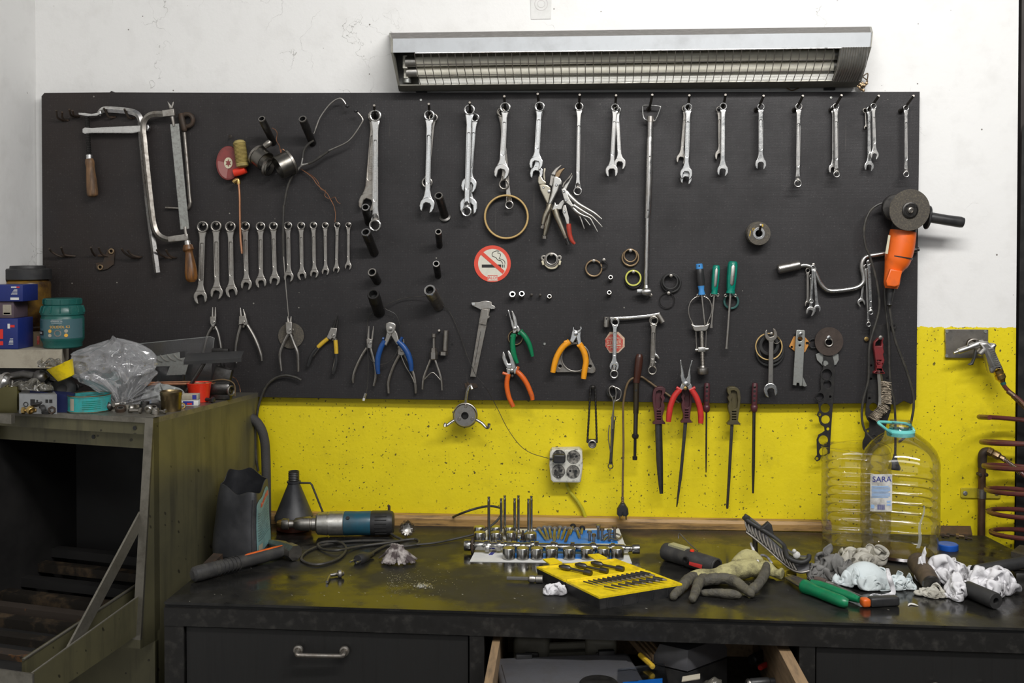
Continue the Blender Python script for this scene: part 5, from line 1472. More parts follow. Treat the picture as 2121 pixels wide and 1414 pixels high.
part(T,'eye',MB().ring(W(*z1(945,212),.042),(0,-1,0),.0165,.0062,30,10),'rust')
part(T,'collar',limb([z1(905,170)+(6,),z1(925,262)+(6.4,),z1(930,285)+(4,)],5,.045,12),'rust')
part(T,'rod',limb([z1(926,270)+(4,),z1(945,480)+(4,),z1(962,700)+(4,),z1(966,740)+(4,),z1(950,775)+(3.6,),z1(890,772)+(2.6,),z1(808,768)+(2.2,)],4,.040,12),'dull')
for k,(pts,bs,lb)in enumerate((([[(112,150),(120,195),(155,215)],[(150,160),(152,195),(180,215)]],(170,212),'rusty twin hook nearest the upper board corner'),([[(195,142),(205,180),(240,190)],[(215,150),(225,180),(258,188)]],(232,190),'rusty twin hook just above the clamp anvil'),([[(415,136),(428,160),(448,192),(480,194)]],(470,192),'bent nail hook holding the top of the clamp bar'),([[(547,142),(556,166),(576,196),(600,200)]],(590,198),'bent nail hook at the bend of the clamp bar'),([[(68,1030),(84,1050),(130,1076),(180,1080)],[(144,1022),(152,1045),(168,1070),(235,1078)]],(180,1078),'empty rusty twin hook nearest the lower board corner'),([[(332,1022),(342,1050),(360,1075)],[(382,1022),(394,1050),(410,1068),(452,1080)]],(400,1075),'empty twin hook above the rusty latch'),([[(528,1030),(548,1058),(590,1084),(640,1090)],[(566,1038),(590,1066),(640,1084),(655,1082)]],(610,1086),'empty twin hook between the latch and the clamp end'),([[(752,1036),(775,1068),(820,1088)],[(812,1036),(826,1066),(850,1084),(876,1088)]],(830,1088),'empty twin hook between clamp end and saw handle'))):
 T=thing('wire_hook',lb,'hook','bent wire hooks on the board')
 for pl in pts:
  n_=len(pl)
  part(T,'prong',MB().tube([W(*z1(*p),.068-(.036*i/(n_-1)))for i,p in enumerate(pl)],.0028,8,4),'rust')
 part(T,'base',MB().box(W(*z1(*bs),BF+.0015),(.020,.003,.006),bev=.001),'rust')
T=thing('latch_plate','rusty triangular latch plate with two holes below an empty hook','plate')
part(T,'plate',MB().plate([[z1(365,1120),z1(410,1115),z1(440,1036),z1(465,1028),z1(486,1042),z1(480,1130),z1(440,1160),z1(390,1172),z1(368,1160)],[z1(*p)for p in circ(393,1148,10,14)],[z1(*p)for p in circ(463,1046,8,14)]],BF+.003,.005,.001),'rust')
for p in((393,1148),(463,1046)):
 part(T,'bush',MB().plate([[z1(*q)for q in circ(*p,19,20)],[z1(*q)for q in circ(*p,9,14)]],BF+.007,.004,.001),'bronze')
def z2(x,y):
 return 400+x/5.05,180+y/5.05
 # flame red reel with ribbed tan bobbin and copper tail
T=thing('timing_reel','dark red disc with a ribbed tan bobbin and copper pipe tail','reel')
part(T,'disc',MB().plate([[z2(*p)for p in circ(375,798,128,40,ry=180)]],.046,.020,.005),'dullred')
ws=[]
for(a0,a1)in((100,190),(280,350)):
 ws.append([z2(370,800)]+[z2(370+112*math.cos(R(a)),800+160*math.sin(R(a)))for a in range(a0,a1+1,10)])
part(T,'pale_sector',MB().plate(ws[0],.0565,.0012,.0002),mat('faded_red',(.34,.14,.13),.5))
part(T,'hub_label',MB().plate([z2(*p)for p in circ(368,795,44,24,ry=58)],.0572,.0016,.0003),'seal')
part(T,'hub_mark',MB().plate([z2(368+(34 if i%2 else 16)*math.cos(R(30*i)),795+(42 if i%2 else 20)*math.sin(R(30*i)))for i in range(12)],.0584,.0010,.0001),'dullred')
bo=[]
pa,pb=W(*z2(480,560),.066),W(*z2(520,840),.066)
Lb=(pb-pa).length
prof=[(.004,-.002),(.012,0),(.0165,.006)]
for i in range(15):
 h=.008+(Lb-.022)*i/14
 prof+=[(.0175,h),(.0152,h+(Lb-.022)/42)]
prof+=[(.0172,Lb-.010),(.016,Lb-.003),(.010,Lb),(.004,Lb+.001)]
part(T,'bobbin',MB().lathe(prof,pa,pb-pa,24),mat('tan_bobbin',(.37,.29,.10),.5,0,(.16,.12,.05),.5,40))
part(T,'nozzle',limb([z2(430,900)+(8,),z2(500,880)+(8.6,),z2(548,862)+(8,)],8,.056,14),'redcup')
part(T,'fitting',limb([z2(425,1000)+(5,),z2(440,985)+(5.4,),z2(470,970)+(4.4,),z2(478,1020)+(4.4,)],5,.056,12),'brass')
part(T,'copper_tail',limb([z2(478,1010)+(2.5,),z2(488,1150)+(2.5,),z2(490,1300)+(2.5,),z2(492,1420)+(2.5,),(498.5,495,2.5),(501.5,525,2.5)],2.5,.062,10),'copper')
nail(477,283,'bent black pin holding the red disc with the tan bobbin',.085,.0030,'peg')
# bearing shells hung on copper wire
M['shell']=mat('brushed_steel_shell',(.20,.19,.17),.38,1,(.09,.08,.07),.6,30)
def shell(label,c,axp,r,h,off,lip=False):
 T=thing('pipe_clamp',label,'sleeve','steel sleeves hung on copper wire')
 a=W(*c,off)
 ax=axp.normalized()
 part(T,'sleeve',MB().lathe([(r*.9,-h/2),(r,-h/2),(r,h/2),(r*.9,h/2),(r*.9,-h/2)],a,ax,36,(False,False)),'shell')
 part(T,'rim',MB().lathe([(r*1.0,-h/2),(r*1.07,-h/2),(r*1.07,-h/2+.006),(r*1.0,-h/2+.006)],a,ax,36,(False,False)).lathe([(r*.88,-h/2-.0008),(r*1.04,-h/2-.0008)],a,ax,36,(False,False)),'dull')
 if lip:
  part(T,'clamp_screw',limb([(548,303,6),(556,297,7),(560,292,5)],6,off+.006,12),'dull')
 return T
shell('open steel sleeve with a clamp screw nearest the tan bobbin',(541,327),Vector((.75,-.35,-.55)),.027,.036,.074,True)
shell('narrow steel band between the two wider sleeves',(556,346),Vector((.95,-.2,-.3)),.0225,.012,.066)
shell('wide tilted steel sleeve with a grooved rim',(590,341),Vector((-.78,-.42,-.46)),.032,.040,.078)
T=thing('copper_wire','fine loose copper wire trailing from the deep socket to the ratchet wrenches','wire')
part(T,'strand',MB().tube(wp([z2(825,430),z2(860,450),z2(880,490),z2(872,560),z2(905,620),z2(918,690),z2(940,650),z2(1010,740),z2(1085,830)],.060),.0010,5,5).tube(wp([z2(1130,860),z2(1190,900),z2(1250,950),z2(1290,1010),z2(1330,1050),z2(1400,1110),z2(1440,1180),z2(1475,1250),z2(1490,1330),z2(1485,1414)],.045),.0010,5,5),'copper')
part(T,'strand',MB().tube(wp([z2(1150,870),z2(1240,925),z2(1300,985),z2(1340,1070),z2(1385,1085),z2(1380,1140),z2(1430,1170),z2(1480,1150),z2(1510,1200),z2(1540,1220)],.042),.0009,5,5),'copper')
# stethoscope
T=thing('mechanic_stethoscope','mechanic stethoscope with steel ear tubes, black hose and long probe','stethoscope')
part(T,'ear_tube',limb([z2(1262,490)+(1.9,),z2(1285,430)+(1.9,),z2(1330,320)+(1.8,),z2(1420,195)+(1.8,),z2(1490,138)+(1.7,),z2(1540,122)+(1.7,),z2(1570,140)+(1.7,),z2(1598,180)+(1.7,)],1.8,.060,9),'satin')
part(T,'ear_tube',limb([z2(1420,668)+(2.4,),z2(1500,632)+(1.9,),z2(1620,572)+(1.8,),z2(1700,480)+(1.8,),z2(1760,385)+(1.7,),z2(1776,345)+(1.7,),z2(1755,305)+(1.7,),z2(1722,268)+(1.7,)],1.8,.064,9),'satin')
part(T,'ear_tip',MB().ball(W(*z2(1614,200),.060),.0054,(1,1,.8)),'blackpl')
part(T,'ear_tip',MB().ball(W(*z2(1702,252),.064),.0054,(1,1,.8)),'blackpl')
part(T,'hose',limb([z2(1110,850)+(2.2,),z2(1060,900)+(2.4,),z2(1010,985)+(2.5,),z2(975,1100)+(2.5,),z2(955,1230)+(2.5,),(587.5,430,2.5),(586.3,488,2.5),(587,531,2.4)],2.5,.058,10),'cable')
part(T,'hose',limb([z2(1205,800)+(2.5,),z2(1260,778)+(2.6,),z2(1340,725)+(2.6,),z2(1425,665)+(2.6,)],2.6,.060,10),'cable')
part(T,'hose',limb([z2(1146,745)+(2.6,),z2(1152,690)+(2.6,),z2(1172,640)+(2.6,),z2(1215,590)+(2.6,),z2(1262,560)+(2.2,)],2.6,.052,10),'cable')
part(T,'y_joint',limb([z2(1095,870)+(2,),z2(1130,826)+(2.6,),z2(1205,800)+(2,)],2.4,.060,10).tube(wp([z2(1130,828),z2(1146,745)],.058),.0026,10),'alu')
part(T,'probe',limb([(587.2,529,1.5),(592,590,1.3),(597.8,656,1.1)],1.3,.058,8,1),'satin')
# thin wire from the outlet to the long tipped pliers, over the two impact sockets
T=thing('thin_cord','thin dark cord looping between the impact sockets down to the outlet box','cord')
zz=lambda x,y:(730+x/4.42,580+y/4.42)
part(T,'cord',MB().tube(wp([(1136,949,.045),(1100,938,.04),(1075,920,.04),(1050,885,.03),(1030,845,.03),(1008,805,.055),zz(1130,870)+(.056,),zz(1090,780)+(.05,),zz(1050,690)+(.04,),zz(990,520)+(.036,),zz(930,370)+(.036,),zz(880,280)+(.036,),zz(820,225)+(.045,),zz(720,155)+(.05,),zz(600,150)+(.045,),zz(460,170)+(.042,),zz(330,215)+(.05,),zz(300,260)+(.05,),zz(390,310)+(.045,),zz(430,400)+(.042,),zz(435,520)+(.040,)],0),.0009,5,5),'cable')
part(T,'cord',MB().tube(wp([zz(290,262)+(.05,),zz(205,275)+(.05,),zz(150,340)+(.045,),zz(135,430)+(.04,),zz(140,620)+(.052,),zz(145,800)+(.055,),zz(140,950)+(.055,),zz(125,1040)+(.055,)],0),.0009,5,5),'cable')
part(T,'cord',MB().tube(wp([zz(150,690)+(.056,),zz(180,740)+(.056,),zz(240,770)+(.055,),zz(320,755)+(.05,),zz(390,690)+(.05,),zz(420,620)+(.045,)],0),.0009,5,5),'cable')
part(T,'connector',limb([zz(122,1035)+(2.8,),zz(108,1075)+(3,)],3,.055,10,1),'alu')
part(T,'connector_tip',limb([zz(107,1078)+(2.6,),zz(101,1102)+(2.6,)],2.6,.055,10,1),'white')
# ------------------------------------------------------------------ right end of the board
def z5(x,y):
 return 1540+x/4.419,380+y/4.419
for k in range(9):
 T=thing('cutting_disc','front cutting disc of the stack with a pale metal hub ring' if k==8 else 'cutting disc inside the stack on the stub peg','disc','stack of cutting discs')
 of=BF+.004+k*.0042
 cx_,cy_=1568.5+k*.42,483.5
 rr=(24,24.6,23.6,24.4,24.8,23.8,24.5,24.2,24)[k]
 part(T,'disc',MB().plate([circ(cx_,cy_,rr,44),circ(cx_,cy_,7.6,20)],of,.0032,.0005),'abrasive')
 part(T,'hub',MB().plate([circ(cx_,cy_,12.4,32),circ(cx_,cy_,7.4,24)],of+.0006,.0042,.0004),'zinc' if k<8 else 'bright')
 if k==8:
  part(T,'print',MB().plate([circ(cx_-11,cy_-9,2.6,14),circ(cx_-11,cy_-9,1.9,14)],of+.0018,.0004,0).plate([(cx_+3,cy_-20),(cx_+9,cy_-19),(cx_+9,cy_-14),(cx_+3,cy_-15)],of+.0018,.0004,0).plate([(cx_-18,cy_-6),(cx_-16.6,cy_-6),(cx_-18.4,cy_+6),(cx_-19.8,cy_+5)],of+.0018,.0004,0),'tapey')
peg((1576,466),(1571,484),'black upturned pin through the stack of cutting discs',.090,.0032)
T=thing('speed_brace','bent steel crank brace with a thick round grip','crank')
part(T,'grip',MB().lathe([(.0105,0),(.0128,.003),(.0128,.055),(.0118,.058),(.0075,.060)],W(1611,557.5,.05),W(1658,547.5,.05)-W(1611,557.5,.05),24),'satin')
part(T,'bar',limb([z5(505,755)+(4.4,),z5(560,748)+(4.6,),z5(610,760)+(4.7,),z5(650,800)+(4.8,),z5(700,905)+(4.8,),z5(745,960)+(4.8,),z5(800,982)+(4.8,),z5(920,974)+(4.8,),z5(1040,950)+(4.8,),z5(1095,905)+(4.8,),z5(1100,850)+(4.8,),z5(1083,770)+(4.8,),z5(1092,705)+(4.8,),z5(1130,668)+(4.8,),z5(1200,655)+(4.8,),z5(1320,636)+(4.8,),z5(1480,620)+(4.6,),z5(1560,608)+(4.6,)],4.8,.046,14,5),'chrome')
part(T,'drive_end',limb([z5(1548,612)+(5.6,),z5(1580,605)+(5.8,),z5(1586,604)+(4,),z5(1606,600)+(4,)],5,.046,8,1),'oxide')
T=thing('angle_grinder','orange angle grinder with a worn disc hung at the board edge','angle grinder')
part(T,'motor_body',limb([(1871,478,25),(1868,498,26),(1864,520,26),(1858,540,24.5),(1853,552,20),(1849,566,16),(1847,586,15.4),(1846,597,12)],20,.085,20,4,flat=.95),'grinder')
part(T,'switch_cover',MB().plate([z5(1340,780),z5(1450,800),z5(1420,930),z5(1380,945),z5(1310,935),z5(1300,890)],.109,.010,.003),'grinder')
part(T,'seam_band',limb([(1862.4,531,26),(1862,533.4,25.8)],26,.085,20,1,flat=.96),'blackpl')
part(T,'rating_label',MB().plate([z5(1325,470),z5(1345,475),z5(1320,645),z5(1296,640)],.113,.0014,.0002),'seal')
part(T,'gear_neck',limb([(1876,440,24),(1874,462,24),(1872,480,24)],24,.083,18,2),'oxide')
part(T,'gear_head',MB().lathe([(.020,0),(.031,.006),(.034,.022),(.032,.040),(.022,.046)],W(1872,434,.055),Vector((.10,-1,.03)),28),'oxide')
part(T,'guard',MB().lathe([(.030,0),(.036,.003),(.036,.016),(.034,.018)],W(1853,431,.066),Vector((.06,-1,.02)),28),'dark')
ax_=Vector((.10,-1,-.12)).normalized()
dc=W(1884,434.8,.136)
part(T,'disc',MB().lathe([(.012,-.0016),(.0518,-.0016),(.0524,0),(.0518,.0016),(.012,.0016)],dc,ax_,64),'abrasive')
fl_=part(T,'flange_nut',MB().lathe([(.0205,.0014),(.0205,.0050),(.0170,.0062),(.0165,.0050),(.0120,.0050),(.0115,.0062),(.009,.0062)],dc,ax_,32),'dark')
u_,w_=frame(ax_)
for k in range(4):
 a_=R(40+90*k)
 part(fl_,'pin_hole',MB().lathe([(.0024,0),(.0024,.0006)],dc+ax_*.0058+(u_*math.cos(a_)+w_*math.sin(a_))*.0152,ax_,10),'ink')
part(T,'spindle',MB().lathe([(.008,.004),(.0075,.010),(.005,.0115),(.0045,.0095),(.002,.0095)],dc,ax_,20),'satin')
part(T,'side_handle',MB().tube([W(1921,449,.085),W(1930,450.5,.085),W(1960,455.6,.085),W(1990,460,.085),W(1995,461,.085)],[.012,.0135,.0135,.0142,.0128],18),'blackpl')
part(T,'handle_flange',MB().lathe([(.030,-.002),(.031,0),(.030,.003),(.016,.006)],W(1921,450,.085),W(1995,461,.085)-W(1921,450,.085),28,wob=lambda a,h:.82+.18*abs(math.cos(a))),'blackpl')
part(T,'strain_relief',limb([(1845.5,597,8),(1843.6,612,6.6),(1842,628,5),(1841.8,631,6),(1841.6,634,3)],6,.083,12,2),'blackpl')
part(T,'cord',limb([(1841.6,630,2.4),(1846,665,2.4),(1853,700,2.4),(1860,722,2.4),(1878,770,2.4),(1890,812,2.4),(1892.5,840,2.4),(1889,865,2.4),(1884,886,2.4),(1874,905,2.4),(1862,915,2.4)],2.4,.075,10,5),'cable')
T=thing('hanging_cable','black power cord hung behind the grinder, plug dangling behind the bottle neck','cable')
part(T,'cord',limb([(1838,419,2.4),(1820,423,2.4),(1803,436,2.4),(1792,460,2.4),(1789.5,485,2.4),(1793,510,2.4),(1803,535,2.4),(1815,580,2.4),(1821,620,2.4),(1819,650,2.4),(1806,695,2.4),(1800,725,2.4),(1798.5,785,2.4),(1788,828,2.4),(1785,862,2.4),(1790,888,2.4),(1802,905,2.4),(1816,917,2.4)],2.4,.068,10,5),'cable')
part(T,'cord',limb([(1832,590,2.3),(1833,620,2.3),(1838,670,2.3),(1841,702,2.3),(1842,760,2.3),(1845,800,2.3),(1852,832,2.3),(1854.5,870,2.3),(1854.6,920,2.3),(1854,944,2.3)],2.3,.062,10,5),'cable')
part(T,'plug',limb([(1854,940,3),(1853.4,950,5),(1852.6,962,10),(1852.4,968,12.5),(1852,972,12)],8,.058,14,3,flat=.7),'blackpl')
# strap plate with orange gasket
T=thing('paper_gasket','orange paper gasket with two holes behind the grey strap','gasket')
z6=lambda x,y:(1540+x/4.714,660+y/4.714)
part(T,'sheet',MB().plate([[z6(444,270),z6(490,172),z6(510,170),z6(600,178),z6(648,232),z6(600,326),z6(510,328)],[z6(*p)for p in circ(470,276,12,14)],[z6(*p)for p in circ(619,238,14,14)],[z6(*p)for p in circ(540,235,36,20)]],.034,.0025,.0003),'orangegasket')
T=thing('grey_bracket','narrow grey galvanised channel hanging in front of the orange gasket','bracket')
part(T,'channel',MB().plate([[z6(515,112),z6(525,108),z6(590,110),z6(599,120),z6(598,220),z6(590,330),z6(576,600),z6(570,655),z6(545,655),z6(540,626),z6(520,624),z6(515,652),z6(480,645),z6(494,420),z6(506,220)],[z6(*p)for p in circ(551,197,23,20)],[z6(*p)for p in circ(548,260,11,12)]],.046,.006,.0012),'zinc')
part(T,'side_flange',MB().plate([z6(576,560),z6(600,610),z6(620,655),z6(596,662),z6(572,654)],.042,.006,.001),'zinc')
nail(1658.5,691,'nail through the top of the grey channel',.058,.0026,'bright')
# big brown disc with steel plate behind and the long black gasket
T=thing('pump_gasket','pale metal gasket plate showing below the large brown disc','gasket')
z7=lambda x,y:(1660+x/4.7125,660+y/4.7125)
part(T,'plate',MB().plate([[z7(140,345),z7(250,300),z7(360,345),z7(364,400),z7(340,445),z7(290,470),z7(236,490),z7(190,440),z7(150,400)],[z7(*p)for p in circ(254,460,13,14)],[z7(*p)for p in circ(256,372,36,20,ry=26)]],.036,.003,.0005),'zinc')
T=thing('grinding_disc','large worn brown disc hung over the top of the black gasket','disc')
part(T,'disc',MB().plate([circ(1717,707,29.6,52),circ(1717,708,6.5,20)],.043,.004,.0006),mat('brown_disc',(.055,.038,.030),.75,0,(.02,.016,.014),.6,30,bump=.3,bscale=300))
part(T,'hub',MB().ring(W(1717,709,.047),(0,-1,0),.0098,.0022,24,8),'dull')
nail(1716.8,699,'bright nail in the hub of the large brown disc',.062,.0030,'bright')
T=thing('manifold_gasket','long black manifold gasket with a row of round ports below the brown disc','gasket')
prt=[(248,540,48),(252,640,40),(182,760,36),(232,870,46),(235,982,42),(258,1074,15),(213,1183,46),(214,1296,42),(152,1363,15),(280,760,12),(180,935,14),(235,430,30)]
sil=[z7(215,345),z7(300,345),z7(318,420),z7(328,520),z7(318,700),z7(304,860),z7(292,1040),z7(282,1200),z7(276,1312),z7(190,1345),z7(182,1375),z7(150,1392),z7(126,1368),z7(140,1342),z7(152,1330),z7(150,1250),z7(148,1180),z7(165,1130),z7(200,1112),z7(226,1092),z7(222,1055),z7(190,1035),z7(172,1000),z7(168,962),z7(150,940),z7(160,912),z7(172,900),z7(168,850),z7(160,810),z7(138,780),z7(140,740),z7(175,712),z7(188,690),z7(184,600),z7(192,530),z7(208,500)]
part(T,'sheet',MB().plate([sil]+[[z7(*p)for p in circ(x,y,r,28)]for x,y,r in prt],.040,.0028,.0004),'gasket')
part(T,'port_bead',MB().plate([[z7(*p)for p in circ(248,540,60,28)],[z7(*p)for p in circ(248,540,50,28)]],.0420,.0012,.0002).plate([[z7(*p)for p in circ(182,760,44,28)],[z7(*p)for p in circ(182,760,37,28)]],.0420,.0012,.0002),'gasket')
T=thing('head_gasket','second long black gasket behind the wire brush and cords','gasket')
sil=[z7(668,70),z7(780,60),z7(850,40),z7(905,38),z7(928,45),z7(925,95),z7(890,100),z7(865,70),z7(860,260),z7(866,300),z7(856,560),z7(868,600),z7(870,900),z7(850,960),z7(820,1060),z7(800,1150),z7(770,1195),z7(730,1215),z7(690,1190),z7(655,1215),z7(640,1270),z7(615,1288),z7(596,1265),z7(596,1200),z7(618,1150),z7(625,1080),z7(660,1060),z7(662,1010),z7(640,980),z7(622,930),z7(628,860),z7(640,760),z7(650,560),z7(660,300)]
hol=[(905,66,11),(648,1096,13),(700,860,40),(662,775,12),(680,455,12),(676,585,13),(842,578,13),(660,1235,20),(868,262,5)]
part(T,'sheet',MB().plate([sil]+[[z7(*p)for p in circ(x,y,r,22)]for x,y,r in hol],.040,.0030,.0004),'gasket')
part(T,'lower_boss',MB().plate([[z7(*p)for p in circ(708,1160,36,24)],[z7(*p)for p in circ(708,1160,22,20)]],.0424,.0020,.0004),'gasket')
nail(1794.5,702,'small pale nail head beside the second gasket',.036,.0034,'brass')
T=thing('wire_brush','wire brush with a dark red handle hung in front of the black gasket','brush')
hs=[z7(705,225),z7(740,190),z7(780,172),z7(796,185),z7(786,225),z7(794,250),z7(790,280),z7(800,320),z7(790,345),z7(804,400),z7(796,430),z7(780,470),z7(795,510),z7(808,520),z7(808,534),z7(696,530),z7(700,515),z7(718,505),z7(722,430),z7(712,380),z7(706,320),z7(698,280)]
part(T,'handle',MB().plate([hs,[z7(718,230),z7(742,208),z7(772,200),z7(774,236),z7(770,262),z7(712,265)]]+[[z7(730,y),z7(772,y),z7(772,y+14),z7(730,y+14)]for y in(400,430,460,488)],.056,.016,.002),'brushred')
part(T,'tang',MB().tube(wp([z7(748,385),z7(756,460),z7(762,535),z7(772,620),z7(780,720),z7(780,800),z7(770,860),z7(750,910),z7(715,955)],.056),[.0045,.0048,.0062,.0072,.0076,.0076,.0072,.0066,.0050],4,4,ref=Vector((0,-1,0)),flat=.8),'alu')
bs=MB()
rr=random.Random(3)
for i in range(850):
 t=rr.random()
 bx=800+8*t-(130*max(0,t-.62)/.38 if t>.62 else 0)-20
 by=612+340*t
 nx,ny=(1,.12)if t<.6 else(.86,.55)
 l_=55+45*rr.random()
 k0=rr.random()*10
 p0=W(*z7(bx-6,by),.050+.016*rr.random())
 p1=W(*z7(bx+nx*l_,by+ny*l_+rr.uniform(-9,9)),.046+.024*rr.random())
 bs.tube([p0,(p0+p1)/2+Vector((rr.uniform(-.001,.001),0,rr.uniform(-.002,.002))),p1],.00042,3)
part(T,'bristles',bs,'bristle')['kind']='stuff'
nail(1824,699,'nail carrying the red handled wire brush',.070,.0030,'dull')
# ------------------------------------------------------------------ files along the lower edge
def dhandle(T,cx_,top,bot,w_,mir,mm,off):
 """open D shaped file handle with finger grooves on one side"""
 H=bot-top
 q=lambda a,b_:(cx_+mir*a*w_/2,top+b_*H)
 o_=[q(-.55,.03),q(-.1,0),q(.55,.0),q(.98,.05),q(.95,.14),q(.7,.22),q(.92,.30),q(.66,.40),q(.86,.50),q(.8,.62),q(.52,.78),q(.58,.90),q(.95,.97),q(.95,1),q(-.95,1),q(-.95,.97),q(-.6,.90),q(-.72,.70),q(-.9,.5),q(-1,.28),q(-.86,.1)]
 hs_=[[q(-.45,.13),q(-.05,.09),q(.45,.1),q(.42,.2),q(.2,.26),q(.42,.34),q(.28,.46),q(.3,.54),q(-.1,.60),q(-.5,.56),q(-.6,.35)]]
 for b_ in(.64,.71,.78,.85):
  hs_.append([q(-.34,b_),q(.28,b_),q(.28,b_+.035),q(-.34,b_+.035)])
 part(T,'handle',MB().plate([o_]+hs_,off,.020,.0009),mm)
 part(T,'handle_web',MB().plate([q(-.5,.1),q(.4,.1),q(.3,.55),q(.3,.92),q(-.4,.92),q(-.6,.4)],off-.003,.006,.001),mm)
fg='files hanging along the lower board edge'
T=thing('half_round_file','broad half round file with a dark plum open handle','file',fg)
dhandle(T,1364.5,800,877,27,1,'maroon',.045)
part(T,'blade',limb([(1363,872,6),(1364,880,7.2),(1366,950,7),(1368.5,1000,5),(1370,1022,3.6)],6,.045,12,2,flat=.55),'dark')
T=thing('flat_file','long tapering file hanging behind the red pliers','file',fg)
dhandle(T,1421,798,874,24,-1,'maroon',.045)
part(T,'blade',MB().plate([(1416,870),(1424,870),(1422,890),(1413,985),(1404.6,1040),(1402.4,1050),(1400.6,1049),(1402,1030),(1410,950),(1415,890)],.045,.006,.0012),'dark')
T=thing('round_file','short thin round file with a plum handle with four holes','file',fg)
for(lb,a,b_,e,rr_,mm)in((None,(1464.5,793),(1463.4,846),(1462.4,978),1.9,'maroon'),('long thin round file with a plum handle, last of the files',(1563.5,793),(1562,846),(1559.6,1021),3.4,'maroon')):
 if lb:
  T=thing('round_file',lb,'file',fg)
 q=lambda t:(a[0]+(b_[0]-a[0])*t,a[1]+(b_[1]-a[1])*t)
 part(T,'handle',MB().tube([W(*q(t),.045)for t in(0,.05,.5,.86,.90,.97,1.08,1.14)],[k*PX for k in(4.6,5.8,6.2,5.6,7.2,7.4,6.6,4)],14),mm)
 for t in(.14,.32,.50,.68):
  part(T,'hole',MB().lathe([(.0030,0),(.0030,.0009)],W(*q(t),.0523),(0,-1,0),12),'ink')
 part(T,'blade',limb([q(1.1)+(rr_,),(b_[0]*.3+e[0]*.7,b_[1]*.3+e[1]*.7,rr_),e+(rr_*.6,)],rr_,.045,10,1),'dark')
T=thing('flat_file','long tapering file with a worn olive brown open handle','file',fg)
dhandle(T,1519,800,878,28,-1,mat('olive_handle',(.085,.07,.028),.5,0,(.03,.02,.02),.6,30),.045)
part(T,'blade',MB().plate([(1513,874),(1520,874),(1518.6,890),(1513,990),(1508.6,1052),(1505,1054),(1503.8,1050),(1507,990),(1512,890)],.045,.006,.0012),'dark')
for(x,y,lb)in((1364,806,'nail holding the half round file'),(1464.4,801,'nail holding the short round file'),(1519,806,'nail holding the olive handled file'),(1563.3,801,'nail holding the last round file')):
 nail(x,y,lb,.052,.0020,'peg')
 # chain wrench, wire loop, ring wrench
T=thing('chain_wrench','oily black chain wrench with a short square socket','chain wrench')
ch=MB()
for(a,b_)in(((1223.2,801),(1216.6,915)),((1232.6,801),(1236.2,915))):
 for i in range(15):
  t0_,t1_=i/15,(i+.92)/15
  p0=W(a[0]+(b_[0]-a[0])*t0_,a[1]+(b_[1]-a[1])*t0_,.045)
  p1=W(a[0]+(b_[0]-a[0])*t1_,a[1]+(b_[1]-a[1])*t1_,.045)
  for o_ in((-.0035,.0035)if i%2 else(-.0022,.0022)):
   ch.tube([p0+Vector((0,o_,0)),(p0+p1)/2+Vector((0,o_,0)),p1+Vector((0,o_,0))],[.0030,.0022,.0030],6)
  ch.tube([p0-Vector((0,.005,0)),p0+Vector((0,.005,0))],.0016,6)
ch.tube(wp([(1223,801),(1228,798.6),(1233,801)],.045),.003,6,3)
part(T,'chain',ch,'oxide')
part(T,'socket',MB().lathe([(.0085,0),(.0112,.003),(.0112,.026),(.0088,.027),(.0075,.026),(.007,.012),(.0003,.012)],W(1226.4,917,.034),(0,-1,.05),20),'dull')
part(T,'link_plate',MB().box(W(1226.4,913,.044),(.030,.010,.010),bev=.002),'oxide')
T=thing('rubber_seal','thick black rubber seal hung with the bent wire hook','seal')
part(T,'band',MB().plate([circ(1268,811,12.4,32),circ(1268,811,8,28)],.040,.010,.002),'rubber')
T=thing('wire_hook','bent grey wire hook hanging over a black rubber seal','hook','bent wire hooks on the board')
part(T,'prong',limb([(1269,888,1.6),(1270.6,833,1.6),(1263,815,1.6),(1262.4,804,1.6),(1268,799.6,1.6),(1275,804,1.6),(1276,820,1.6),(1270.8,836,1.6)],1.6,.052,8,4),'satin')
part(T,'prong',limb([(1269,800,1.3),(1280,804,1.3),(1286.6,811,1.3),(1284,825,1.3),(1273,832,1.3),(1270.5,845,1.3),(1267,872,1.3),(1266,905,1.2),(1265.4,938,1.2),(1260,905,1.1),(1262,880,1.1)],1.3,.050,8,4),'satin')
wrench(rw,'slim dark ring wrench hanging from the bent wire hook',(1270.6,866,5.6),(1264.6,965,6),(7,6.4),(.045,.045),0,'dark','ring','wrenches hung on the lower half of the board',rec=False)
nail(1268,802,'nail carrying the bent wire hook',.058,.0022,'peg')
nail(1228,802,'nail carrying the chain wrench',.055,.0022,'peg')
# soldering iron with cord and plug
T=thing('soldering_iron','old soldering iron with a glossy brown wooden handle, cord and plug','soldering iron')
part(T,'handle',limb([(1324.6,733,5),(1324,740,7.6),(1322,760,8),(1319.6,780,7),(1318.6,786,6.4)],7,.050,16),'brown')
part(T,'ferrule',limb([(1318.6,784,7),(1318,792,6.8)],7,.050,14,1),'brown')
part(T,'barrel',limb([(1318,790,5.8),(1317,856,5.6)],5.6,.050,14,1),mat('heat_stained_steel',(.10,.085,.06),.45,.9,(.05,.035,.025),.6,30))
part(T,'barrel_hole',MB().lathe([(.0034,0),(.0034,.001)],W(1317.2,808,.0572),(0,-1,0),12),'ink')
part(T,'heater',limb([(1317,856,4.6),(1316,902,4.4)],4.5,.050,12,1),'dark')
part(T,'nut',limb([(1316,898,5),(1315.9,900,7),(1315.7,905,7),(1315.6,908,4.6)],6,.050,8,1),'oxide')
part(T,'bit',limb([(1315.6,906,3),(1315,944,3),(1315,945,5.2),(1315,952,4.8)],3,.050,12,1),'oxide')
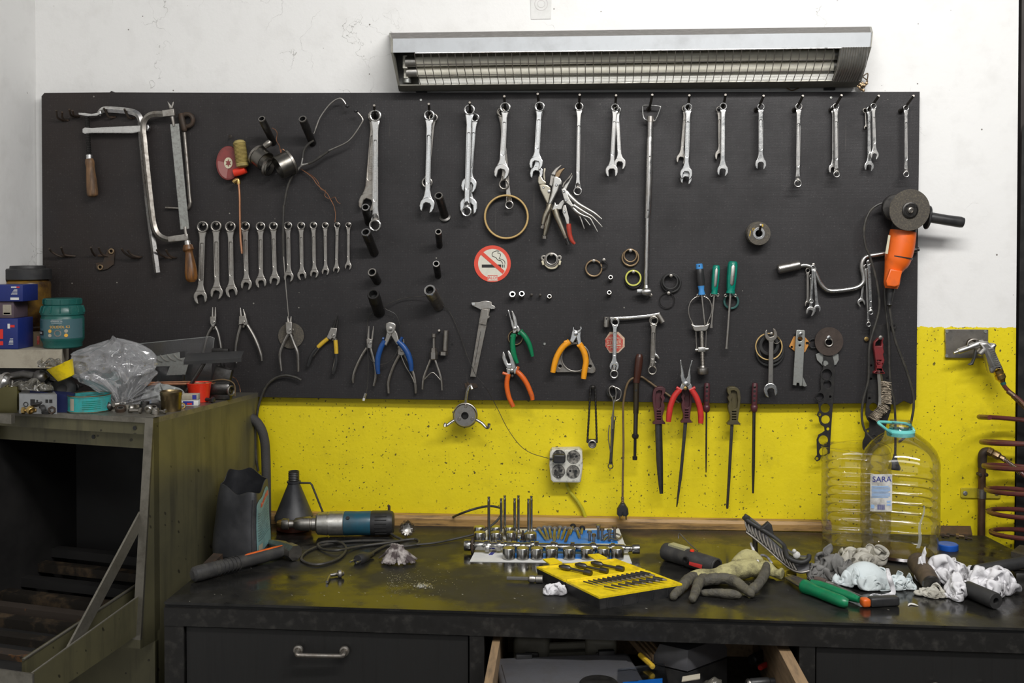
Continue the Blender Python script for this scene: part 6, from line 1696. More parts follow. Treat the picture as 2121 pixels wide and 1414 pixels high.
part(T,'cord',limb([(1318,784,2.2),(1311,783,2.2),(1303,789,2.2),(1297,802,2.2),(1292.4,825,2.2),(1290.6,850,2.2),(1291.4,920,2.2),(1290,985,2.2),(1289.5,1030,2.2)],2.2,.046,10,5),'browncable')
part(T,'cord',limb([(1318,784,2.2),(1328,780,2.2),(1340,787,2.2),(1359,801,2.2),(1382,816,2.2),(1406,834,2.2)],2.2,.038,10,5),'browncable')
part(T,'strain_relief',MB().lathe([((3.4 if i%2 else 2.6)*PX,i*.0022)for i in range(9)],W(1289.5,1042,.046),(0,0,1),12),'browncable')
part(T,'plug',MB().plate([(1286,1040),(1293,1040),(1296,1045),(1301,1053),(1302,1064),(1298,1068),(1291,1068.5),(1289.6,1066),(1288,1068.5),(1281,1068),(1277.4,1064),(1278,1053),(1283,1045)],.046,.020,.006),'blackpl')
for x in(1283.4,1296.4):
 part(T,'plug_pin',limb([(x,1067,1.9),(x+.3,1076,1.9)],1.9,.046,8,1),'brass')
 # ------------------------------------------------------------------ outlet box on the yellow wall
T=thing('outlet_box','grimy white four way socket outlet on the yellow wall','outlet')
bxo=[(1143,928),(1200,927),(1206,932),(1207.4,960),(1203,994),(1199,996),(1146,995.5),(1141,990),(1137.6,960),(1139,934)]
part(T,'box',MB().plate(bxo,.024,.046,.005),'socketw')
for k,(x,y)in enumerate(((1158,945),(1188,946),(1156.6,975.6),(1187,976.4))):
 s_=part(T,'socket',MB().plate([circ(x,y,14,36),circ(x,y,12.6,36)],.0475,.0022,.0006).plate(circ(x,y,12.8,32),.0468,.0012,0),'socketd')
 for dx in(-6,6):
  part(s_,'pin_hole',MB().plate(circ(x+dx,y-1.5,2.4,12),.0478,.0006,0),'ink')
 part(s_,'earth_clip',MB().plate([(x-1.2,y+10),(x+1.2,y+10),(x+1.2,y+13),(x-1.2,y+13)],.0488,.0016,.0003),'bright')
T=thing('flat_plug','flat black plug in the upper socket of the outlet box','plug')
part(T,'body',MB().plate([(1146,941),(1149,939.6),(1169,940),(1171.4,943),(1171,955),(1168,958),(1148,957.4),(1144.6,955)],.058,.020,.004),'blackpl')
part(T,'strain_relief',limb([(1147,949.5,2),(1138,949.5,1.6)],2,.052,8,1),'blackpl')
solo('painted_cable',limb([(1172,990,3.6),(1174,1004,3.8),(1181,1018,3.8),(1195,1036,3.8),(1205,1052,3.8),(1210,1064,3.8),(1213.5,1076,3.6),(1214.5,1083,3.6)],3.8,.008,10,5),'yellowcable','yellow painted cable running down from the white outlet box','cable')
# ------------------------------------------------------------------ blow gun plate and air line at the far end
T=thing('steel_plate','square grey steel plate screwed to the yellow wall behind the blow gun','plate')
part(T,'plate',MB().plate([(1957,681.5),(2046,682.5),(2045,741.5),(1958,740.5)],.005,.008,.001),'dull')
for(x,y)in((1961,686),(2041,686.5),(1960.6,736.6)):
 part(T,'screw_head',MB().lathe([(.0045,0),(.004,.002),(.0015,.002),(.0013,.0012)],W(x,y,.009),(0,-1,0),14),'zinc')
part(T,'hook',MB().tube(wp([(2004,712,.01),(2006,706,.03),(2012,703,.05),(2020,706,.06)],0),.0035,10,4),'rust')
T=thing('blow_gun','grey cast metal air blow gun hanging on the steel plate','blow gun')
z8=lambda x,y:(2000+x/6.43,640+y/6.43)
part(T,'barrel',limb([(1976,731,2.6),(1984,728,3.2),(1986,727,5.4),(2006,720,5.6),(2024,713,7.4),(2036,711.5,8)],5,.060,14,2),'alu')
part(T,'grip',MB().plate([z8(150,450),z8(220,432),z8(280,430),z8(320,470),z8(345,452),z8(380,455),z8(396,480),z8(378,510),z8(376,560),z8(420,660),z8(478,785),z8(470,800),z8(395,790),z8(350,850),z8(310,850),z8(296,825),z8(262,690),z8(236,590),z8(190,620),z8(150,600),z8(145,570),z8(200,520)],.060,.028,.006,br=2),'alu')
for k in range(9):
 part(T,'grip_rib',MB().tube([W(*z8(308+k*10.5,535+k*26),.076),W(*z8(372+k*11,520+k*26),.076)],.0018,6),'alu')
part(T,'grip_panel',MB().plate([z8(246,560),z8(290,590),z8(370,760),z8(330,780),z8(296,720)],.0745,.003,.0008),'satin')
part(T,'trigger',MB().plate([z8(120,530),z8(142,540),z8(150,590),z8(126,660),z8(95,740),z8(50,750),z8(30,738),z8(70,710),z8(96,650),z8(104,590)],.060,.012,.003),'blackpl')
part(T,'hanging_loop',limb([(2004,718,2),(2006,708,2),(2014,703,2),(2024,704,2),(2028,711,2)],2,.064,8,4),'dull')
part(T,'coupling',MB().lathe([(.009,0),(.0125,.002),(.0125,.010),(.0108,.012),(.0130,.014),(.0130,.024),(.010,.027),(.007,.034)],W(*z8(425,805),.060),W(*z8(490,965),.060)-W(*z8(425,805),.060),22),'brass')
T=thing('coil_air_hose','dark red coiled air hose hanging from the blow gun by the door frame','hose')
P=[W(*z8(478,945),.060),W(*z8(520,1030),.062),W(*z8(575,1090),.064),W(*z8(640,1150),.068),W(*z8(720,1210),.08),W(2128,846,.10)]
part(T,'hose',MB().tube(P,.0056,10,4),'darkred_hose')
sp=MB()
a,b_=W(2098,818,.064),W(2126,845,.098)
u_,w_=frame(b_-a)
sp.tube([a+(b_-a)*(i/90)+u_*(.0068*math.cos(i*.9))+w_*(.0068*math.sin(i*.9))for i in range(91)],.0011,5)
part(T,'kink_spring',sp,'bronze')
part(T,'sleeve',MB().tube([W(*z8(476,940),.060),W(*z8(510,1005),.061)],.0066,12),'greenrubber')
part(T,'sleeve',MB().tube([W(*z8(560,1090),.063),W(*z8(640,1150),.067)],.0066,12),'bronze')
hx=[]
ctr=[(2134,862),(2140,925),(2146,985),(2152,1045),(2158,1095),(2164,1150)]
for i in range(145):
 t=i/24
 k=min(int(t*5/6),4)
 fr_=t*5/6-k
 cx_=ctr[k][0]+(ctr[k+1][0]-ctr[k][0])*fr_
 cy_=ctr[k][1]+(ctr[k+1][1]-ctr[k][1])*fr_
 c_=W(cx_,cy_,.17)
 an=2*math.pi*t+math.pi*.9
 hx.append(c_+Vector((.118*math.cos(an),-.118*math.sin(an),.006*math.sin(an))))
part(T,'coil',MB().tube(hx,.0060,10),'darkred_hose')
T=thing('air_pipe','rusty brown air pipe with an elbow and hose coupling clamped to the yellow wall','pipe')
part(T,'pipe',limb([(2032.5,1112,7.4),(2033,1060,7.4),(2034,980,7.4),(2034.5,955,7.6)],7.4,.020,16,1),mat('brown_pipe',(.12,.065,.035),.5,.5,(.05,.04,.015),.5,20))
part(T,'elbow',limb([(2034.5,968,8.6),(2034.6,948,8.8),(2037,938,8.6),(2044,934,8.2),(2052,935,7.6)],8,.020,16,4),'rust')
part(T,'hose_coupling',MB().lathe([(.010,0),(.0118,.002),(.0118,.012),(.0095,.014),(.0108,.017),(.0108,.030),(.0075,.034),(.0075,.044)],W(2046,933,.024),W(2085,953,.05)-W(2046,933,.024),8),'bronze')
sp=MB()
a,b_=W(2080,951,.047),W(2116,980,.07)
u_,w_=frame(b_-a)
sp.tube([a+(b_-a)*(i/90)+u_*(.0066*math.cos(i*.9))+w_*(.0066*math.sin(i*.9))for i in range(91)],.0011,5)
part(T,'kink_spring',sp,'satin')
part(T,'hose_end',MB().tube([W(2076,949,.044),W(2098,964,.058),W(2120,983,.073),W(2150,1004,.10)],.0055,10,3),'darkred_hose')
part(T,'collar',MB().plate([circ(2028,982,4,14)],.022,.02,.002).plate([circ(2041,982,4,14)],.022,.02,.002),'rust')
T=thing('pipe_bracket','yellow painted strap bracket holding the brown air pipe','bracket')
part(T,'strap',MB().plate([(1990,1011),(1992,1009.6),(2071,1010.6),(2073,1013),(2072,1030),(2069,1031.6),(1992,1030.4),(1989.6,1028)],.0035,.005,.001),mat('yellow_painted_steel',(.52,.43,.02),.5,0,(.2,.17,.03),.5,30))
part(T,'saddle',MB().tube([W(2033.5,1012,.020),W(2033.4,1031,.020)],.0112,18),'dull')
for x in(1999,2064.5):
 part(T,'screw_head',MB().lathe([(.0062,0),(.0058,.002),(.003,.0028),(.0026,.0016)],W(x,1021,.006),(0,-1,0),16),'zinc')
 # cable through the board and grey sleeve behind the cabinet
solo('grey_cable',limb([(624,787,2.6),(612,781,2.6),(590,777,2.6),(568,784,2.6),(550,802,2.6),(537,835,2.6),(531,870,2.6),(529.4,910,2.6),(531,950,2.6),(535,975,2.6)],2.6,.045,10,5),'cable','grey cable curving out of a hole in the board into the black jerrycan corner','cable')
solo('corrugated_hose',MB().tube([W(500,857,.055),W(515,862,.055),W(530,872,.055),W(542,890,.055),W(548.4,915,.055),W(550.6,945,.055),W(551.4,985,.060),W(552,1060,.066),W(552,1100,.066)],.0125,14,5),mat('grey_sleeve',(.045,.043,.042),.75,0,(.075,.07,.066),.5,30,bump=.6,bscale=500),'thick grey cloth covered hose curving behind the cut jerrycan','hose')
# ------------------------------------------------------------------ things lying on the bench
def H(px,py,h=0.0):
 return D(px,py)+Vector((0,0,h))
def rod(a,b,rs,n=16):
 return MB().tube([a+(b-a)*t for t,r in rs],[r for t,r in rs],n)
def scl(p):
 return(p-CAM).dot(FW)/F
def sq(an,k=5.0):
 return(abs(math.cos(an))**k+abs(math.sin(an))**k)**(-1/k)
 # cut open black jerrycan
T=thing('jerrycan','cut open smoky black plastic jerrycan with a torn teal label beside the cabinet','canister')
A,B,Cc=D(530,1169),D(434,1154),D(571,1124)
e1,e2=(B-A),(Cc-A)*.86
cen=A+e1/2+e2/2
def can(an,z,k):
 rr=sq(an,6)
 tp=1-.20*z**2.2+.02*math.sin(z*9)
 x_,y_=rr*math.cos(an)*.5*tp*k,rr*math.sin(an)*.5*tp*k
 hh=.176+.016*math.sin(an*1+.6)+.006*math.sin(an*5)
 return cen+e1*(x_-.06*z*z)+e2*y_+Vector((0,0,z*hh))
zs=[0,.02,.06,.15,.3,.45,.6,.72,.82,.9,.96,1.0]
prof=[(z,.94 if z==0 else 1)for z in zs]+[(z,.965)for z in zs[::-1]]
vs=[can(2*math.pi*j/48,z,k)for z,k in prof for j in range(48)]
fs=[[i*48+j,i*48+(j+1)%48,(i+1)*48+(j+1)%48,(i+1)*48+j]for i in range(len(prof)-1)for j in range(48)]+[list(range(48))[::-1]]
part(T,'body',MB().add(vs,fs),'can',ang=60)
part(T,'seam_ridge',MB().tube([can(3.98,z,1.012)for z in(.08,.3,.5,.7,.9)],.003,8,3),'can')
part(T,'label',MB().grid(lambda u,v:can(math.pi+.70-1.30*u,.12+.80*v-.10*(abs(u-.5)*2)**6*(v>.5),1.012),22,10),'label',ang=80)
lb_=T.children[-1]
part(lb_,'red_band',MB().grid(lambda u,v:can(math.pi+.40-.9*u,.78+.07*v,1.020),16,3),'oldred',ang=80)
part(lb_,'text_lines',(lambda m_:[m_.grid(lambda u,v,k=k:can(math.pi+.62-1.1*u,.30+.036*k+.010*v,1.018),14,2)for k in range(12)]and m_)(MB()),'jarlabel',ang=80)
part(lb_,'barcode_patch',MB().grid(lambda u,v:can(math.pi+.62-.32*u,.13+.11*v,1.020),6,3),'cream',ang=80)
# funnel upside down on a red brown tin
c0=Vector((W(609,1095,.075).x,-.075,DZ))
T=thing('paint_tin','low red brown tin under the black funnel','tin')
part(T,'body',MB().lathe([(.044,0),(.046,.002),(.046,.020),(.044,.022)],c0,n=36),mat('red_brown_tin',(.16,.045,.025),.45,.3,(.05,.03,.02),.5,30))
part(T,'rim',MB().ring(c0+Vector((0,0,.0215)),(0,0,1),.0455,.0022),'rust')
T=thing('oil_funnel','black plastic funnel with a side handle standing upside down on a red brown tin','funnel')
c1=c0+Vector((0,0,.0238))
part(T,'cone',MB().lathe([(.049,0),(.051,.002),(.051,.012),(.048,.018),(.0165,.096),(.0165,.100),(.0185,.101),(.0185,.105),(.0145,.106)],c1,n=40),'can')
part(T,'spout',MB().lathe([(.0145,.104)]+[(.0150 if i%2 else .0138,.106+.0022*i)for i in range(11)]+[(.0145,.131),(.0125,.132),(.0115,.131),(.011,.11)],c1,n=28,cap=(False,True)),'blackpl')
part(T,'handle',MB().tube([c1+Vector((.016,0,.100)),c1+Vector((.045,-.004,.101)),c1+Vector((.050,-.005,.096)),c1+Vector((.080,-.006,.022)),c1+Vector((.077,-.006,.014)),c1+Vector((.050,-.002,.010))],.0028,8),'blackpl')
# electric drill lying on its side
T=thing('electric_drill','electric drill with grey gear case and blue green motor body lying by the wall','drill')
a,b=W(574,1100,.150),W(815,1090,.125)
a.z,b.z=DZ+.0325,DZ+.0335
L=(b-a).length
ax=(b-a).normalized()
X=lambda px:a+(b-a)*((px-574)/241)
part(T,'bit_shank',rod(X(574),X(612),[(0,.008),(.2,.011),(.55,.011),(.6,.007),(1,.006)]),'brass')
part(T,'adapter',rod(X(584),X(612),[(0,.013),(.1,.0145),(.5,.0145),(.55,.010),(1,.009)]),'satin')
part(T,'chuck',rod(X(608),X(656),[(0,.010),(.1,.0155),(.35,.018),(.72,.0185),(.74,.0165),(.80,.0165),(.82,.0185),(.97,.0185),(1,.014)],24),'satin')
part(T,'gear_case',rod(X(655),X(714),[(0,.022),(.06,.028),(.4,.0305),(.41,.0285),(.45,.0285),(.46,.0310),(.96,.0312),(1,.029)],28),'alu')
part(T,'motor_body',rod(X(711),X(770),[(0,.0285),(.05,.0312),(.5,.0305),(.95,.0312),(1,.030)],28),'drillteal')
part(T,'end_cap',rod(X(767),X(816),[(0,.030),(.1,.0320),(.8,.0322),(.95,.029),(1,.024)],28),'blackpl')
for k in range(6):
 an=-.75+.3*k
 p=X(780)+Vector((0,-math.cos(an)*.0322,math.sin(an)*.0322))
 part(T,'vent_slot',MB().tube([p,p+ax*.030],.0014,6),'ink')
part(T,'screw_head',MB().lathe([(.005,0),(.0045,.0015),(.002,.0015)],X(724)+Vector((0,-.025,.020)),Vector((0,-.78,.62)),14),'oxide')
part(T,'trigger_grip',MB().tube([X(745)+Vector((0,.012,-.004)),X(748)+Vector((.01,.060,-.010))],[.017,.017],14),'drillteal')
part(T,'cord',MB().tube([D(790,1080,.02),D(812,1106,.010),D(832,1119,.004),D(776,1119,.004),D(719,1121,.004),D(663,1130,.004),D(630,1146,.004),D(626,1160,.004),D(657,1169,.004),D(700,1157,.004),D(717,1136,.006),D(702,1122,.009),D(672,1122,.010),D(658,1128,.007),D(668,1137,.005),D(700,1139,.010),D(745,1131,.004),D(800,1124,.004),D(858,1116,.004),D(866,1126,.004),D(835,1131,.004),D(808,1128,.004),D(786,1136,.004),D(766,1148,.005)],.0034,8,5),'cable')
pc,pd=D(772,1146,.009),D(741,1160,.009)
part(T,'plug',MB().tube([pc,pc+(pd-pc)*.3,pc+(pd-pc)*.55,pc+(pd-pc)*.9,pd],[.005,.007,.013,.0145,.012],14),'blackpl')
sd_=(pd-pc).normalized().cross(Vector((0,0,1)))*.0085
for s_ in(-1,1):
 part(T,'plug_pin',MB().tube([pd+sd_*s_,pd+sd_*s_+(pd-pc).normalized()*.018],.0024,8),'bright')
T=thing('power_cable','loose black cable curving up between the engine valves','cable')
part(T,'strand',MB().tube([D(858,1128,.004),D(900,1124,.004),D(940,1116,.006),W(985,1105,.16),W(1012,1092,.15),W(1032,1075,.14),W(1039,1060,.13),W(1034,1051,.12),W(1012,1048,.11),W(985,1053,.10),W(955,1063,.09),D(925,1075,.006),D(880,1082,.004)],.0030,8,5),'cable')
T=thing('wall_ring','small dark steel ring bolt rising behind the drill','ring')
part(T,'shank',MB().tube([D(800,1092,.0),W(806,1062,.09),W(806,1048,.09),W(803,1046,.09)],.0036,8),'rust')
T=thing('cup_brush','small wire cup brush standing beside the drill','brush')
c=D(842,1113)
k=scl(c)
c=c+Vector((0,0,17*k))
ax=Vector((.25,-.9,.35)).normalized()
part(T,'cup',MB().lathe([(.006,-.022),(.008,-.010),(.015,-.006),(.017,.004),(.016,.006),(.008,.004),(.004,.002)],c,ax,24),'satin')
u_,w_=frame(ax)
bs=MB()
rr=random.Random(5)
for i in range(260):
 an,q=rr.random()*6.283,.010+.009*rr.random()
 d0=u_*math.cos(an)+w_*math.sin(an)
 bs.tube([c+d0*q*.8,c+d0*(q+.004)+ax*(.010+.004*rr.random())],.0005,3)
part(T,'bristles',bs,'bristle')['kind']='stuff'
T=thing('yarn_rag','tangled stained yarn rag beside the plug of the drill','rag')
rr=random.Random(11)
top=D(820,1163,0)
k=scl(top)
for i in range(46):
 an=-math.pi*(.02+.96*(i/45))+rr.uniform(-.2,.2)if i<34 else rr.random()*6.28
 q=(.5+.5*rr.random())
 pts=[top+Vector((rr.uniform(-.012,.012),rr.uniform(-.008,.01)+.006,32*k*(.75+.3*rr.random()))),top+Vector((math.cos(an)*.022*q,math.sin(an)*.014*q,.030*(.7+.4*rr.random()))),top+Vector((math.cos(an)*.040*q,math.sin(an)*.030*q,.014)),top+Vector((math.cos(an)*.056*q,math.sin(an)*.044*q,.005))]
 w0=.0035+.003*rr.random()
 part(T,'strand',MB().tube(pts,[w0,w0*1.1,w0,w0*.7],7,4,flat=.6),'mop')if i<20 else None
 if i==20:
  rest=MB()
 if i>=20:
  rest.tube(pts,[w0,w0*1.2,w0,w0*.6],7,4,flat=.6)
part(T,'core',rest,'mop')
T=thing('chuck_key','small steel chuck key with a bent bar on the bench','chuck key')
part(T,'stem',MB().tube([D(683,1191,.006),D(700,1188,.006)],.0040,12),'satin')
part(T,'gear',MB().lathe([(.005,0),(.009,.002),(.010,.008),(.006,.011),(.004,.015)],D(699,1188,.009),D(712,1187,.009)-D(699,1188,.009),24,wob=lambda an,h:1+.12*math.sin(an*12)),'satin')
part(T,'tommy_bar',MB().tube([D(677,1205,.004),D(683,1191,.006)],.0032,10),'satin')
T=MB()
rr=random.Random(2)
for i in range(420):
 if i<160:
  px,py,s_=rr.gauss(876,9),rr.gauss(1213,2.6),.0016
 else:
  px,py,s_=800+abs(rr.gauss(0,60)),1205+rr.gauss(0,14),.0011
 p=D(px,py,.0006+(.002*rr.random()if i<160 else 0))
 s_*=rr.uniform(.4,1.2)
 T.add([p+Vector((-s_,0,0)),p+Vector((s_,s_,0)),p+Vector((0,-s_,0)),p+Vector((0,0,s_))],[[0,1,3],[1,2,3],[2,0,3],[0,2,1]])
solo('metal_filings',T,'filing','sprinkle of bright metal filings on the oily bench','filings',kind='stuff')
# hammer and wedge
T=thing('hammer','hammer with a thick grey rubber grip lying along the cabinet side','hammer')
a,b=D(398,1207,.0)+Vector((0,0,.018)),D(588,1157)+Vector((0,0,.020))
part(T,'handle',rod(a,b,[(0,.010),(.02,.0165),(.08,.018),(.25,.0165),(.5,.0150),(.75,.0160),(.9,.0150),(1,.0135)],16),'lamprubber')
for t0_ in(.56,):
 o_=Vector((0,-.004,.0145))
 part(T,'orange_inlay',MB().tube([a+(b-a)*t+o_ for t in(.56,.60,.9,.985)],[.0008,.0042,.0042,.002],8,flat=.5),'orange')
hc=a+(b-a)*1.0
ha,hb=D(556,1140)+Vector((0,0,.022)),D(612,1162)+Vector((0,0,.020))
part(T,'head',MB().tube([ha,ha+(hb-ha)*.3,ha+(hb-ha)*.55,ha+(hb-ha)*.7,ha+(hb-ha)*.75,hb],[.006,.013,.017,.016,.019,.019],8,ref=Vector((.5,.2,1))),'satin')
for t in[i/12 for i in range(11)]:
 p=a+(b-a)*(.06+.5*t)
 part(T,'grip_ridge',MB().ring(p,b-a,.0166,.0011,20,6),'lamprubber')
T=thing('steel_wedge','rusty steel splitting wedge with an orange stripe behind the hammer grip','wedge')
p0,p1=D(421,1190),D(452,1172)
up_=Vector((0,0,1))
nn=(p1-p0).normalized().cross(up_)*.011
part(T,'blade',MB().cage([p0-nn,p1-nn*1.2,p1+up_*.030-nn*1.1,p0+up_*.016-nn],[p0+nn,p1+nn*1.2,p1+up_*.030+nn*1.1,p0+up_*.016+nn]),'rust')
part(T,'orange_stripe',MB().tube([D(412,1197,.006),D(432,1189,.008)],.0055,8),'orange')
# ------------------------------------------------------------------ engine parts on a printed card
T=thing('printed_card','blue and white printed card lying under the engine parts','card')
cA,cB,cC,cD=D(973,1163),D(1309,1167),D(1282,1095),D(1008,1096)
lift=Vector((0,0,.0014))
part(T,'sheet',MB().cage([cA,cB,cC,cD],[p+lift for p in(cA,cB,cC,cD)]),'paper')
Q=lambda u,v,h=0.:(cA*(1-u)+cB*u)*(1-v)+(cD*(1-u)+cC*u)*v+Vector((0,0,h))
part(T,'blue_field',MB().cage([Q(.20,.10),Q(.955,.10),Q(.955,.94),Q(.30,.94)],[v+Vector((0,0,.0020))for v in(Q(.20,.10),Q(.955,.10),Q(.955,.94),Q(.30,.94))]),'cardblue')
part(T,'white_stripe',MB().cage([Q(.70,.44),Q(1.005,.44),Q(1.0,.52),Q(.70,.52)],[v+Vector((0,0,.0024))for v in(Q(.70,.44),Q(1.005,.44),Q(1.0,.52),Q(.70,.52))]),'paper')
part(T,'logo_mark',MB().cage([Q(.10,.18),Q(.125,.18),Q(.14,.30),Q(.115,.32)],[v+Vector((0,0,.0020))for v in(Q(.10,.18),Q(.125,.18),Q(.14,.30),Q(.115,.32))]),'blueink')
M['polish']=mat('polished_steel',(.42,.41,.39),.2,1,(.12,.10,.07),.55,40)
ch=Vector((0,0,.0025))
grp='valve tappets on the printed card'
nm=['first','second','third','fourth','fifth','sixth','seventh','last']
for i,px in enumerate((1054,1083,1112,1143,1179,1216,1250,1279)):
 T=thing('valve_tappet',nm[i]+' polished tappet of the front row, counted from the big end of the camshaft','tappet',grp)
 p=D(px,1158)+ch
 part(T,'cup',MB().lathe([(.0140,0),(.0152,.0015),(.0152,.0235),(.0142,.0250)],p,n=32),'polish')
 part(T,'crown',MB().lathe([(.0140,.0248),(.0136,.0256),(.0004,.0256)],p,n=32,cap=(False,True)),'satin')
for i,(px,py)in enumerate(((994,1124),(1028,1124),(1060,1124),(1099,1126),(993,1112),(1027,1112),(1056,1112))):
 T=thing('valve_tappet',['tappet behind the camshaft nearest the card corner','second tappet behind the camshaft, next to the corner one','third tappet behind the camshaft, beside tall valves','bluish tappet behind the camshaft next to the row of bolts','rearmost tappet near the batten over the card corner','rear tappet between the valve stems nearest the batten','rear tappet beside the middle valve stems'][i],'tappet',grp)
 p=D(px,py)+ch
 part(T,'cup',MB().lathe([(.0140,0),(.0152,.0015),(.0152,.0235),(.0142,.0250)],p,n=28),'polish')
 part(T,'crown',MB().lathe([(.0140,.0248),(.0136,.0256),(.0004,.0256)],p,n=28,cap=(False,True)),'satin')
for i,(px,pt,py)in enumerate(((1012.5,1025,1133),(1038,1031,1122),(1045.5,1025,1111),(1066,1031,1117),(1073.8,1025,1108),(1094.5,1032,1109),(1100.6,1026,1106))):
 T=thing('engine_valve',['engine valve standing alone at the front, nearest the camshaft gear','shorter looking valve of the first close pair','taller looking valve of the first close pair','shorter looking valve of the middle close pair','taller looking valve of the middle close pair','shorter looking valve of the pair next to the bolts','taller looking valve of the pair next to the bolts'][i],'valve','engine valves standing on their heads')
 p=D(px,py)+ch
 ztop=CAM.z-(pt-510)/F*(p-CAM).dot(FW)
 h=min(max(.085,ztop-p.z),.125)
 part(T,'stem',MB().lathe([(.004,.004),(.0034,.012),(.0034,h*.5),(.0036,h-.012),(.0036,h-.008),(.0029,h-.007),(.0029,h-.004),(.0036,h-.003),(.0034,h)],p,n=14),'polish')
 part(T,'valve_head',MB().lathe([(.0125,0),(.0135,.0012),(.0130,.0025),(.006,.006),(.0036,.012)],p,n=24),'dull')
 # camshaft
T=thing('camshaft','polished steel camshaft lying across the printed card','camshaft')
a,b=D(962,1144),D(1326,1152)
a.z=b.z=DZ+.0185
ax=(b-a).normalized()
L=(b-a).length
K=lambda px:(px-962)/364
prof=[]
for p0,p1,r in((962,976,.0135),(976,982,.0095),(982,1001,.0115),(1003,1011,.0125),(1011,1018,.0090),(1018,1045,.0085),(1045,1050,.0118),(1050,1078,.0105),(1078,1088,.0092),(1088,1106,.0095),(1120,1150,.0092),(1150,1156,.0112),(1156,1180,.0085),(1194,1222,.0095),(1222,1236,.0112),(1236,1262,.0085),(1262,1294,.0100),(1294,1306,.0078),(1306,1310,.0068),(1310,1325,.0118)):
 prof+=[(r*.96,K(p0)*L),(r,K(p0)*L+.001),(r,K(p1)*L-.001),(r*.96,K(p1)*L)]
part(T,'shaft',MB().lathe(prof,a,ax,28),'polish')
part(T,'thrust_plate',MB().lathe([(.0205,0),(.0210,.001),(.0210,.004),(.0205,.005)],a+ax*(K(977)*L),ax,24,wob=lambda an,h:.82+.18*abs(math.cos(an))),'rust')
for i,(px,an)in enumerate(((1011,2.2),(1034,-1.9),(1066,1.2),(1104,.9),(1113,1.7),(1146,-2.4),(1187,1.55),(1229,2.6),(1270,-2.2))):
 part(T,'cam_lobe',MB().lathe([(.0128,0),(.0130,.0008),(.0130,.0088),(.0128,.0096)],a+ax*(K(px-4)*L),ax,32,wob=lambda t_,h,an=an:1+.42*max(0,math.cos(t_-an))**5),'polish')
 # bolts lying in a row behind, heads to the wall
bg_='bolts lying on the printed card'
for i,(x0,y0,x1,y1)in enumerate(((1116,1096,1132,1119),(1128,1094,1136,1119),(1138,1094,1142,1116),(1149,1096,1148,1122),(1160,1094,1155,1117),(1171,1095,1163,1118),(1180,1096,1171,1122),(1187,1090,1180,1108),(1195,1097,1201,1115),(1206,1094,1204,1107))):
 T=thing('flange_bolt',['flange bolt nearest the bluish tappet, slanting away from it','second flange bolt of the fan counted from the bluish tappet','third flange bolt of the fan, almost straight','fourth and longest reaching flange bolt of the fan','fifth flange bolt of the fan, tilted toward the valves','sixth flange bolt of the fan, leaning toward the valves','seventh flange bolt with a rusty tip','black headed bolt standing highest behind the fan of bolts','short bolt pointing toward the drill case','black headed last bolt of the fan nearest the blue corner'][i],'bolt',bg_)
 p,q=D(x0,y0,.0065),D(x1,y1,.004)
 d_=(q-p).normalized()
 part(T,'head',MB().lathe([(.0062,-.006),(.0064,0),(.0084,.0005),(.0084,.0022),(.004,.003)],p,d_,18),'dull' if i not in(7,9)else 'oxide')
 part(T,'shank',MB().tube([p+d_*.002,q-d_*.008,q-d_*.007,q],[.0038,.0038,.0032,.0030],12),'satin' if i!=6 else 'bronze')
for i,(px,py,h)in enumerate(((1221,1122,.026),(1230,1124,.020),(1239,1118,.036),(1247,1121,.032),(1262,1122,.030),(1273,1119,.034))):
 T=thing('stud_bolt',['stubby upright bolt nearest the fan of bolts','second short upright bolt','tallest upright stud by the wire clips','upright stud next to the tallest one','upright stud inside the bent wire clips','upright stud nearest the white card corner'][i],'bolt','upright bolts on the printed card')
 p=D(px,py)+ch
 part(T,'shank',MB().lathe([(.0034,0),(.0036,.001),(.0034,h-.006)],p,n=12),'dull')
 part(T,'head',MB().lathe([(.0060,h-.006),(.0060,h),(.0040,h+.001)],p,n=6),'bronze' if i%2 else 'satin')
for i,(px,py)in enumerate(((1036,1124),(1063,1127),(1083,1122))):
 T=thing('valve_spring_seat',['small collet and seat beside the first valve pair','small collet and seat beside the middle tappet','small stacked collet by the bluish tappet'][i],'seat','collets on the printed card')
 p=D(px,py)+ch
 part(T,'washer',MB().lathe([(.009,0),(.009,.004),(.005,.005)],p,n=16),'dull')
 part(T,'collet',MB().lathe([(.0055,.004),(.0055,.014),(.0035,.016),(.0028,.026),(.0014,.028)],p,n=14),'rust')
T=thing('wire_clip','bent wire clips beside the upright studs on the blue card','clip')
part(T,'clip_wire',MB().tube([D(1247,1114,.006),D(1256,1106,.014),D(1270,1104,.016),D(1284,1108,.010),D(1286,1113,.006),D(1276,1117,.006),D(1262,1115,.012)],.0024,8,5),'dull')
part(T,'clip_wire',MB().tube([D(1250,1120,.004),D(1258,1112,.008),D(1272,1110,.010),D(1282,1118,.005)],.0024,8,5),'satin')
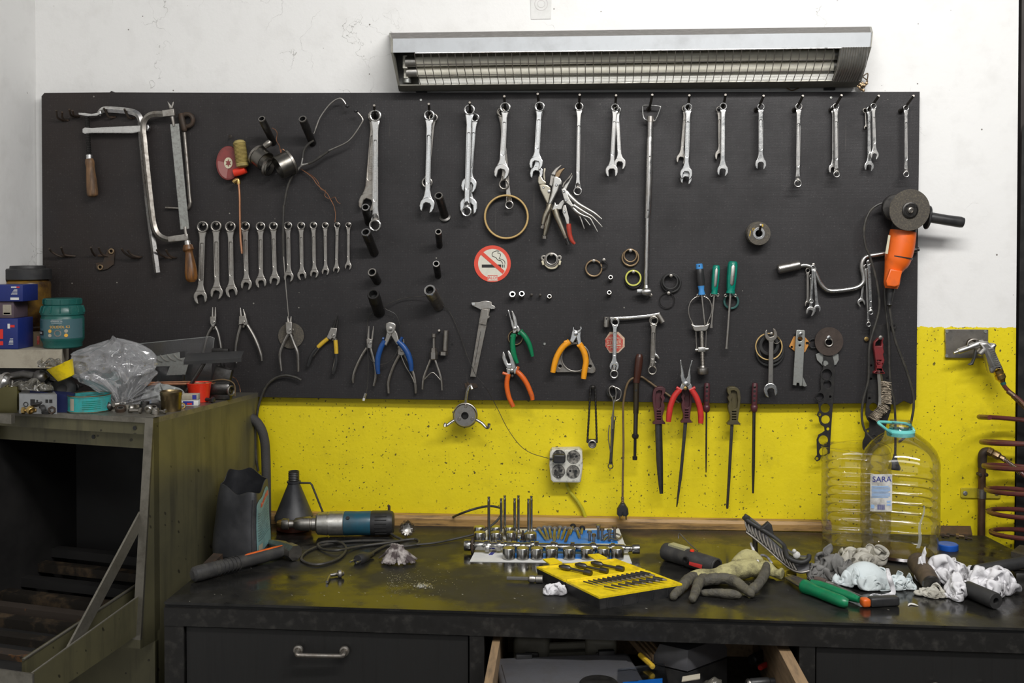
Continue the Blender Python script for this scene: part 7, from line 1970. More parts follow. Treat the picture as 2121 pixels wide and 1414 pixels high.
# ------------------------------------------------------------------ opened yellow drill case
T=thing('bit_case','opened black and yellow case of drill bits and countersinks','tool case')
ht=.027
P1,P2,P3,P4=(Z(px,py,DZ+ht)for px,py in((1111,1173),(1275,1156),(1413,1208),(1241,1236)))
B4=lambda u,v,h=0.:(P1*(1-u)+P2*u)*(1-v)+(P4*(1-u)+P3*u)*v+Vector((0,0,h))
def tray(u0,u1,v0,v1,hb,nm,floor,mm):
 o_=[B4(u0,v0),B4(u1,v0),B4(u1,v1),B4(u0,v1)]
 cc=sum(o_,Vector())/4
 g=lambda k,h:[cc+(p-cc)*k+Vector((0,0,h))for p in o_]
 body=MB().cage(g(.965,-hb),g(1.0,-.004))
 part(T,nm,body,'blackpl')
 e=MB()
 A_,B_=g(1.0,-.004),g(1.0,0)
 I_,F_=g(.93,0),g(.91,-floor)
 n=4
 e.add(A_+B_+I_+F_,[[i,(i+1)%n,n+(i+1)%n,n+i]for i in range(4)]+[[n+i,n+(i+1)%n,2*n+(i+1)%n,2*n+i]for i in range(4)]+[[2*n+i,2*n+(i+1)%n,3*n+(i+1)%n,3*n+i]for i in range(4)]+[[12,13,14,15]])
 part(T,mm,e,'yellow')
tray(0,1,0,.47,ht,'lid_shell',.0035,'lid_tray')
tray(0,1,.49,1,ht,'base_shell',.0035,'base_tray')
part(T,'hinge',MB().tube([B4(.02,.48,-.001),B4(.98,.48,-.001)],.0030,8),'yellow')
for u in(.17,.74):
 o_=[B4(u,-.01),B4(u+.16,-.01),B4(u+.15,-.14,.003),B4(u+.01,-.14,.003)]
 part(T,'latch',MB().cage(o_,[p+Vector((0,0,.003))for p in o_]),'yellow')
for k in range(5):
 p0,p1=B4(.1+.18*k,1.0,-.006),B4(.1+.18*k,.99,-.024)
 part(T,'shell_rib',MB().tube([p0,p1],.0022,6),'blackpl')
for k,u in enumerate((.24,.44,.64)):
 T2=thing('countersink_bit',['countersink bit in the yellow lid nearest the white scrap of rag','middle countersink bit of three in the yellow lid','countersink bit in the yellow lid nearest the work light'][k],'drill bit','countersinks in the yellow lid')
 p,q=B4(u-.03,.10,.003),B4(u+.14,.40,.002)
 part(T2,'head',MB().tube([p,p+(q-p)*.12,p+(q-p)*.3,p+(q-p)*.36],[.003,.0068,.0066,.0034],14),'dark')
 part(T2,'shank',MB().tube([p+(q-p)*.3,p+(q-p)*.8],.0032,10),'dark')
 part(T2,'collar',MB().tube([p+(q-p)*.78,p+(q-p)*.84,q],[.0058,.0066,.0060],14),'dark')
for k in range(13):
 u=.13+.058*k
 T2=thing('drill_bit','small dark drill bit clipped in the back row of the yellow tray','drill bit','drill bits in the back row of the yellow tray')
 r_=.0016+.00022*k
 p,q=B4(u,.60,.001+r_),B4(u+.035,.70,.001+r_)
 part(T2,'shank',MB().tube([p,q],[r_,r_],8),'dark')
 part(T2,'flute',MB().tube([q,q+(q-p)*.5],[r_*.8,r_*.3],8),'satin')
for k in range(8):
 u=.22+.085*k
 T2=thing('drill_bit','short dark drill bit clipped in the front row of the yellow tray','drill bit','drill bits in the front row of the yellow tray')
 r_=.0018+.00035*k
 p,q=B4(u,.80,.001+r_),B4(u+.05,.88,.001+r_)
 part(T2,'shank',MB().tube([p,q],[r_,r_*.9],8),'dark')
 part(T2,'flute',MB().tube([q,q+(q-p)*.4],[r_*.8,r_*.3],8),'dull')
T=thing('hex_bit_socket','steel bit socket with a long hex bit lying by the drill case','socket')
a,b=D(1050,1197,.008),D(1124,1199,.009)
part(T,'hex_bit',rod(a,b,[(0,.0042),(.62,.0042)],6),'satin')
part(T,'socket',rod(a,b,[(.60,.006),(.64,.0085),(.75,.0085),(.77,.0075),(.80,.0075),(.82,.0088),(1,.0088)],18),'satin')
# ------------------------------------------------------------------ rags
def rag(label,c,rx,ry,h,seed,m,rot=0.0,name='rag',**kw):
 return soften(solo(name,cloth(c,rx,ry,h,seed,rot=rot,**kw),m,label,'rag',ang=180))
def ragpx(label,x0,x1,yt,yb,seed,m,**kw):
 """lump of cloth filling the photo box x0..x1, top yt, bottom yb on the bench"""
 c=D((x0+x1)/2,yb)
 k_=scl(c)
 rx=(x1-x0)/2*k_*1.02
 ry=kw.pop('ry',rx*.7)
 c=D((x0+x1)/2,yb-ry/k_*.20)+Vector((0,ry*.55,0))
 k_=scl(c)
 tan_=(1.604-DZ)/((c-CAM).dot(FW))
 h=max(.022,((yb-yt)*k_-ry*.9*tan_)*1.22)
 return rag(label,c,rx,ry,h,seed,m,**kw)
ragpx('small crumpled white rag pushed against the corner of the drill case',1124,1174,1196,1236,3,'ragwhite',S=3.4)
ragpx('dark grey crumpled rag with a shiny fold behind the green pliers',1684,1776,1112,1208,5,'raggrey',S=3.2)
ragpx('smudged beige grey rag heaped in front of the clear bottle',1738,1850,1126,1186,8,'ragdirty',S=2.6,ry=.05)
ragpx('small dark rag end knotted beside the ribbed chain guide',1670,1712,1158,1204,14,'raggrey',S=3.2)
ragpx('pale blue grey rag bundle lying in front of the smudged rag',1738,1856,1170,1228,12,'ragpale',S=1.9,ry=.045,core=.8)
ragpx('white crinkled rag end tied beside the pale bundle',1842,1898,1170,1226,21,'ragpale',S=3.2)
ragpx('big white smudged rag heap between the blue cap and the black tube',1906,2012,1122,1218,17,'ragwhite',S=3.2)
ragpx('white rag fold hanging to the front of the big white heap',1962,2012,1184,1250,25,'ragwhite',S=3.0,ry=.035)
ragpx('small grey white rag tucked behind the big white heap',1990,2040,1156,1205,29,'ragwhite',S=3.2)
ragpx('white rag with black smudges lying over the black tube',2000,2116,1172,1246,33,'ragwhite',S=2.6,ry=.05)
ragpx('flat grey white rag end under the wooden mallet head',1904,1968,1206,1242,37,'ragdirty',S=2.6)
T=thing('cloth_strip','frayed narrow strip of cloth hanging from the pale rag bundle','cloth strip')
part(T,'strip',MB().tube([D(1838,1178,.05),D(1842,1196,.042),D(1848,1214,.022),D(1850,1228,.008),D(1840,1234,.004),D(1822,1237,.004),D(1804,1240,.003)],[.004,.0055,.006,.006,.006,.005,.004],8,5,flat=.5),'ragwhite')
for k in range(3):
 part(T,'frayed_thread',MB().tube([D(1806+3*k,1238,.004),D(1802+2*k,1232-k,.006),D(1812+6*k,1229+k,.004)],.0007,5,4),'ragwhite')
 # work light
T=thing('work_light','dark torch style work light with a red button panel and wire hook','torch')
a,b=D(1376,1158)+Vector((0,0,.021)),D(1484,1190)+Vector((0,0,.019))
ax=(b-a).normalized()
u_,w_=frame(ax)
if w_.z<0:
 u_,w_=-u_,-w_
part(T,'body',rod(a,b,[(0,.014),(.02,.020),(.09,.0225),(.12,.0210),(.45,.0205),(.5,.0220),(.56,.0205),(.97,.0195),(1,.0175)],22),'lamprubber')
tp=lambda t,s_,h:a+(b-a)*t+Vector((0,0,1))*h+ax.cross(Vector((0,0,1))).normalized()*s_
o_=[tp(.13,-.010,.017),tp(.45,-.010,.017),tp(.45,.010,.017),tp(.13,.010,.017)]
part(T,'lens',MB().cage(o_,[p+Vector((0,0,.006))for p in o_]),'led')
part(T,'red_panel',MB().grid(lambda u,v:a+(b-a)*(.60+.24*u)+(ax.cross(Vector((0,0,1))).normalized()*math.cos(.0+1.1*v)+Vector((0,0,1))*math.sin(-.35+1.1*v))*.0216,4,9),'red')
part(T,'button',MB().lathe([(.0055,0),(.0045,.003),(.001,.0034)],tp(.565,.004,.0205),(0,-.1,1),14),'redcup')
part(T,'end_ring',MB().ring(b,ax,.0165,.003,24,8),'lamprubber')
part(T,'magnet',MB().lathe([(.012,0),(.012,.0016)],b+ax*.0004,ax,18),'oxide')
part(T,'side_socket',MB().lathe([(.008,0),(.008,.004),(.0055,.004),(.005,.001)],tp(.545,.0205,.002),ax.cross(Vector((0,0,1))),18),'oxide')
part(T,'wire_hook',MB().tube([tp(.62,-.006,.021),tp(.45,-.010,.030),tp(.30,-.014,.040),tp(.22,-.016,.046),tp(.19,-.016,.043),tp(.20,-.015,.034)],.0014,7,4),'dull')
# ------------------------------------------------------------------ gloves
def gz(x,y,h):
 return D(1300+x/5.05,1040+y/5.05)+Vector((0,0,h))
T=thing('work_glove','grubby cream knitted work glove with grey rubber fingers lying in front','glove')
palm=MB()
palm.tube([gz(1440,800,.020),gz(1340,790,.022),gz(1200,800,.022),gz(1040,830,.020),gz(900,850,.018),gz(720,850,.016),gz(640,850,.014)],[.014,.024,.027,.024,.020,.018,.012],14,3,flat=.75,ref=Vector((0,0,1)))
palm.tube([gz(1380,760,.030),gz(1260,720,.034),gz(1130,770,.026)],[.012,.018,.014],12,3)
def wrinkle(mb,a_,f_):
 for v in mb.v:
  n_=noise.noise(v*f_)
  v.z+=a_*((1-abs(n_)*2)-.4)
  v.x+=a_*.5*noise.noise(v*f_*1.7)
 return mb
part(T,'knit_palm',wrinkle(remesh(palm,.0026,8),.0035,38),'glovecream',ang=180)
part(T,'cuff_band',MB().tube([gz(1290,660,.052),gz(1330,720,.040),gz(1370,780,.030),gz(1410,830,.018)],.0032,8,4),'ragwhite')
for pts,rs in(([(720,850,.015),(640,890,.018),(560,960,.014),(480,1030,.010)],[.013,.0135,.0125,.0095]),([(800,870,.018),(745,930,.018),(710,1000,.014),(680,1060,.011)],[.012,.0125,.0115,.0090]),([(780,900,.014),(900,905,.022),(1020,900,.022),(1120,920,.020),(1210,960,.014),(1285,1000,.011)],[.013,.0135,.0125,.0125,.012,.0105]),([(790,985,.008),(880,990,.009),(980,1000,.010),(1090,1010,.010),(1160,1010,.008)],[.0075,.0085,.0105,.0105,.008]),([(1450,800,.030),(1440,850,.026),(1390,920,.020),(1320,970,.014),(1270,990,.012)],[.0095,.0115,.012,.012,.010])):
 rs=[r_*(.90+.07*(i_%2))for i_,r_ in enumerate(rs)]
 part(T,'finger',wrinkle(remesh(MB().tube([gz(*p)for p in pts],rs,12,4).ball(gz(*pts[-1]),rs[-1]*1.02).ball(gz(*pts[0]),rs[0]),.0022,5),.0018,75),'glovegrey',ang=180)
T=thing('work_glove','second knitted glove, only its fluffy cream cuff showing behind the first','glove')
g2=MB().tube([gz(1400,740,.016),gz(1460,770,.018),gz(1540,800,.014),gz(1620,815,.014)],[.016,.018,.013,.016],14,4,flat=.8)
part(T,'cuff',wrinkle(remesh(g2,.0025,5),.003,60),'glovecream',ang=180)
part(T,'cuff_band',MB().tube([gz(1360,730,.028),gz(1400,705,.034),gz(1460,715,.032),gz(1510,740,.022)],.0030,8,4),'ragwhite')
# ribbed chain guide
T=thing('chain_guide','dirty ribbed chain guide propped up with a bent dark hose, one end on the bench','engine part')
cp_=[(1545,1088,.36,1.0),(1566,1104,.37,1.0),(1590,1124,.39,1.0),(1614,1146,.41,1.0),(1636,1164,.43,.95),(1656,1173,.445,.85),(1676,1172,.45,.7)]
cl=catmull([W(x,y,o_)for x,y,o_,s_ in cp_],6)
sw=catmull([Vector((s_,0,0))for x,y,o_,s_ in cp_],6)
mb=MB()
wt=[(c_+Vector((0,.012,.017*s_.x)),c_+Vector((0,-.004,-.014*s_.x)))for c_,s_ in zip(cl,sw)]
n=len(wt)
th_=Vector((.003,.010,.006))
vs_=[]
for tp_,bt in wt:
 vs_+=[tp_,bt,bt+th_,tp_+th_]
fs_=[[i*4+j,i*4+(j+1)%4,(i+1)*4+(j+1)%4,(i+1)*4+j]for i in range(n-1)for j in range(4)]+[[0,1,2,3],[4*n-4,4*n-3,4*n-2,4*n-1]]
part(T,'guide_body',mb.add(vs_,fs_),'greypl')
part(T,'top_rail',MB().tube([w[0]+Vector((0,.001,.002))for w in wt],.0032,8),mat('oily_olive_rail',(.10,.092,.03),.4,0,(.03,.028,.015),.6,40))
part(T,'bottom_rail',MB().tube([w[1]for w in wt],.0030,8),'dull')
rb_=MB()
for i in range(1,n-8,2):
 tp_,bt=wt[i]
 rb_.tube([tp_+Vector((-.004,-.003,-.003)),(tp_+bt)/2+Vector((-.003,-.004,0)),bt+Vector((.003,-.002,.003))],.0027,6,2)
part(T,'ribs',rb_,'dull')
part(T,'hose',MB().tube([W(x,y,o_)for x,y,o_ in((1540,1070,.35),(1552,1080,.36),(1575,1094,.37),(1600,1110,.385),(1622,1128,.40),(1627,1140,.42),(1632,1154,.44),(1648,1162,.45),(1662,1164,.455),(1674,1158,.45),(1676,1150,.44))],.0055,12,5),'rubber')
part(T,'tip_block',MB().box(W(1546,1072,.355),(.014,.012,.014),Matrix.Rotation(.5,3,'Y'),.002),'blackpl')
part(T,'fin',MB().plate([(1572,1092),(1580,1088),(1590,1079),(1598,1086),(1602,1104),(1601,1116),(1594,1108),(1590,1098),(1580,1094)],.37,.014,.003),'rubber')
part(T,'white_plug',MB().ball(W(1650,1149,.45),.0085,(1,.7,1)).ball(W(1645,1141,.45),.005),'white')
T=thing('steel_prop','steel prop under the ribbed chain guide','prop')
pf=W(1560,1112,.375)
part(T,'post',MB().tube([Vector((pf.x+.01,pf.y+.02,DZ)),Vector((pf.x+.006,pf.y+.014,pf.z+.004))],.006,10),'dark')
T=thing('yellow_block','smeared yellow plastic wedge under the ribbed chain guide','wedge')
q=[D(1584,1170),D(1626,1196),D(1650,1188),D(1606,1160)]
part(T,'body',MB().cage(q,[p+Vector((0,0,.014))for p in q]),mat('smeared_yellow_plastic',(.55,.42,.015),.45,0,(.05,.04,.02),.8,30,dlo=.4,dhi=.62))
# green pliers, screwdriver, knife
T=thing('cutting_pliers','pliers with thick green grips lying on the bench','pliers')
part(T,'jaw',MB().tube([D(1628,1195,.010),D(1640,1200,.012),D(1660,1210,.013),D(1670,1215,.013)],[.003,.009,.012,.010],12,2,flat=.6,ref=Vector((0,0,1))),'satin')
part(T,'jaw',MB().tube([D(1632,1190,.010),D(1650,1198,.013),D(1672,1208,.013)],[.003,.008,.009],12,2,flat=.6,ref=Vector((0,0,1))),'satin')
part(T,'grip',MB().tube([D(1664,1213,.013),D(1669,1215,.013),D(1690,1224,.013),D(1720,1236,.013),D(1745,1246,.012),D(1757,1249,.011)],[.014,.0155,.0125,.0125,.0120,.008],14,3),'green')
part(T,'grip',MB().tube([D(1680,1209,.013),D(1700,1213,.013),D(1730,1224,.012),D(1758,1234,.011),D(1780,1242,.010)],[.010,.0105,.0105,.010,.0065],14,3),'green')
T=thing('screwdriver','thin screwdriver with a brown handle lying under the rags','screwdriver')
part(T,'handle',MB().tube([D(1688,1198,.012),D(1700,1201,.012),D(1712,1206,.012)],[.005,.0065,.006],12,2),mat('brown_handle',(.12,.085,.075),.45))
part(T,'ferrule',MB().tube([D(1712,1206,.012),D(1722,1209,.011),D(1728,1211,.011)],[.005,.0056,.0035],12),'satin')
part(T,'shaft',MB().tube([D(1727,1210,.011),D(1798,1240,.004)],.0020,8),'satin')
T=thing('utility_knife','black utility knife with an orange end lying at the front edge','knife')
a,b=D(1783,1257),D(1858,1253)
d_=(b-a)
n_=d_.normalized().cross(Vector((0,0,1)))
rt_=Matrix((d_.normalized(),-n_,Vector((0,0,1)))).transposed()
L=d_.length
part(T,'body',MB().box(a+d_*.62+Vector((0,0,.0105)),(L*.80,.022,.020),rt_,.005,3),'blackpl')
part(T,'orange_end',MB().box(a+d_*.12+Vector((0,0,.0100)),(L*.22,.021,.018),rt_,.005,3),'orange')
T=thing('mallet','worn wooden mallet head with a darkened face among the rags','mallet')
a,b=D(1900,1188)+Vector((0,0,.028)),D(1930,1228)+Vector((0,0,.018))
part(T,'head',rod(a,b,[(0,.020),(.04,.024),(.75,.021),(.96,.0195),(1,.017)],18),mat('worn_mallet_wood',(.11,.075,.045),.7,0,(.035,.028,.022),.8,18,dlo=.35,dhi=.6))
part(T,'face',rod(b-(b-a)*.03,b+(b-a)*.012,[(0,.0196),(1,.0175)],18),'dark')
T=thing('rubber_tube','short thick black tube with a bored end under the white rags','tube')
a,b=D(2004,1236)+Vector((0,0,.0175)),D(2063,1262)+Vector((0,0,.0175))
part(T,'tube',MB().lathe([(.0170,0),(.0175,.002),(.0175,(b-a).length-.003),(.016,(b-a).length),(.007,(b-a).length),(.0065,(b-a).length-.02)],a,b-a,24),'rubber')
T=thing('pipe','long black pipe running off under the coiled hose','pipe')
a,b=D(2018,1208)+Vector((0,0,.028)),D(2150,1186)+Vector((0,0,.030))
part(T,'pipe',rod(a,b,[(0,.0125),(.01,.0135),(1,.0140)],18),'rubber')
part(T,'support',MB().box((a+b)/2+Vector((.04,0,-.022)),(.05,.03,.017),None,.002),'dark')
T=thing('steel_rod','thin steel rod lying behind the pale rag bundle','rod')
part(T,'rod',MB().tube([D(1868,1164,.003),D(1975,1164,.003)],.0028,10),'satin')
T=thing('bottle_cap','blue plastic bottle cap on the bench beside the bottle','cap')
c=D(1963,1137)
part(T,'skirt',MB().lathe([(.0245,0),(.0250,.001),(.0245,.0125),(.0230,.0140)],c,n=48,wob=lambda an,h:1+.006*math.sin(an*40)),'cap')
part(T,'top',MB().lathe([(.0230,.0138),(.0215,.0142),(.0205,.0136),(.0004,.0136)],c,n=40,cap=(False,True)),'cap')
T=thing('rusty_angle','rusty steel angle piece lying at the wall end of the bench','plate')
q=[D(1940,1108),D(2014,1109),D(2006,1089),D(1942,1088)]
part(T,'flange',MB().cage([q[0],q[1],q[1]+Vector((0,0,.004)),q[0]+Vector((0,0,.004))],[q[3]+Vector((0,.0,.022)),q[2]+Vector((0,.0,.022)),q[2]+Vector((0,0,.026)),q[3]+Vector((0,0,.026))]),mat('flaking_rust',(.085,.055,.035),.85,.1,(.17,.085,.04),.7,60,bump=.4))
for k,(x,y,m_,r_,lb)in enumerate(((1955,1108,'rust',.005,'rusty nut beside the angle piece nearest the bottle'),(1966,1106,'rust',.004,'rusty bolt end beside the angle piece'),(1985,1109,'bronze',.006,'orange brown hose nipple beside the angle piece'),(2003,1113,'rust',.0045,'rusty bolt nearest the brown pipe'))):
 T=thing('rusty_bolt',lb,'bolt','rusty fittings at the wall end of the bench')
 part(T,'head',MB().tube([D(x-5,y,r_),D(x+1,y+.5,r_)],r_,6),m_)
 part(T,'shank',MB().tube([D(x,y+.3,r_),D(x+11,y+2,r_*.7)],r_*.62,10),m_)
T=thing('steel_block','grey topped steel block at the end of the bench under the hose','block')
q=[D(2094,1152),D(2160,1170),D(2180,1146),D(2112,1138)]
part(T,'body',MB().cage(q,[p+Vector((0,0,.012))for p in q]),'dull')
T=thing('paint_scrap','small white paint peel lying near the front edge of the bench','scrap')
part(T,'peel',MB().tube([D(1881,1254,.001),D(1885,1250,.002),D(1893,1251,.002),D(1902,1254,.001)],[.001,.003,.0035,.001],8,4,flat=.4),'white')
# ------------------------------------------------------------------ clear bottles
def bottle(c,r,prof,m,T,nm,rot=0.0,cutz=None,k=3.2,cap=(True,False)):
 return part(T,nm,MB().lathe([(a*r,h)for a,h in prof],c,n=56,cap=cap,wob=lambda an,h:(sq(an+rot,k)/1.10 if h<cutz else 1+(sq(an+rot,k)/1.10-1)*max(0,1-(h-cutz)/.06))*(1+(.03*math.cos(an*10)if h<.03 else 0))),m,ang=60)
def ribs(z0,z1,n,a=1.0,d=.035):
 out=[]
 for i in range(n):
  h0=z0+(z1-z0)*i/n
  st=(z1-z0)/n
  out+=[(a-d,h0),(a,h0+st*.22),(a,h0+st*.78),(a-d,h0+st)]
 return out
T=thing('water_bottle','large clear water bottle with a mint carrying strap and blue and white label','bottle')
cb_=Vector((W(1864,1140,.235).x,-.235,DZ))
rb2=.101
bp_=[(.30,.012),(.78,0.0),(.92,.004),(.96,.016),(.94,.03),(.97,.042),(.95,.058)]+ribs(.060,.200,6)+[(.99,.206),(1.0,.222),(.97,.238),(.88,.256),(.70,.276),(.50,.291),(.33,.301),(.27,.305),(.265,.318),(.25,.320),(.25,.330)]
bottle(cb_,rb2,bp_,'pet',T,'body',R(20),.24)
part(T,'oil_and_reflection',MB().lathe([(.070,.0045),(.080,.006),(.076,.012),(.030,.016),(.0004,.016)],cb_,n=40,cap=(True,True)),mat('oil_and_reflection',(.05,.025,.018),.15,0,(.015,.008,.006),.6,20))  # dark brown oil, its colour also standing in for the bench's reflection
bz=lambda h:cb_+Vector((0,0,h))
part(T,'neck_thread',MB().ring(bz(.316),(0,0,1),.0258,.0016,30,6).ring(bz(.326),(0,0,1),.0254,.0014,30,6),'pet')
part(T,'carry_strap',MB().lathe([(.0262,.292),(.0325,.293),(.0335,.303),(.0275,.309),(.0265,.309)],cb_,n=36,cap=(False,False)).tube([bz(.302)+Vector(p)for p in((-.028,-.018,0),(-.040,-.030,.008),(-.058,-.036,.022),(-.062,-.030,.0265),(-.052,-.020,.027),(-.010,.000,.022),(.018,.006,.018),(.030,.008,.008),(.034,.004,0))],.0036,8,5),'mint')
surf=lambda an,h,k_=1.0:cb_+Vector((math.cos(an),math.sin(an),0))*(rb2*k_*sq(an+R(20),3.2)/1.10)+Vector((0,0,h))
def a_for(px):
 best=min((abs((lambda v:CX+F*(v-CAM).dot(RT)/(v-CAM).dot(FW))(surf(R(-90+d_),.14))-px),d_)for d_ in[x*.5 for x in range(-170,170)]if True)
 return R(-90+best[1])
A0,A1=a_for(1803),a_for(1848)
lz=lambda py:CAM.z-(py-510)/F*((cb_-CAM).dot(FW)-.085)-DZ
Z0,Z1=lz(1062),lz(984)
LB=lambda u,v,k_=1.012:surf(A0+(A1-A0)*u,Z0+(Z1-Z0)*v+.006*u-.003,k_)
lb_=part(T,'label',MB().grid(lambda u,v:LB(u,v*(1 if 0<u<1 else .985)),12,14),'white',ang=80)
def curved_text(body,u0,v0,size,mm,nm,k_=1.022):
 cu=bpy.data.curves.new('t','FONT')
 cu.body=body
 cu.size=1
 cu.resolution_u=3
 cu.align_x,cu.align_y='CENTER','CENTER'
 ob=bpy.data.objects.new('t',cu)
 me=bpy.data.meshes.new_from_object(ob)
 wd_=(LB(1,.5)-LB(0,.5)).length
 hg=(LB(.5,1)-LB(.5,0)).length
 mb=MB().add([LB(u0+v.co.x*size/wd_,v0+v.co.y*size/hg,k_)for v in me.vertices],[list(p.vertices)for p in me.polygons])
 bpy.data.objects.remove(ob)
 bpy.data.curves.remove(cu)
 bpy.data.meshes.remove(me)
 return part(lb_,nm,mb,mm)
curved_text('SARA',.54,.86,.0185,'blueink','brand_text')
pg=MB()
for k in range(9):
 v0=.66-.036*k
 pg.grid(lambda u,v:LB(.08+.84*u*(1 if k%4 else .9),v0+.022*v,1.020),8,2)
part(lb_,'text_lines',pg,'paleblue',ang=80)
bc=MB()
for k in range(12):
 bc.grid(lambda u,v:LB(.34+.028*k+(.016 if k%3 else .010)*u,.05+.14*v,1.020),2,2)
part(lb_,'barcode',bc,'blueink')
for q_ in((.05,.16,.08,.10),(.76,.18,.24,.05),(.76,.18,.16,.05)):
 part(lb_,'side_mark',MB().grid(lambda u,v:LB(q_[0]+q_[1]*u,q_[2]+q_[3]*v,1.020),3,3),'paleblue')
part(T,'glue_streak',MB().grid(lambda u,v:surf(a_for(1905)+R(3)*(u-.5)*(1.6-v)+R(7)*(v-.3)+R(1.5)*math.sin(v*9),.045+.10*v,1.006),5,16),'foggy',ang=80)
T=thing('cut_bottle','clear ribbed bottle with its top cut off standing behind the labelled one','bottle')
cb2=Vector((W(1772,1110,.110).x,-.110,DZ))
bottle(cb2,.093,[(.30,.010),(.80,0),(.94,.004),(.97,.016),(.95,.03)]+ribs(.032,.215,8,1.0,.03)+[(.99,.222),(.97,.232),(.93,.240)],'pet',T,'body',R(10),.5)
part(T,'cut_edge',MB().tube([cb2+Vector((math.cos(an)*.0865,math.sin(an)*.0865,.240+.006*math.sin(an*2)))for an in[2*math.pi*i/40 for i in range(40)]],.0008,5,closed=True),'pet')
# ------------------------------------------------------------------ open drawer contents
ZB=.656
def dq(pts,z):
 return[Z(px,py,z)for px,py in pts]
def slabq(pts,z0,z1,k=1.0):
 q=dq(pts,z1)
 c=sum(q,Vector())/len(q)
 t=[c+(p-c)*k for p in q]
 return MB().cage([Vector((p.x,p.y,z0))for p in q],t)
M['olivecase']=mat('dusty_olive_case',(.23,.215,.17),.6,0,(.09,.08,.065),.6,14)
T=thing('dumbbell_case','dusty olive plastic case with two bulging ends at the back of the open drawer','tool case')
zt_=.748
q=dq([(1066,1336),(1276,1328),(1274,1308),(1070,1312)],zt_)
part(T,'base_slab',MB().cage([Vector((p.x,p.y,ZB))for p in q],[Vector((p.x,p.y,zt_-.02))for p in q]),'olivecase')
for x0,x1 in((1066,1142),(1212,1277)):
 c=sum(dq([(x0,1338),(x1,1336),(x1,1308),(x0,1310)],zt_-.01),Vector())/4
 w_=(Z(x1,1336,zt_)-Z(x0,1338,zt_)).length
 part(T,'bulge',MB().box(Vector((c.x,c.y-.012,(ZB+zt_)/2+.012)),(w_,.10,zt_-ZB+.0),Matrix.Rotation(-.04,3,'Z'),.012,3),'olivecase')
 part(T,'latch',MB().box(Vector((c.x,c.y-.066,zt_-.030)),(w_*.36,.010,.030),None,.002),'dark')
a,b=Z(1134,1338,zt_-.008),Z(1216,1335,zt_-.008)
part(T,'grip_bar',MB().tube([a,b],.008,10),'olivecase')
T=thing('grey_tool_case','wide flat grey plastic tool case with two black latches in the drawer','tool case')
zt_=.745
q=dq([(1030,1418),(1338,1404),(1314,1350),(1028,1364)],zt_)
cc=sum(q,Vector())/4
w_,d_=(q[1]-q[0]).length,(q[3]-q[0]).length*1.0
rot=Matrix.Rotation(math.atan2((q[1]-q[0]).y,(q[1]-q[0]).x),3,'Z')
c2=Vector((cc.x,cc.y-.018,ZB+(zt_-ZB)/2))
part(T,'shell',MB().box(c2,(w_*.96,d_+.05,zt_-ZB),rot,.010,3),'greypl')
part(T,'top_panel',MB().box(c2+Vector((0,-.012,(zt_-ZB)/2)),(w_*.88,d_*.9,.006),rot,.002),'greypl')
for px in(1082,1253):
 p=Z(px+3,1363-(px-1082)*.045,zt_)
 part(T,'latch',MB().box(p+Vector((0,.002,.002)),(.034,.014,.014),rot,.002),'blackpl')
T=thing('black_case','small black plastic case with a sloping lid lying askew in the drawer','tool case')
z0_,z1_=ZB+.015,.762
q=dq([(1354,1346),(1424,1362),(1506,1332),(1440,1318)],z1_)
lid_=[sum(q,Vector())/4+(p-sum(q,Vector())/4)*.84+Vector((0,0,.012))for p in q]
mid_=[Vector((p.x,p.y,z1_-.010))for p in q]
low=[Vector((p.x,p.y,z0_))for p in q]
part(T,'base',MB().cage(low,[Vector((p.x,p.y,z1_-.032))for p in q]),'blackpl')
part(T,'lid',MB().add([v+Vector((0,0,-.018))for v in mid_]+mid_+lid_,[[i,(i+1)%4,4+(i+1)%4,4+i]for i in range(4)]+[[4+i,4+(i+1)%4,8+(i+1)%4,8+i]for i in range(4)]+[[8,9,10,11],[3,2,1,0]]),'greypl')
li=sum(lid_,Vector())/4
part(T,'lid_recess',MB().cage([li+(p-li)*.45+Vector((-.01,.01,.0005))for p in lid_],[li+(p-li)*.45+Vector((-.01,.01,.003))for p in lid_]),'ink')
T=thing('folding_rule','worn yellow edged wooden folding rule slanting down in the drawer','rule')
for k in range(4):
 a,b=Z(1292+k*9,1316-k*2,.752+k*.002),Z(1346+k*5,1378-k*7,.738+k*.003)
 dd=(b-a).normalized()
 part(T,'blade',MB().cage([a,b,b+Vector((0,0,.014)),a+Vector((0,0,.014))],[p+Vector((.003,.003,0))for p in(a,b,b+Vector((0,0,.014)),a+Vector((0,0,.014)))]),'drawerwood')
a,b=Z(1326,1356,.753),Z(1352,1380,.752)
part(T,'yellow_end',MB().tube([a,b],.0055,8),'tapey')
T=thing('clear_box','clear plastic box with a blue strip in the front of the drawer','box')
q=dq([(1278,1420),(1384,1412),(1376,1374),(1280,1386)],.752)
part(T,'shell',MB().cage([Vector((p.x,p.y,.742))for p in q],q),'clearbox')
q2=dq([(1290,1424),(1372,1418),(1372,1404),(1290,1412)],.748)
part(T,'blue_insert',MB().cage([Vector((p.x,p.y,.740))for p in q2],q2),'cardblue')
part(T,'rim',MB().tube([q[3],q[2]],.0022,6),'clearbox')
T=thing('parts_bag','smoky plastic bag with a paper tag in the open drawer','bag')
q=dq([(1412,1420),(1550,1420),(1544,1356),(1424,1374)],.752)
cc=sum(q,Vector())/4
soften(part(T,'film',cloth(Vector((cc.x,cc.y-.02,ZB)),.068,.080,.100,41,S=2.4,n=40),'smokebag',ang=180),0)
q=dq([(1412,1412),(1450,1406),(1450,1396),(1414,1402)],.766)
part(T,'paper_tag',MB().cage(q,[p+Vector((0,0,.0015))for p in q]),'cream')
T=thing('sewing_tin','round dark lidded tin edge showing at the front of the drawer','tin')
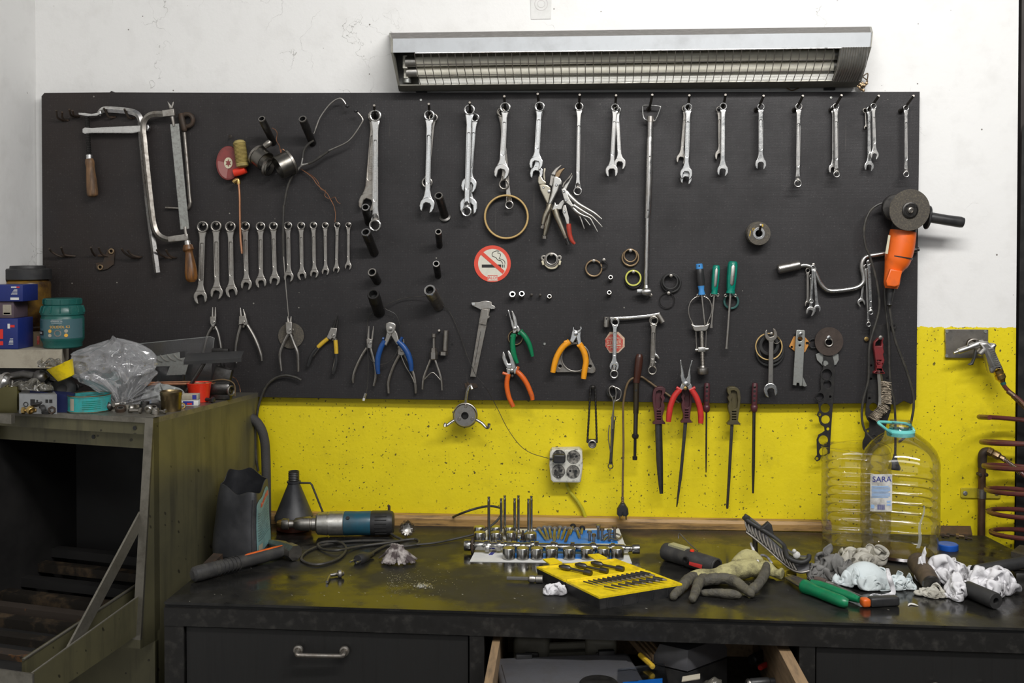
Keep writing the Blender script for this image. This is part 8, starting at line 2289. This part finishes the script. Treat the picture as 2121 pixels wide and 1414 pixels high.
part(T,'drum',MB().lathe([(.036,0),(.038,.002),(.038,.018),(.036,.020),(.030,.021)],Z(1240,1424,.741)+Vector((0,-.012,-.004)),n=36),'dark')
for k,(x0,y0,x1,y1,r_,m_,nm_,lb)in enumerate(((1552,1416,1604,1412,.011,'blackpl','torch','small black torch lying at the drawer corner'),(1560,1366,1588,1352,.012,'oxide','drill_chuck','dark drill chuck at the back corner of the drawer'),(1575,1382,1590,1374,.006,'red','red_marker','stub of a red marker at the drawer side'),(1340,1420,1352,1392,.004,'tapey','yellow_pencil','yellow pencil between the clear box and bag'))):
 T=thing(nm_,lb,nm_.split('_')[-1])
 a,b=Z(x0,y0,ZB+.05),Z(x1,y1,ZB+.05)
 part(T,'barrel',rod(a,b,[(0,r_*.8),(.08,r_),(.75,r_),(.8,r_*.8),(1,r_*.8)],14),m_)
 part(T,'cap',rod(a+(a-b)*.12,a,[(0,r_*.7),(.5,r_*.95),(1,r_*.95)],14),'satin' if k==0 else m_)
 # ------------------------------------------------------------------ clutter on top of the cabinet
def K(px,py,h=0.0):
 return Z(px,py,CZ)+Vector((0,0,h))
xb0=XL+.004
bx=lambda x0,x1,y0,y1,z0,z1,bev=.002:MB().box(Vector(((x0+x1)/2,(y0+y1)/2,(z0+z1)/2)),(x1-x0,y1-y0,z1-z0),None,bev)
xpx=lambda px,y:CAM.x+(lambda d:(y-CAM.y)*d.x/d.y)(ray(px,700))
T=thing('dark_crate','dark crate carrying the cream tray and jars at the back of the cabinet','crate')
part(T,'body',MB().prism([(xb0,-.258),(xpx(136,-.258),-.258),(xpx(140,-.05),-.05),(xb0,-.05)],CZ,1.298),'cabdark')
T=thing('cream_tray','long cream cardboard tray under the blue cartons and jars','tray')
part(T,'body',MB().prism([(xb0,-.272),(xpx(128,-.272),-.272),(xpx(142,-.045),-.045),(xb0,-.045)],1.2985,1.345),'cream')
T=thing('brown_carton','flattened brown carton with a white label under the dark amber jar','carton')
part(T,'body',MB().prism([(xb0+.01,-.185),(xpx(138,-.185),-.185),(xpx(138,-.05),-.05),(xb0+.01,-.05)],1.3455,1.382),'card')
part(T,'label',bx(xpx(88,-.19),xpx(136,-.19),-.1862,-.185,1.348,1.376,0),'cream')
part(T,'stamp',bx(xpx(75,-.19),xpx(80,-.19),-.1862,-.185,1.350,1.372,0),'oldred')
T=thing('grease_jar','big dark amber jar with a ribbed black lid at the back of the cabinet','jar')
ca=Vector((xpx(58,-.118),-.118,1.3824))
part(T,'body',MB().lathe([(.054,0),(.058,.004),(.058,.008),(.055,.012),(.0575,.018),(.0580,.120),(.056,.128),(.050,.134)],ca,n=44),'amberjar')
part(T,'lid',MB().lathe([(.0565,.134),(.060,.135),(.060,.160),(.057,.163),(.045,.164),(.044,.170),(.042,.1705)],ca,n=90,wob=lambda an,h:1+(.010*math.sin(an*45)if .1345<h<.161 else 0)),'blackpl')
part(T,'handle_lug',MB().box(ca+Vector((-.062,0,.128)),(.012,.03,.04),None,.004),'blackpl')
T=thing('grease_tub','teal green grease tub with a printed label and screw lid','jar')
ct=Vector((xpx(130,-.212),-.212,1.3455))
part(T,'body',MB().lathe([(.044,0),(.047,.003),(.047,.012),(.0515,.020),(.0525,.024),(.0525,.076),(.0508,.079),(.0508,.083),(.0530,.085),(.0530,.090),(.050,.102),(.0465,.108),(.044,.110)],ct,n=48),'tealjar')
part(T,'lid',MB().lathe([(.0445,.110),(.0465,.1108),(.0465,.1240),(.0445,.1258),(.001,.1258)],ct,n=48,cap=(False,True)),'tealjar')
for k in range(14):
 an=R(-175+26*k)
 d_=Vector((math.cos(an),math.sin(an),0))
 part(T,'shoulder_rib',MB().tube([ct+d_*.0532+Vector((0,0,.090)),ct+d_*.0508+Vector((0,0,.102)),ct+d_*.0478+Vector((0,0,.107))],.0020,6,2),'tealjar')
 part(T,'lid_rib',MB().tube([ct+d_*.0466+Vector((0,0,.112)),ct+d_*.0466+Vector((0,0,.123))],.0012,6),'tealjar')
cyl=lambda an,h,k_=0.0:ct+Vector((math.cos(an),math.sin(an),0))*(.0527+k_)+Vector((0,0,h))
lb_=part(T,'label',MB().grid(lambda u,v:cyl(R(-178+176*u),.026+.049*v,.0003),40,4),'jarlabel',ang=80)
def cyl_text(par,body,size,a0,h0,mm,nm):
 cu=bpy.data.curves.new('t','FONT')
 cu.body=body
 cu.resolution_u=3
 cu.align_x,cu.align_y='CENTER','CENTER'
 ob=bpy.data.objects.new('t',cu)
 me=bpy.data.meshes.new_from_object(ob)
 mb=MB().add([cyl(R(a0)+v.co.x*size/.0527,h0+v.co.y*size,.0010)for v in me.vertices],[list(p.vertices)for p in me.polygons])
 bpy.data.objects.remove(ob)
 bpy.data.curves.remove(cu)
 bpy.data.meshes.remove(me)
 return part(par,nm,mb,mm)
cyl_text(lb_,'SOLIDOL K2',.0088,-72,.0555,'yellink','product_text')
cyl_text(lb_,'ROMANOL OIL',.0042,-80,.0695,'paper','brand_text')
cyl_text(lb_,'grease',.0040,-80,.0615,'ink','small_text')
pt=lambda a0,h0,w_,hh,mm,nm,k_=.0010:part(lb_,nm,MB().grid(lambda u,v:cyl(R(a0)+(u-.5)*w_/.0527,h0+(v-.5)*hh,k_),6,2),mm,ang=80)
for s_ in(-1,1):
 pt(-80,.0695+s_*.0038,.026,.0007,'paper','frame_line')
pt(-138,.040,.030,.0115,'ink','dark_panel')
pt(-138,.0415,.020,.0012,'paper','text_line',.0014)
pt(-138,.0385,.020,.0012,'paper','text_line',.0014)
for k in range(7):
 pt(-140,.070-.0028*k,.026,.0010,'tealjar','text_line')
for(a0,h0,mm)in((-98,.0455,'yellink'),(-98,.0345,'cream'),(-56,.0455,'cream'),(-56,.0345,'yellink')):
 part(lb_,'picture_dot',MB().add([cyl(R(a0)+.0046*math.cos(2*math.pi*i/16)/.0527,h0+.0044*math.sin(2*math.pi*i/16),.0012)for i in range(16)],[list(range(16))]),mm)
part(lb_,'bearing_picture',MB().add([cyl(R(-77)+r_*math.cos(2*math.pi*i/24)/.0527,.040+r_*math.sin(2*math.pi*i/24),.0012)for r_ in(.0088,.0058)for i in range(24)],[[i,(i+1)%24,24+(i+1)%24,24+i]for i in range(24)]),'dull')
for k,(x1_,z0_,z1_,m_,lb,nm)in enumerate(((37,1.3455,1.4225,'bluebox','taller blue carton with red print at the bottom of the stack','blue_carton'),(29,1.423,1.465,'card','small mauve grey carton with a worn label between two blue cartons','small_carton'),(48,1.4655,1.507,'bluebox','flat blue carton with white print on top of the stack','blue_carton'))):
 T=thing(nm,lb,'carton','cartons stacked by the wall')
 yf=-.268 if k!=1 else-.261
 x1=xpx(x1_,yf)
 part(T,'carton',bx(xb0+.004,x1,yf,-.19,z0_,z1_,.0015),m_ if k!=1 else mat('mauve_card',(.10,.07,.085),.6))
 fr_=lambda a0,a1,h0,h1,mm,nm2:part(T,nm2,bx(x1-a1,x1-a0,yf-.0008,yf+.0002,z0_+h0,z0_+h1,0),mm)
 if k==0:
  fr_(.020,.026,.052,.064,'paper','logo_oval')
  fr_(.008,.019,.055,.061,'redink','brand_text')
  fr_(.038,.060,.026,.050,'redink','red_numeral')
  fr_(.038,.060,.010,.020,'redink','red_numeral')
  for j in range(5):
   fr_(.012,.024-.001*j,.012+j*.0034,.0134+j*.0034,'paper','text_line')
 elif k==1:
  fr_(.006,.028,.008,.034,'cream','worn_label')
  fr_(.009,.026,.010,.014,'ink','text_line')
 else:
  fr_(.010,.032,.004,.010,'paper','white_box')
  fr_(.016,.030,.0345,.0375,'paper','brand_text')
  fr_(.008,.016,.0345,.0375,'redink','red_text')
  for j in range(5):
   fr_(.014,.030-.002*j,.018+.003*j,.0192+.003*j,'paper','text_line')
def lump(name,label,cat,c,r,seed,m,pn='film',S=1.6):
 T=thing(name,label,cat)
 soften(part(T,pn,cloth(c,r[0],r[1],r[2]*2,seed,S=S,n=30,it=60),m,ang=180),0)
 return T
T=thing('plastic_bag','big crumpled clear plastic bag on top of the cabinet clutter','bag')
bo_=K(253,843)
def bagp(u,v):
 an=2*math.pi*u
 d_=Vector((math.cos(an),math.sin(an),v*3))
 pr=[.014,.028,.050,.070,.084,.092,.093,.089,.078,.055,.010]
 i_=min(int(v*10),9)
 r_=pr[i_]+(pr[i_+1]-pr[i_])*(v*10-i_)
 fo=.20*(1-v)**1.2*math.sin(an*9+3*noise.noise(d_*.8))+.10*(1-v)*math.sin(an*17+5*noise.noise(d_))
 dn=.30*noise.noise(d_*1.1+Vector((3,1,7)))+.16*(1-2*abs(noise.noise(d_*2.1+Vector((1,5,2)))))
 r_*=1+fo+dn*min(1,v*2.5)
 z_=.158*v**.82*(1+.12*noise.noise(d_*.9+Vector((8,8,0)))*(v>.3))
 return bo_+Vector((math.cos(an)*r_-.050*v*(1-.5*v),math.sin(an)*r_*.75,z_+.004))
part(T,'film',MB().grid(bagp,110,42,cu=True),'bag',ang=60)
part(T,'bag_tail',MB().grid(lambda u,v:bo_+Vector((.012+.085*v+.004*math.sin(u*16),-.012+.004*math.cos(u*21),.006+(.012+.050*v)*u)),26,14),'bag',ang=60)
lump('small_bag','small brownish clear bag crumpled in front of the teal tub','bag',K(106,851,.104),(.034,.022,.026),9,'smokebag',S=1.9)
lump('foggy_bag','foggy plastic bag of small parts beside the brass bushing','bag',K(335,838,.012),(.060,.036,.024),13,'foggy')
lump('small_bag','shiny torn clear bag among the bolts in front of the big bag','bag',K(192,848,.006),(.045,.024,.022),19,'smokebag',S=2.0)
lump('smoked_sheet','crumpled translucent sheet draped over the tools behind the grey tin','sheet',K(70,852,.050),(.058,.022,.020),23,'smokebag')
T=thing('yellow_scoop','tilted yellow plastic scoop in front of the teal tub','scoop')
ax=Vector((-.38,-.10,.92)).normalized()
part(T,'cup',MB().lathe([(.015,-.034),(.020,-.032),(.031,.002),(.0325,.004),(.0305,.004),(.019,-.029),(.0005,-.029)],K(126,852,.110),ax,32),'yellow')
T=thing('navy_box','open navy blue box behind the black pulley','box')
q=[K(62,853,.0),K(150,854,.0),K(158,846,.0),K(70,848,.0)]
part(T,'body',MB().cage(q,[p+Vector((0,0,.052-.012*(i in(1,2))))for i,p in enumerate(q)]),mat('navy_card',(.006,.012,.075),.6))
T=thing('biscuit_tin','pale grey rectangular tin full of greasy parts with worn printed marks','tin')
q=[K(40,856),K(118,857),K(112,849),K(38,849)]
part(T,'body',MB().cage(q,[p+Vector((0,0,.046))for p in q]),mat('pale_grey_tin',(.33,.34,.35),.4,.3,(.16,.16,.15),.5,30))
f0,f1=q[0],q[1]
fa=lambda u,h:f0+(f1-f0)*u+Vector((0,-.0008,h))
for(u0,u1,h0,h1)in((.30,.42,.024,.034),(.46,.50,.024,.033),(.70,.77,.026,.034),(.80,.88,.026,.034)):
 part(T,'printed_mark',MB().cage([fa(u0,h0),fa(u1,h0),fa(u1,h1),fa(u0,h1)],[v+Vector((0,.0006,0))for v in(fa(u0,h0),fa(u1,h0),fa(u1,h1),fa(u0,h1))]),'ink')
part(T,'round_mark',MB().ring(fa(.18,.022),(0,-1,0),.0052,.0010,18,5),'ink')
T=thing('olive_tin','olive metal tin with rounded corners at the cabinet edge','tin')
q=[K(-12,857),K(41,857),K(41,848),K(-12,848)]
part(T,'body',MB().box(sum(q,Vector())/4+Vector((0,.004,.030)),((q[1]-q[0]).length,.030,.060),None,.012,4),mat('olive_tin',(.17,.15,.045),.4,.5,(.06,.05,.03),.6,30))
part(T,'rim',MB().box(sum(q,Vector())/4+Vector((0,-.011,.030)),((q[1]-q[0]).length+.002,.003,.062),None,.001),mat('olive_tin_face',(.10,.09,.035),.4,.5))
T=thing('turquoise_tin','round shallow turquoise tin with a paper strip at the front of the cabinet','tin')
c=K(172,855)+Vector((0,.034,0))
part(T,'body',MB().lathe([(.0485,0),(.0500,.001),(.0500,.004),(.0490,.005),(.0490,.036),(.0500,.037),(.0500,.040),(.0480,.0405),(.047,.034),(.0004,.034)],c,n=52,cap=(True,True)),'tin')
part(T,'rim',MB().ring(c+Vector((0,0,.040)),(0,0,1),.0490,.0016,48,6).ring(c+Vector((0,0,.0025)),(0,0,1),.0494,.0016,48,6),'bronze')
part(T,'paper_strip',MB().grid(lambda u,v:c+Vector((math.cos(R(-124+15*u))*.0495,math.sin(R(-124+15*u))*.0495,.006+.029*v)),6,2),'cream',ang=80)
for k in range(5):
 part(T,'print_line',MB().grid(lambda u,v:c+Vector((math.cos(R(-85+50*u))*.0494,math.sin(R(-85+50*u))*.0494,.010+.0045*k+.0012*v)),10,2),'teal',ang=80)
T=thing('jar_lid','black ribbed jar lid leaning on the grey tin','lid')
part(T,'lid',MB().lathe([(.0004,.012),(.0270,.012),(.0290,.010),(.0295,0),(.0275,0),(.027,.009)],K(86,853,.030),Vector((-.15,-.55,.8)),40,wob=lambda an,h:1+.012*math.sin(an*20)),'blackpl')
T=thing('rubber_boot','black rubber steering boot standing behind the turquoise tin','boot')
part(T,'disc',MB().lathe([(.006,-.012),(.020,-.010),(.030,-.002),(.031,.004),(.026,.010),(.012,.014),(.008,.012)],K(131,846,.046),Vector((.25,-.9,.25)),32),'rubber')
T=thing('tie_rod','greasy black tie rod end lying over the grey tin','engine part')
part(T,'housing',MB().tube([K(72,850,.072),K(84,850,.078),K(96,850,.070)],[.012,.021,.014],14,4),'dark')
part(T,'rod',MB().tube([K(22,850,.082),K(50,850,.088),K(78,850,.082)],[.009,.010,.011],12),'dark')
part(T,'stud',MB().tube([K(44,852,.060),K(76,851,.070)],.0065,10),'dark')
part(T,'arm',MB().tube([K(92,848,.078),K(116,846,.068),K(140,846,.054)],.0060,10),'dark')
T=thing('ball_joint','shiny steel ball joint cup at the cabinet edge','engine part')
part(T,'cup',MB().ball(K(6,852,.070),.020,(1,1,1)),'chrome')
part(T,'collar',MB().ring(K(14,852,.074),Vector((1,-.3,.1)),.017,.004,24,8),'satin')
# brass bushing, red cup, small boxes, motor, tubes
T=thing('brass_bushing','short wide brass coloured bushing near the cabinet corner','bushing')
c=K(347,853)+Vector((0,.024,0))
part(T,'body',MB().lathe([(.0235,0),(.0240,.002),(.0240,.026),(.0250,.028),(.0250,.036),(.0262,.038),(.0262,.046),(.0235,.048),(.022,.044),(.0005,.044)],c,n=36,cap=(True,True)),mat('dirty_brass',(.26,.20,.11),.35,1,(.12,.09,.05),.5,40))
T=thing('red_cup','bright red cup standing at the cabinet corner','cup')
c=K(407,834)+Vector((0,.020,0))
part(T,'cup',MB().lathe([(.0225,0),(.0240,.001),(.0300,.046),(.0312,.048),(.0300,.049),(.0285,.047),(.022,.004),(.0004,.004)],c,n=40,cap=(True,True)),'redcup')
for k,(y0_,hh,lb,m_)in enumerate(((0,.0135,'lower small white and blue carton beside the red cup','paper'),(.0137,.0155,'upper small cream carton beside the red cup','cream'))):
 T=thing('small_carton',lb,'carton','two small cartons beside the red cup')
 c=K(392,840)+Vector((0,.010,y0_+hh/2))
 part(T,'carton',MB().box(c,(.042,.022,hh),Matrix.Rotation(.1,3,'Z'),.001),m_)
 rz=Matrix.Rotation(.1,3,'Z')
 part(T,'print',MB().box(c+rz@Vector((-.003 if k==0 else .012,-.0112,0)),(.026 if k==0 else .010,.0006,hh*.7),rz),'blueink')
 if k==0:
  part(T,'red_print',MB().box(c+rz@Vector((0,-.0118,-.002)),(.012,.0006,hh*.3),rz),'redink')
T=thing('copper_pipe','upper thin copper pipe lying over the cabinet clutter','pipe','copper pipes on the cabinet')
part(T,'pipe',MB().tube([K(300,832,.048),K(454,823,.042)],.0034,10),'copper')
T=thing('copper_pipe','lower thin copper pipe lying over the cabinet clutter','pipe','copper pipes on the cabinet')
part(T,'pipe',MB().tube([K(300,838,.050),K(458,828,.043)],.0034,10),'copper')
T=thing('steel_cover','bent grey sheet steel cover with a cut out leaning behind the copper pipes','cover')
part(T,'sheet',MB().plate([[(296,742),(350,733),(372,729),(373,742),(393,738),(391,752),(384,776),(345,777),(352,758),(310,759),(309,778),(296,778)]],.12,.003,.0005),'zinc')
for k in range(4):
 part(T,'stamped_rib',MB().tube(wp([(318+14*k,736-k),(326+14*k,745-k),(336+14*k,749-k)],.124),.0016,6,3),'alu')
for q_ in(310,380):
 part(T,'stand_edge',MB().tube([W(q_,775,.12),Vector((W(q_,775,.12).x,-.12,CZ))],.004,6),'dark')
T=thing('angle_rail','black angle rail resting across the small motor','rail')
q0,q1=W(386,742,.20),W(505,736,.20)
part(T,'rail',MB().cage([q0+Vector((0,0,.010)),q1+Vector((0,0,.010)),q1+Vector((0,-.020,-.004)),q0+Vector((0,-.020,-.006))],[q0+Vector((0,.003,.012)),q1+Vector((0,.003,.012)),q1+Vector((0,-.018,-.001)),q0+Vector((0,-.018,-.003))]).cage([q0+Vector((0,-.020,-.006)),q1+Vector((0,-.020,-.004)),q1+Vector((0,-.020,-.014)),q0+Vector((0,-.020,-.014))],[v+Vector((0,.003,0))for v in(q0+Vector((0,-.020,-.006)),q1+Vector((0,-.020,-.004)),q1+Vector((0,-.020,-.014)),q0+Vector((0,-.020,-.014)))]),'blackpl')
part(T,'leg',MB().tube([q0+Vector((.05,-.01,-.01)),Vector((q0.x-.01,q0.y-.02,CZ))],.005,8),'dark')
T=thing('wiper_motor','small dark electric motor with loose wires at the back of the cabinet','motor')
c=K(452,829)+Vector((0,.004,0))
part(T,'can',MB().lathe([(.016,0),(.0195,.004),(.0195,.050),(.016,.056),(.006,.058),(.006,.064)],c+Vector((-.024,.01,.030)),Vector((1,-.1,.05)),28),'dark')
part(T,'frame',MB().box(c+Vector((.006,.012,.058)),(.046,.020,.052),Matrix.Rotation(.25,3,'Y'),.003).box(c+Vector((0,.010,.014)),(.060,.024,.026),None,.003),'dark')
part(T,'top_bracket',MB().box(W(457,727,.13),(.044,.016,.014),None,.002),'oxide')
part(T,'bracket_leg',MB().tube([W(455,730,.13),c+Vector((.006,.02,.08))],.006,8),'oxide')
part(T,'shaft_ring',MB().ring(c+Vector((.034,-.006,.026)),Vector((1,-.4,0)),.012,.003,20,6),'dull')
part(T,'wire',MB().tube(wp([(452,772,.16),(470,777,.16),(488,784,.14),(496,800,.13),(498,812,.13)],0),.0009,5,4),'copper')
part(T,'wire',MB().tube([c+Vector((-.02,-.01,.05)),c+Vector((.02,-.02,.056)),c+Vector((.044,-.012,.044)),c+Vector((.046,-.01,.012))],.0016,6,5),'browncable')
T=thing('plexiglass_sheet','thin clear plastic sheet standing behind the clutter against the board','sheet')
part(T,'pane',MB().plate([(246,716),(436,697),(445,700),(441,720),(436,812),(250,816)],.10,.002,.0003),'filmclear')
part(T,'edge',MB().tube(wp([(246,716),(436,697),(444,700),(441,720)],.10),.0010,5),'foggy')
# loose hardware along the front of the cabinet top
rr=random.Random(21)
HW=[(222,851,'n',.011,'dark','black hex nut just past the turquoise tin'),(236,846,'b',.010,'satin','bright ribbed bolt pointing to the bag neck'),(250,853,'r',.013,'rust','wide rusty bearing race at the front of the pile'),(262,844,'r',.018,'chrome','bright bearing ring behind the rusty race'),(276,853,'n',.010,'dull','grey nut between two bearing rings'),(288,856,'b',.007,'dull','short stud lying at the front edge'),(284,843,'r',.015,'polish','polished ring with dark core'),(300,850,'s',.013,'dark','dark ribbed sleeve standing beside the brass bushing'),(306,856,'n',.010,'alu','aluminium spacer at the cabinet corner'),(318,852,'r',.014,'oxide','black clamp ring leaning on the brass bushing'),(322,858,'s',.009,'satin','pale spacer at the very corner of the cabinet'),(340,857,'b',.006,'dull','tiny stud in front of the brass bushing'),(244,838,'r',.020,'bright','large shiny hose clamp ring below the bag'),(268,836,'s',.014,'blackpl','black plastic elbow under the bag'),(292,836,'s',.012,'blackpl','black sensor housing behind the polished ring'),(306,838,'s',.008,'lblue','small blue connector behind the dark sleeve'),(52,857,'b',.008,'brass','brass nipple in front of the grey tin'),(66,858,'n',.010,'brass','round brass fitting beside the brass nipple'),(84,857,'n',.011,'rubber','black rubber bush before the grey tin'),(98,856,'r',.013,'rubber','black rubber ring before the grey tin'),(110,856,'n',.010,'rust','rusty nut next to the turquoise tin'),(120,850,'b',.008,'bright','shiny bolt end between lid and turquoise tin'),(160,842,'b',.009,'dark','dark bolt lying across the turquoise tin rim'),(210,838,'b',.010,'rust','rusty bolt behind the turquoise tin'),(254,830,'n',.016,'dark','dark flange behind the hose clamp ring'),(378,846,'n',.008,'brass','small brass piece below the two cartons'),(438,834,'b',.008,'blackpl','black spark plug cap beside the red cup'),(230,842,'s',.011,'dull','grey bush behind the black hex nut'),(60,842,'b',.009,'satin','pale bolt sticking out of the grey tin'),(76,840,'s',.012,'bronze','reddish bush in the grey tin'),(26,840,'s',.016,'dark','dark round casting behind the olive tin')]
for px,py,kd,r_,m_,lb in HW:
 c=K(px,py)
 if 35<px<80 and py<846:
  c.z+=.046
 if lb.startswith('dark bolt lying'):
  c.z+=.040
 nm_={'n':'hex_nut','b':'bolt','r':'bearing_ring','s':'bushing'}[kd]
 T=thing(nm_,lb,nm_.split('_')[-1],'loose hardware on the cabinet top')
 an=rr.random()*6.28
 ax=Vector((math.cos(an),math.sin(an)-.6,.35*rr.random()+.15)).normalized()
 if kd=='b':
  ax=Vector((math.cos(an),-abs(math.sin(an))*.8,0)).normalized()
  o_=c+Vector((0,0,r_))
  part(T,'head',MB().lathe([(r_*.9,0),(r_,.001),(r_,r_*.9),(r_*.8,r_)],o_,ax,6),m_)
  part(T,'shank',MB().tube([o_,o_-ax*r_*3.2],r_*.55,12),m_)
 elif kd=='n':
  part(T,'nut',MB().lathe([(r_*.55,0),(r_*.9,0),(r_,r_*.15),(r_,r_*.85),(r_*.9,r_),(r_*.55,r_),(r_*.55,0)],c+Vector((0,0,r_*.8)),ax,6 if px%3 else 18,(False,False)),m_)
 elif kd=='r':
  part(T,'ring',MB().lathe([(r_*.7,-r_*.3),(r_,-r_*.3),(r_,r_*.3),(r_*.7,r_*.3),(r_*.7,-r_*.3)],c+Vector((0,0,r_*.6)),Vector((ax.x*.3,-.35,.85)),30,(False,False)),m_)
  part(T,'inner_race',MB().lathe([(r_*.42,-r_*.25),(r_*.64,-r_*.25),(r_*.64,r_*.25),(r_*.42,r_*.25),(r_*.42,-r_*.25)],c+Vector((0,0,r_*.6)),Vector((ax.x*.3,-.35,.85)),26,(False,False)),'dull')
 else:
  part(T,'sleeve',MB().lathe([(r_*.9,0),(r_,.001),(r_,r_*1.2),(r_*.8,r_*1.25),(r_*.8,r_*1.7),(r_*.5,r_*1.75),(r_*.4,r_*1.2)],c,Vector((ax.x*.2,0,1)),20),m_)
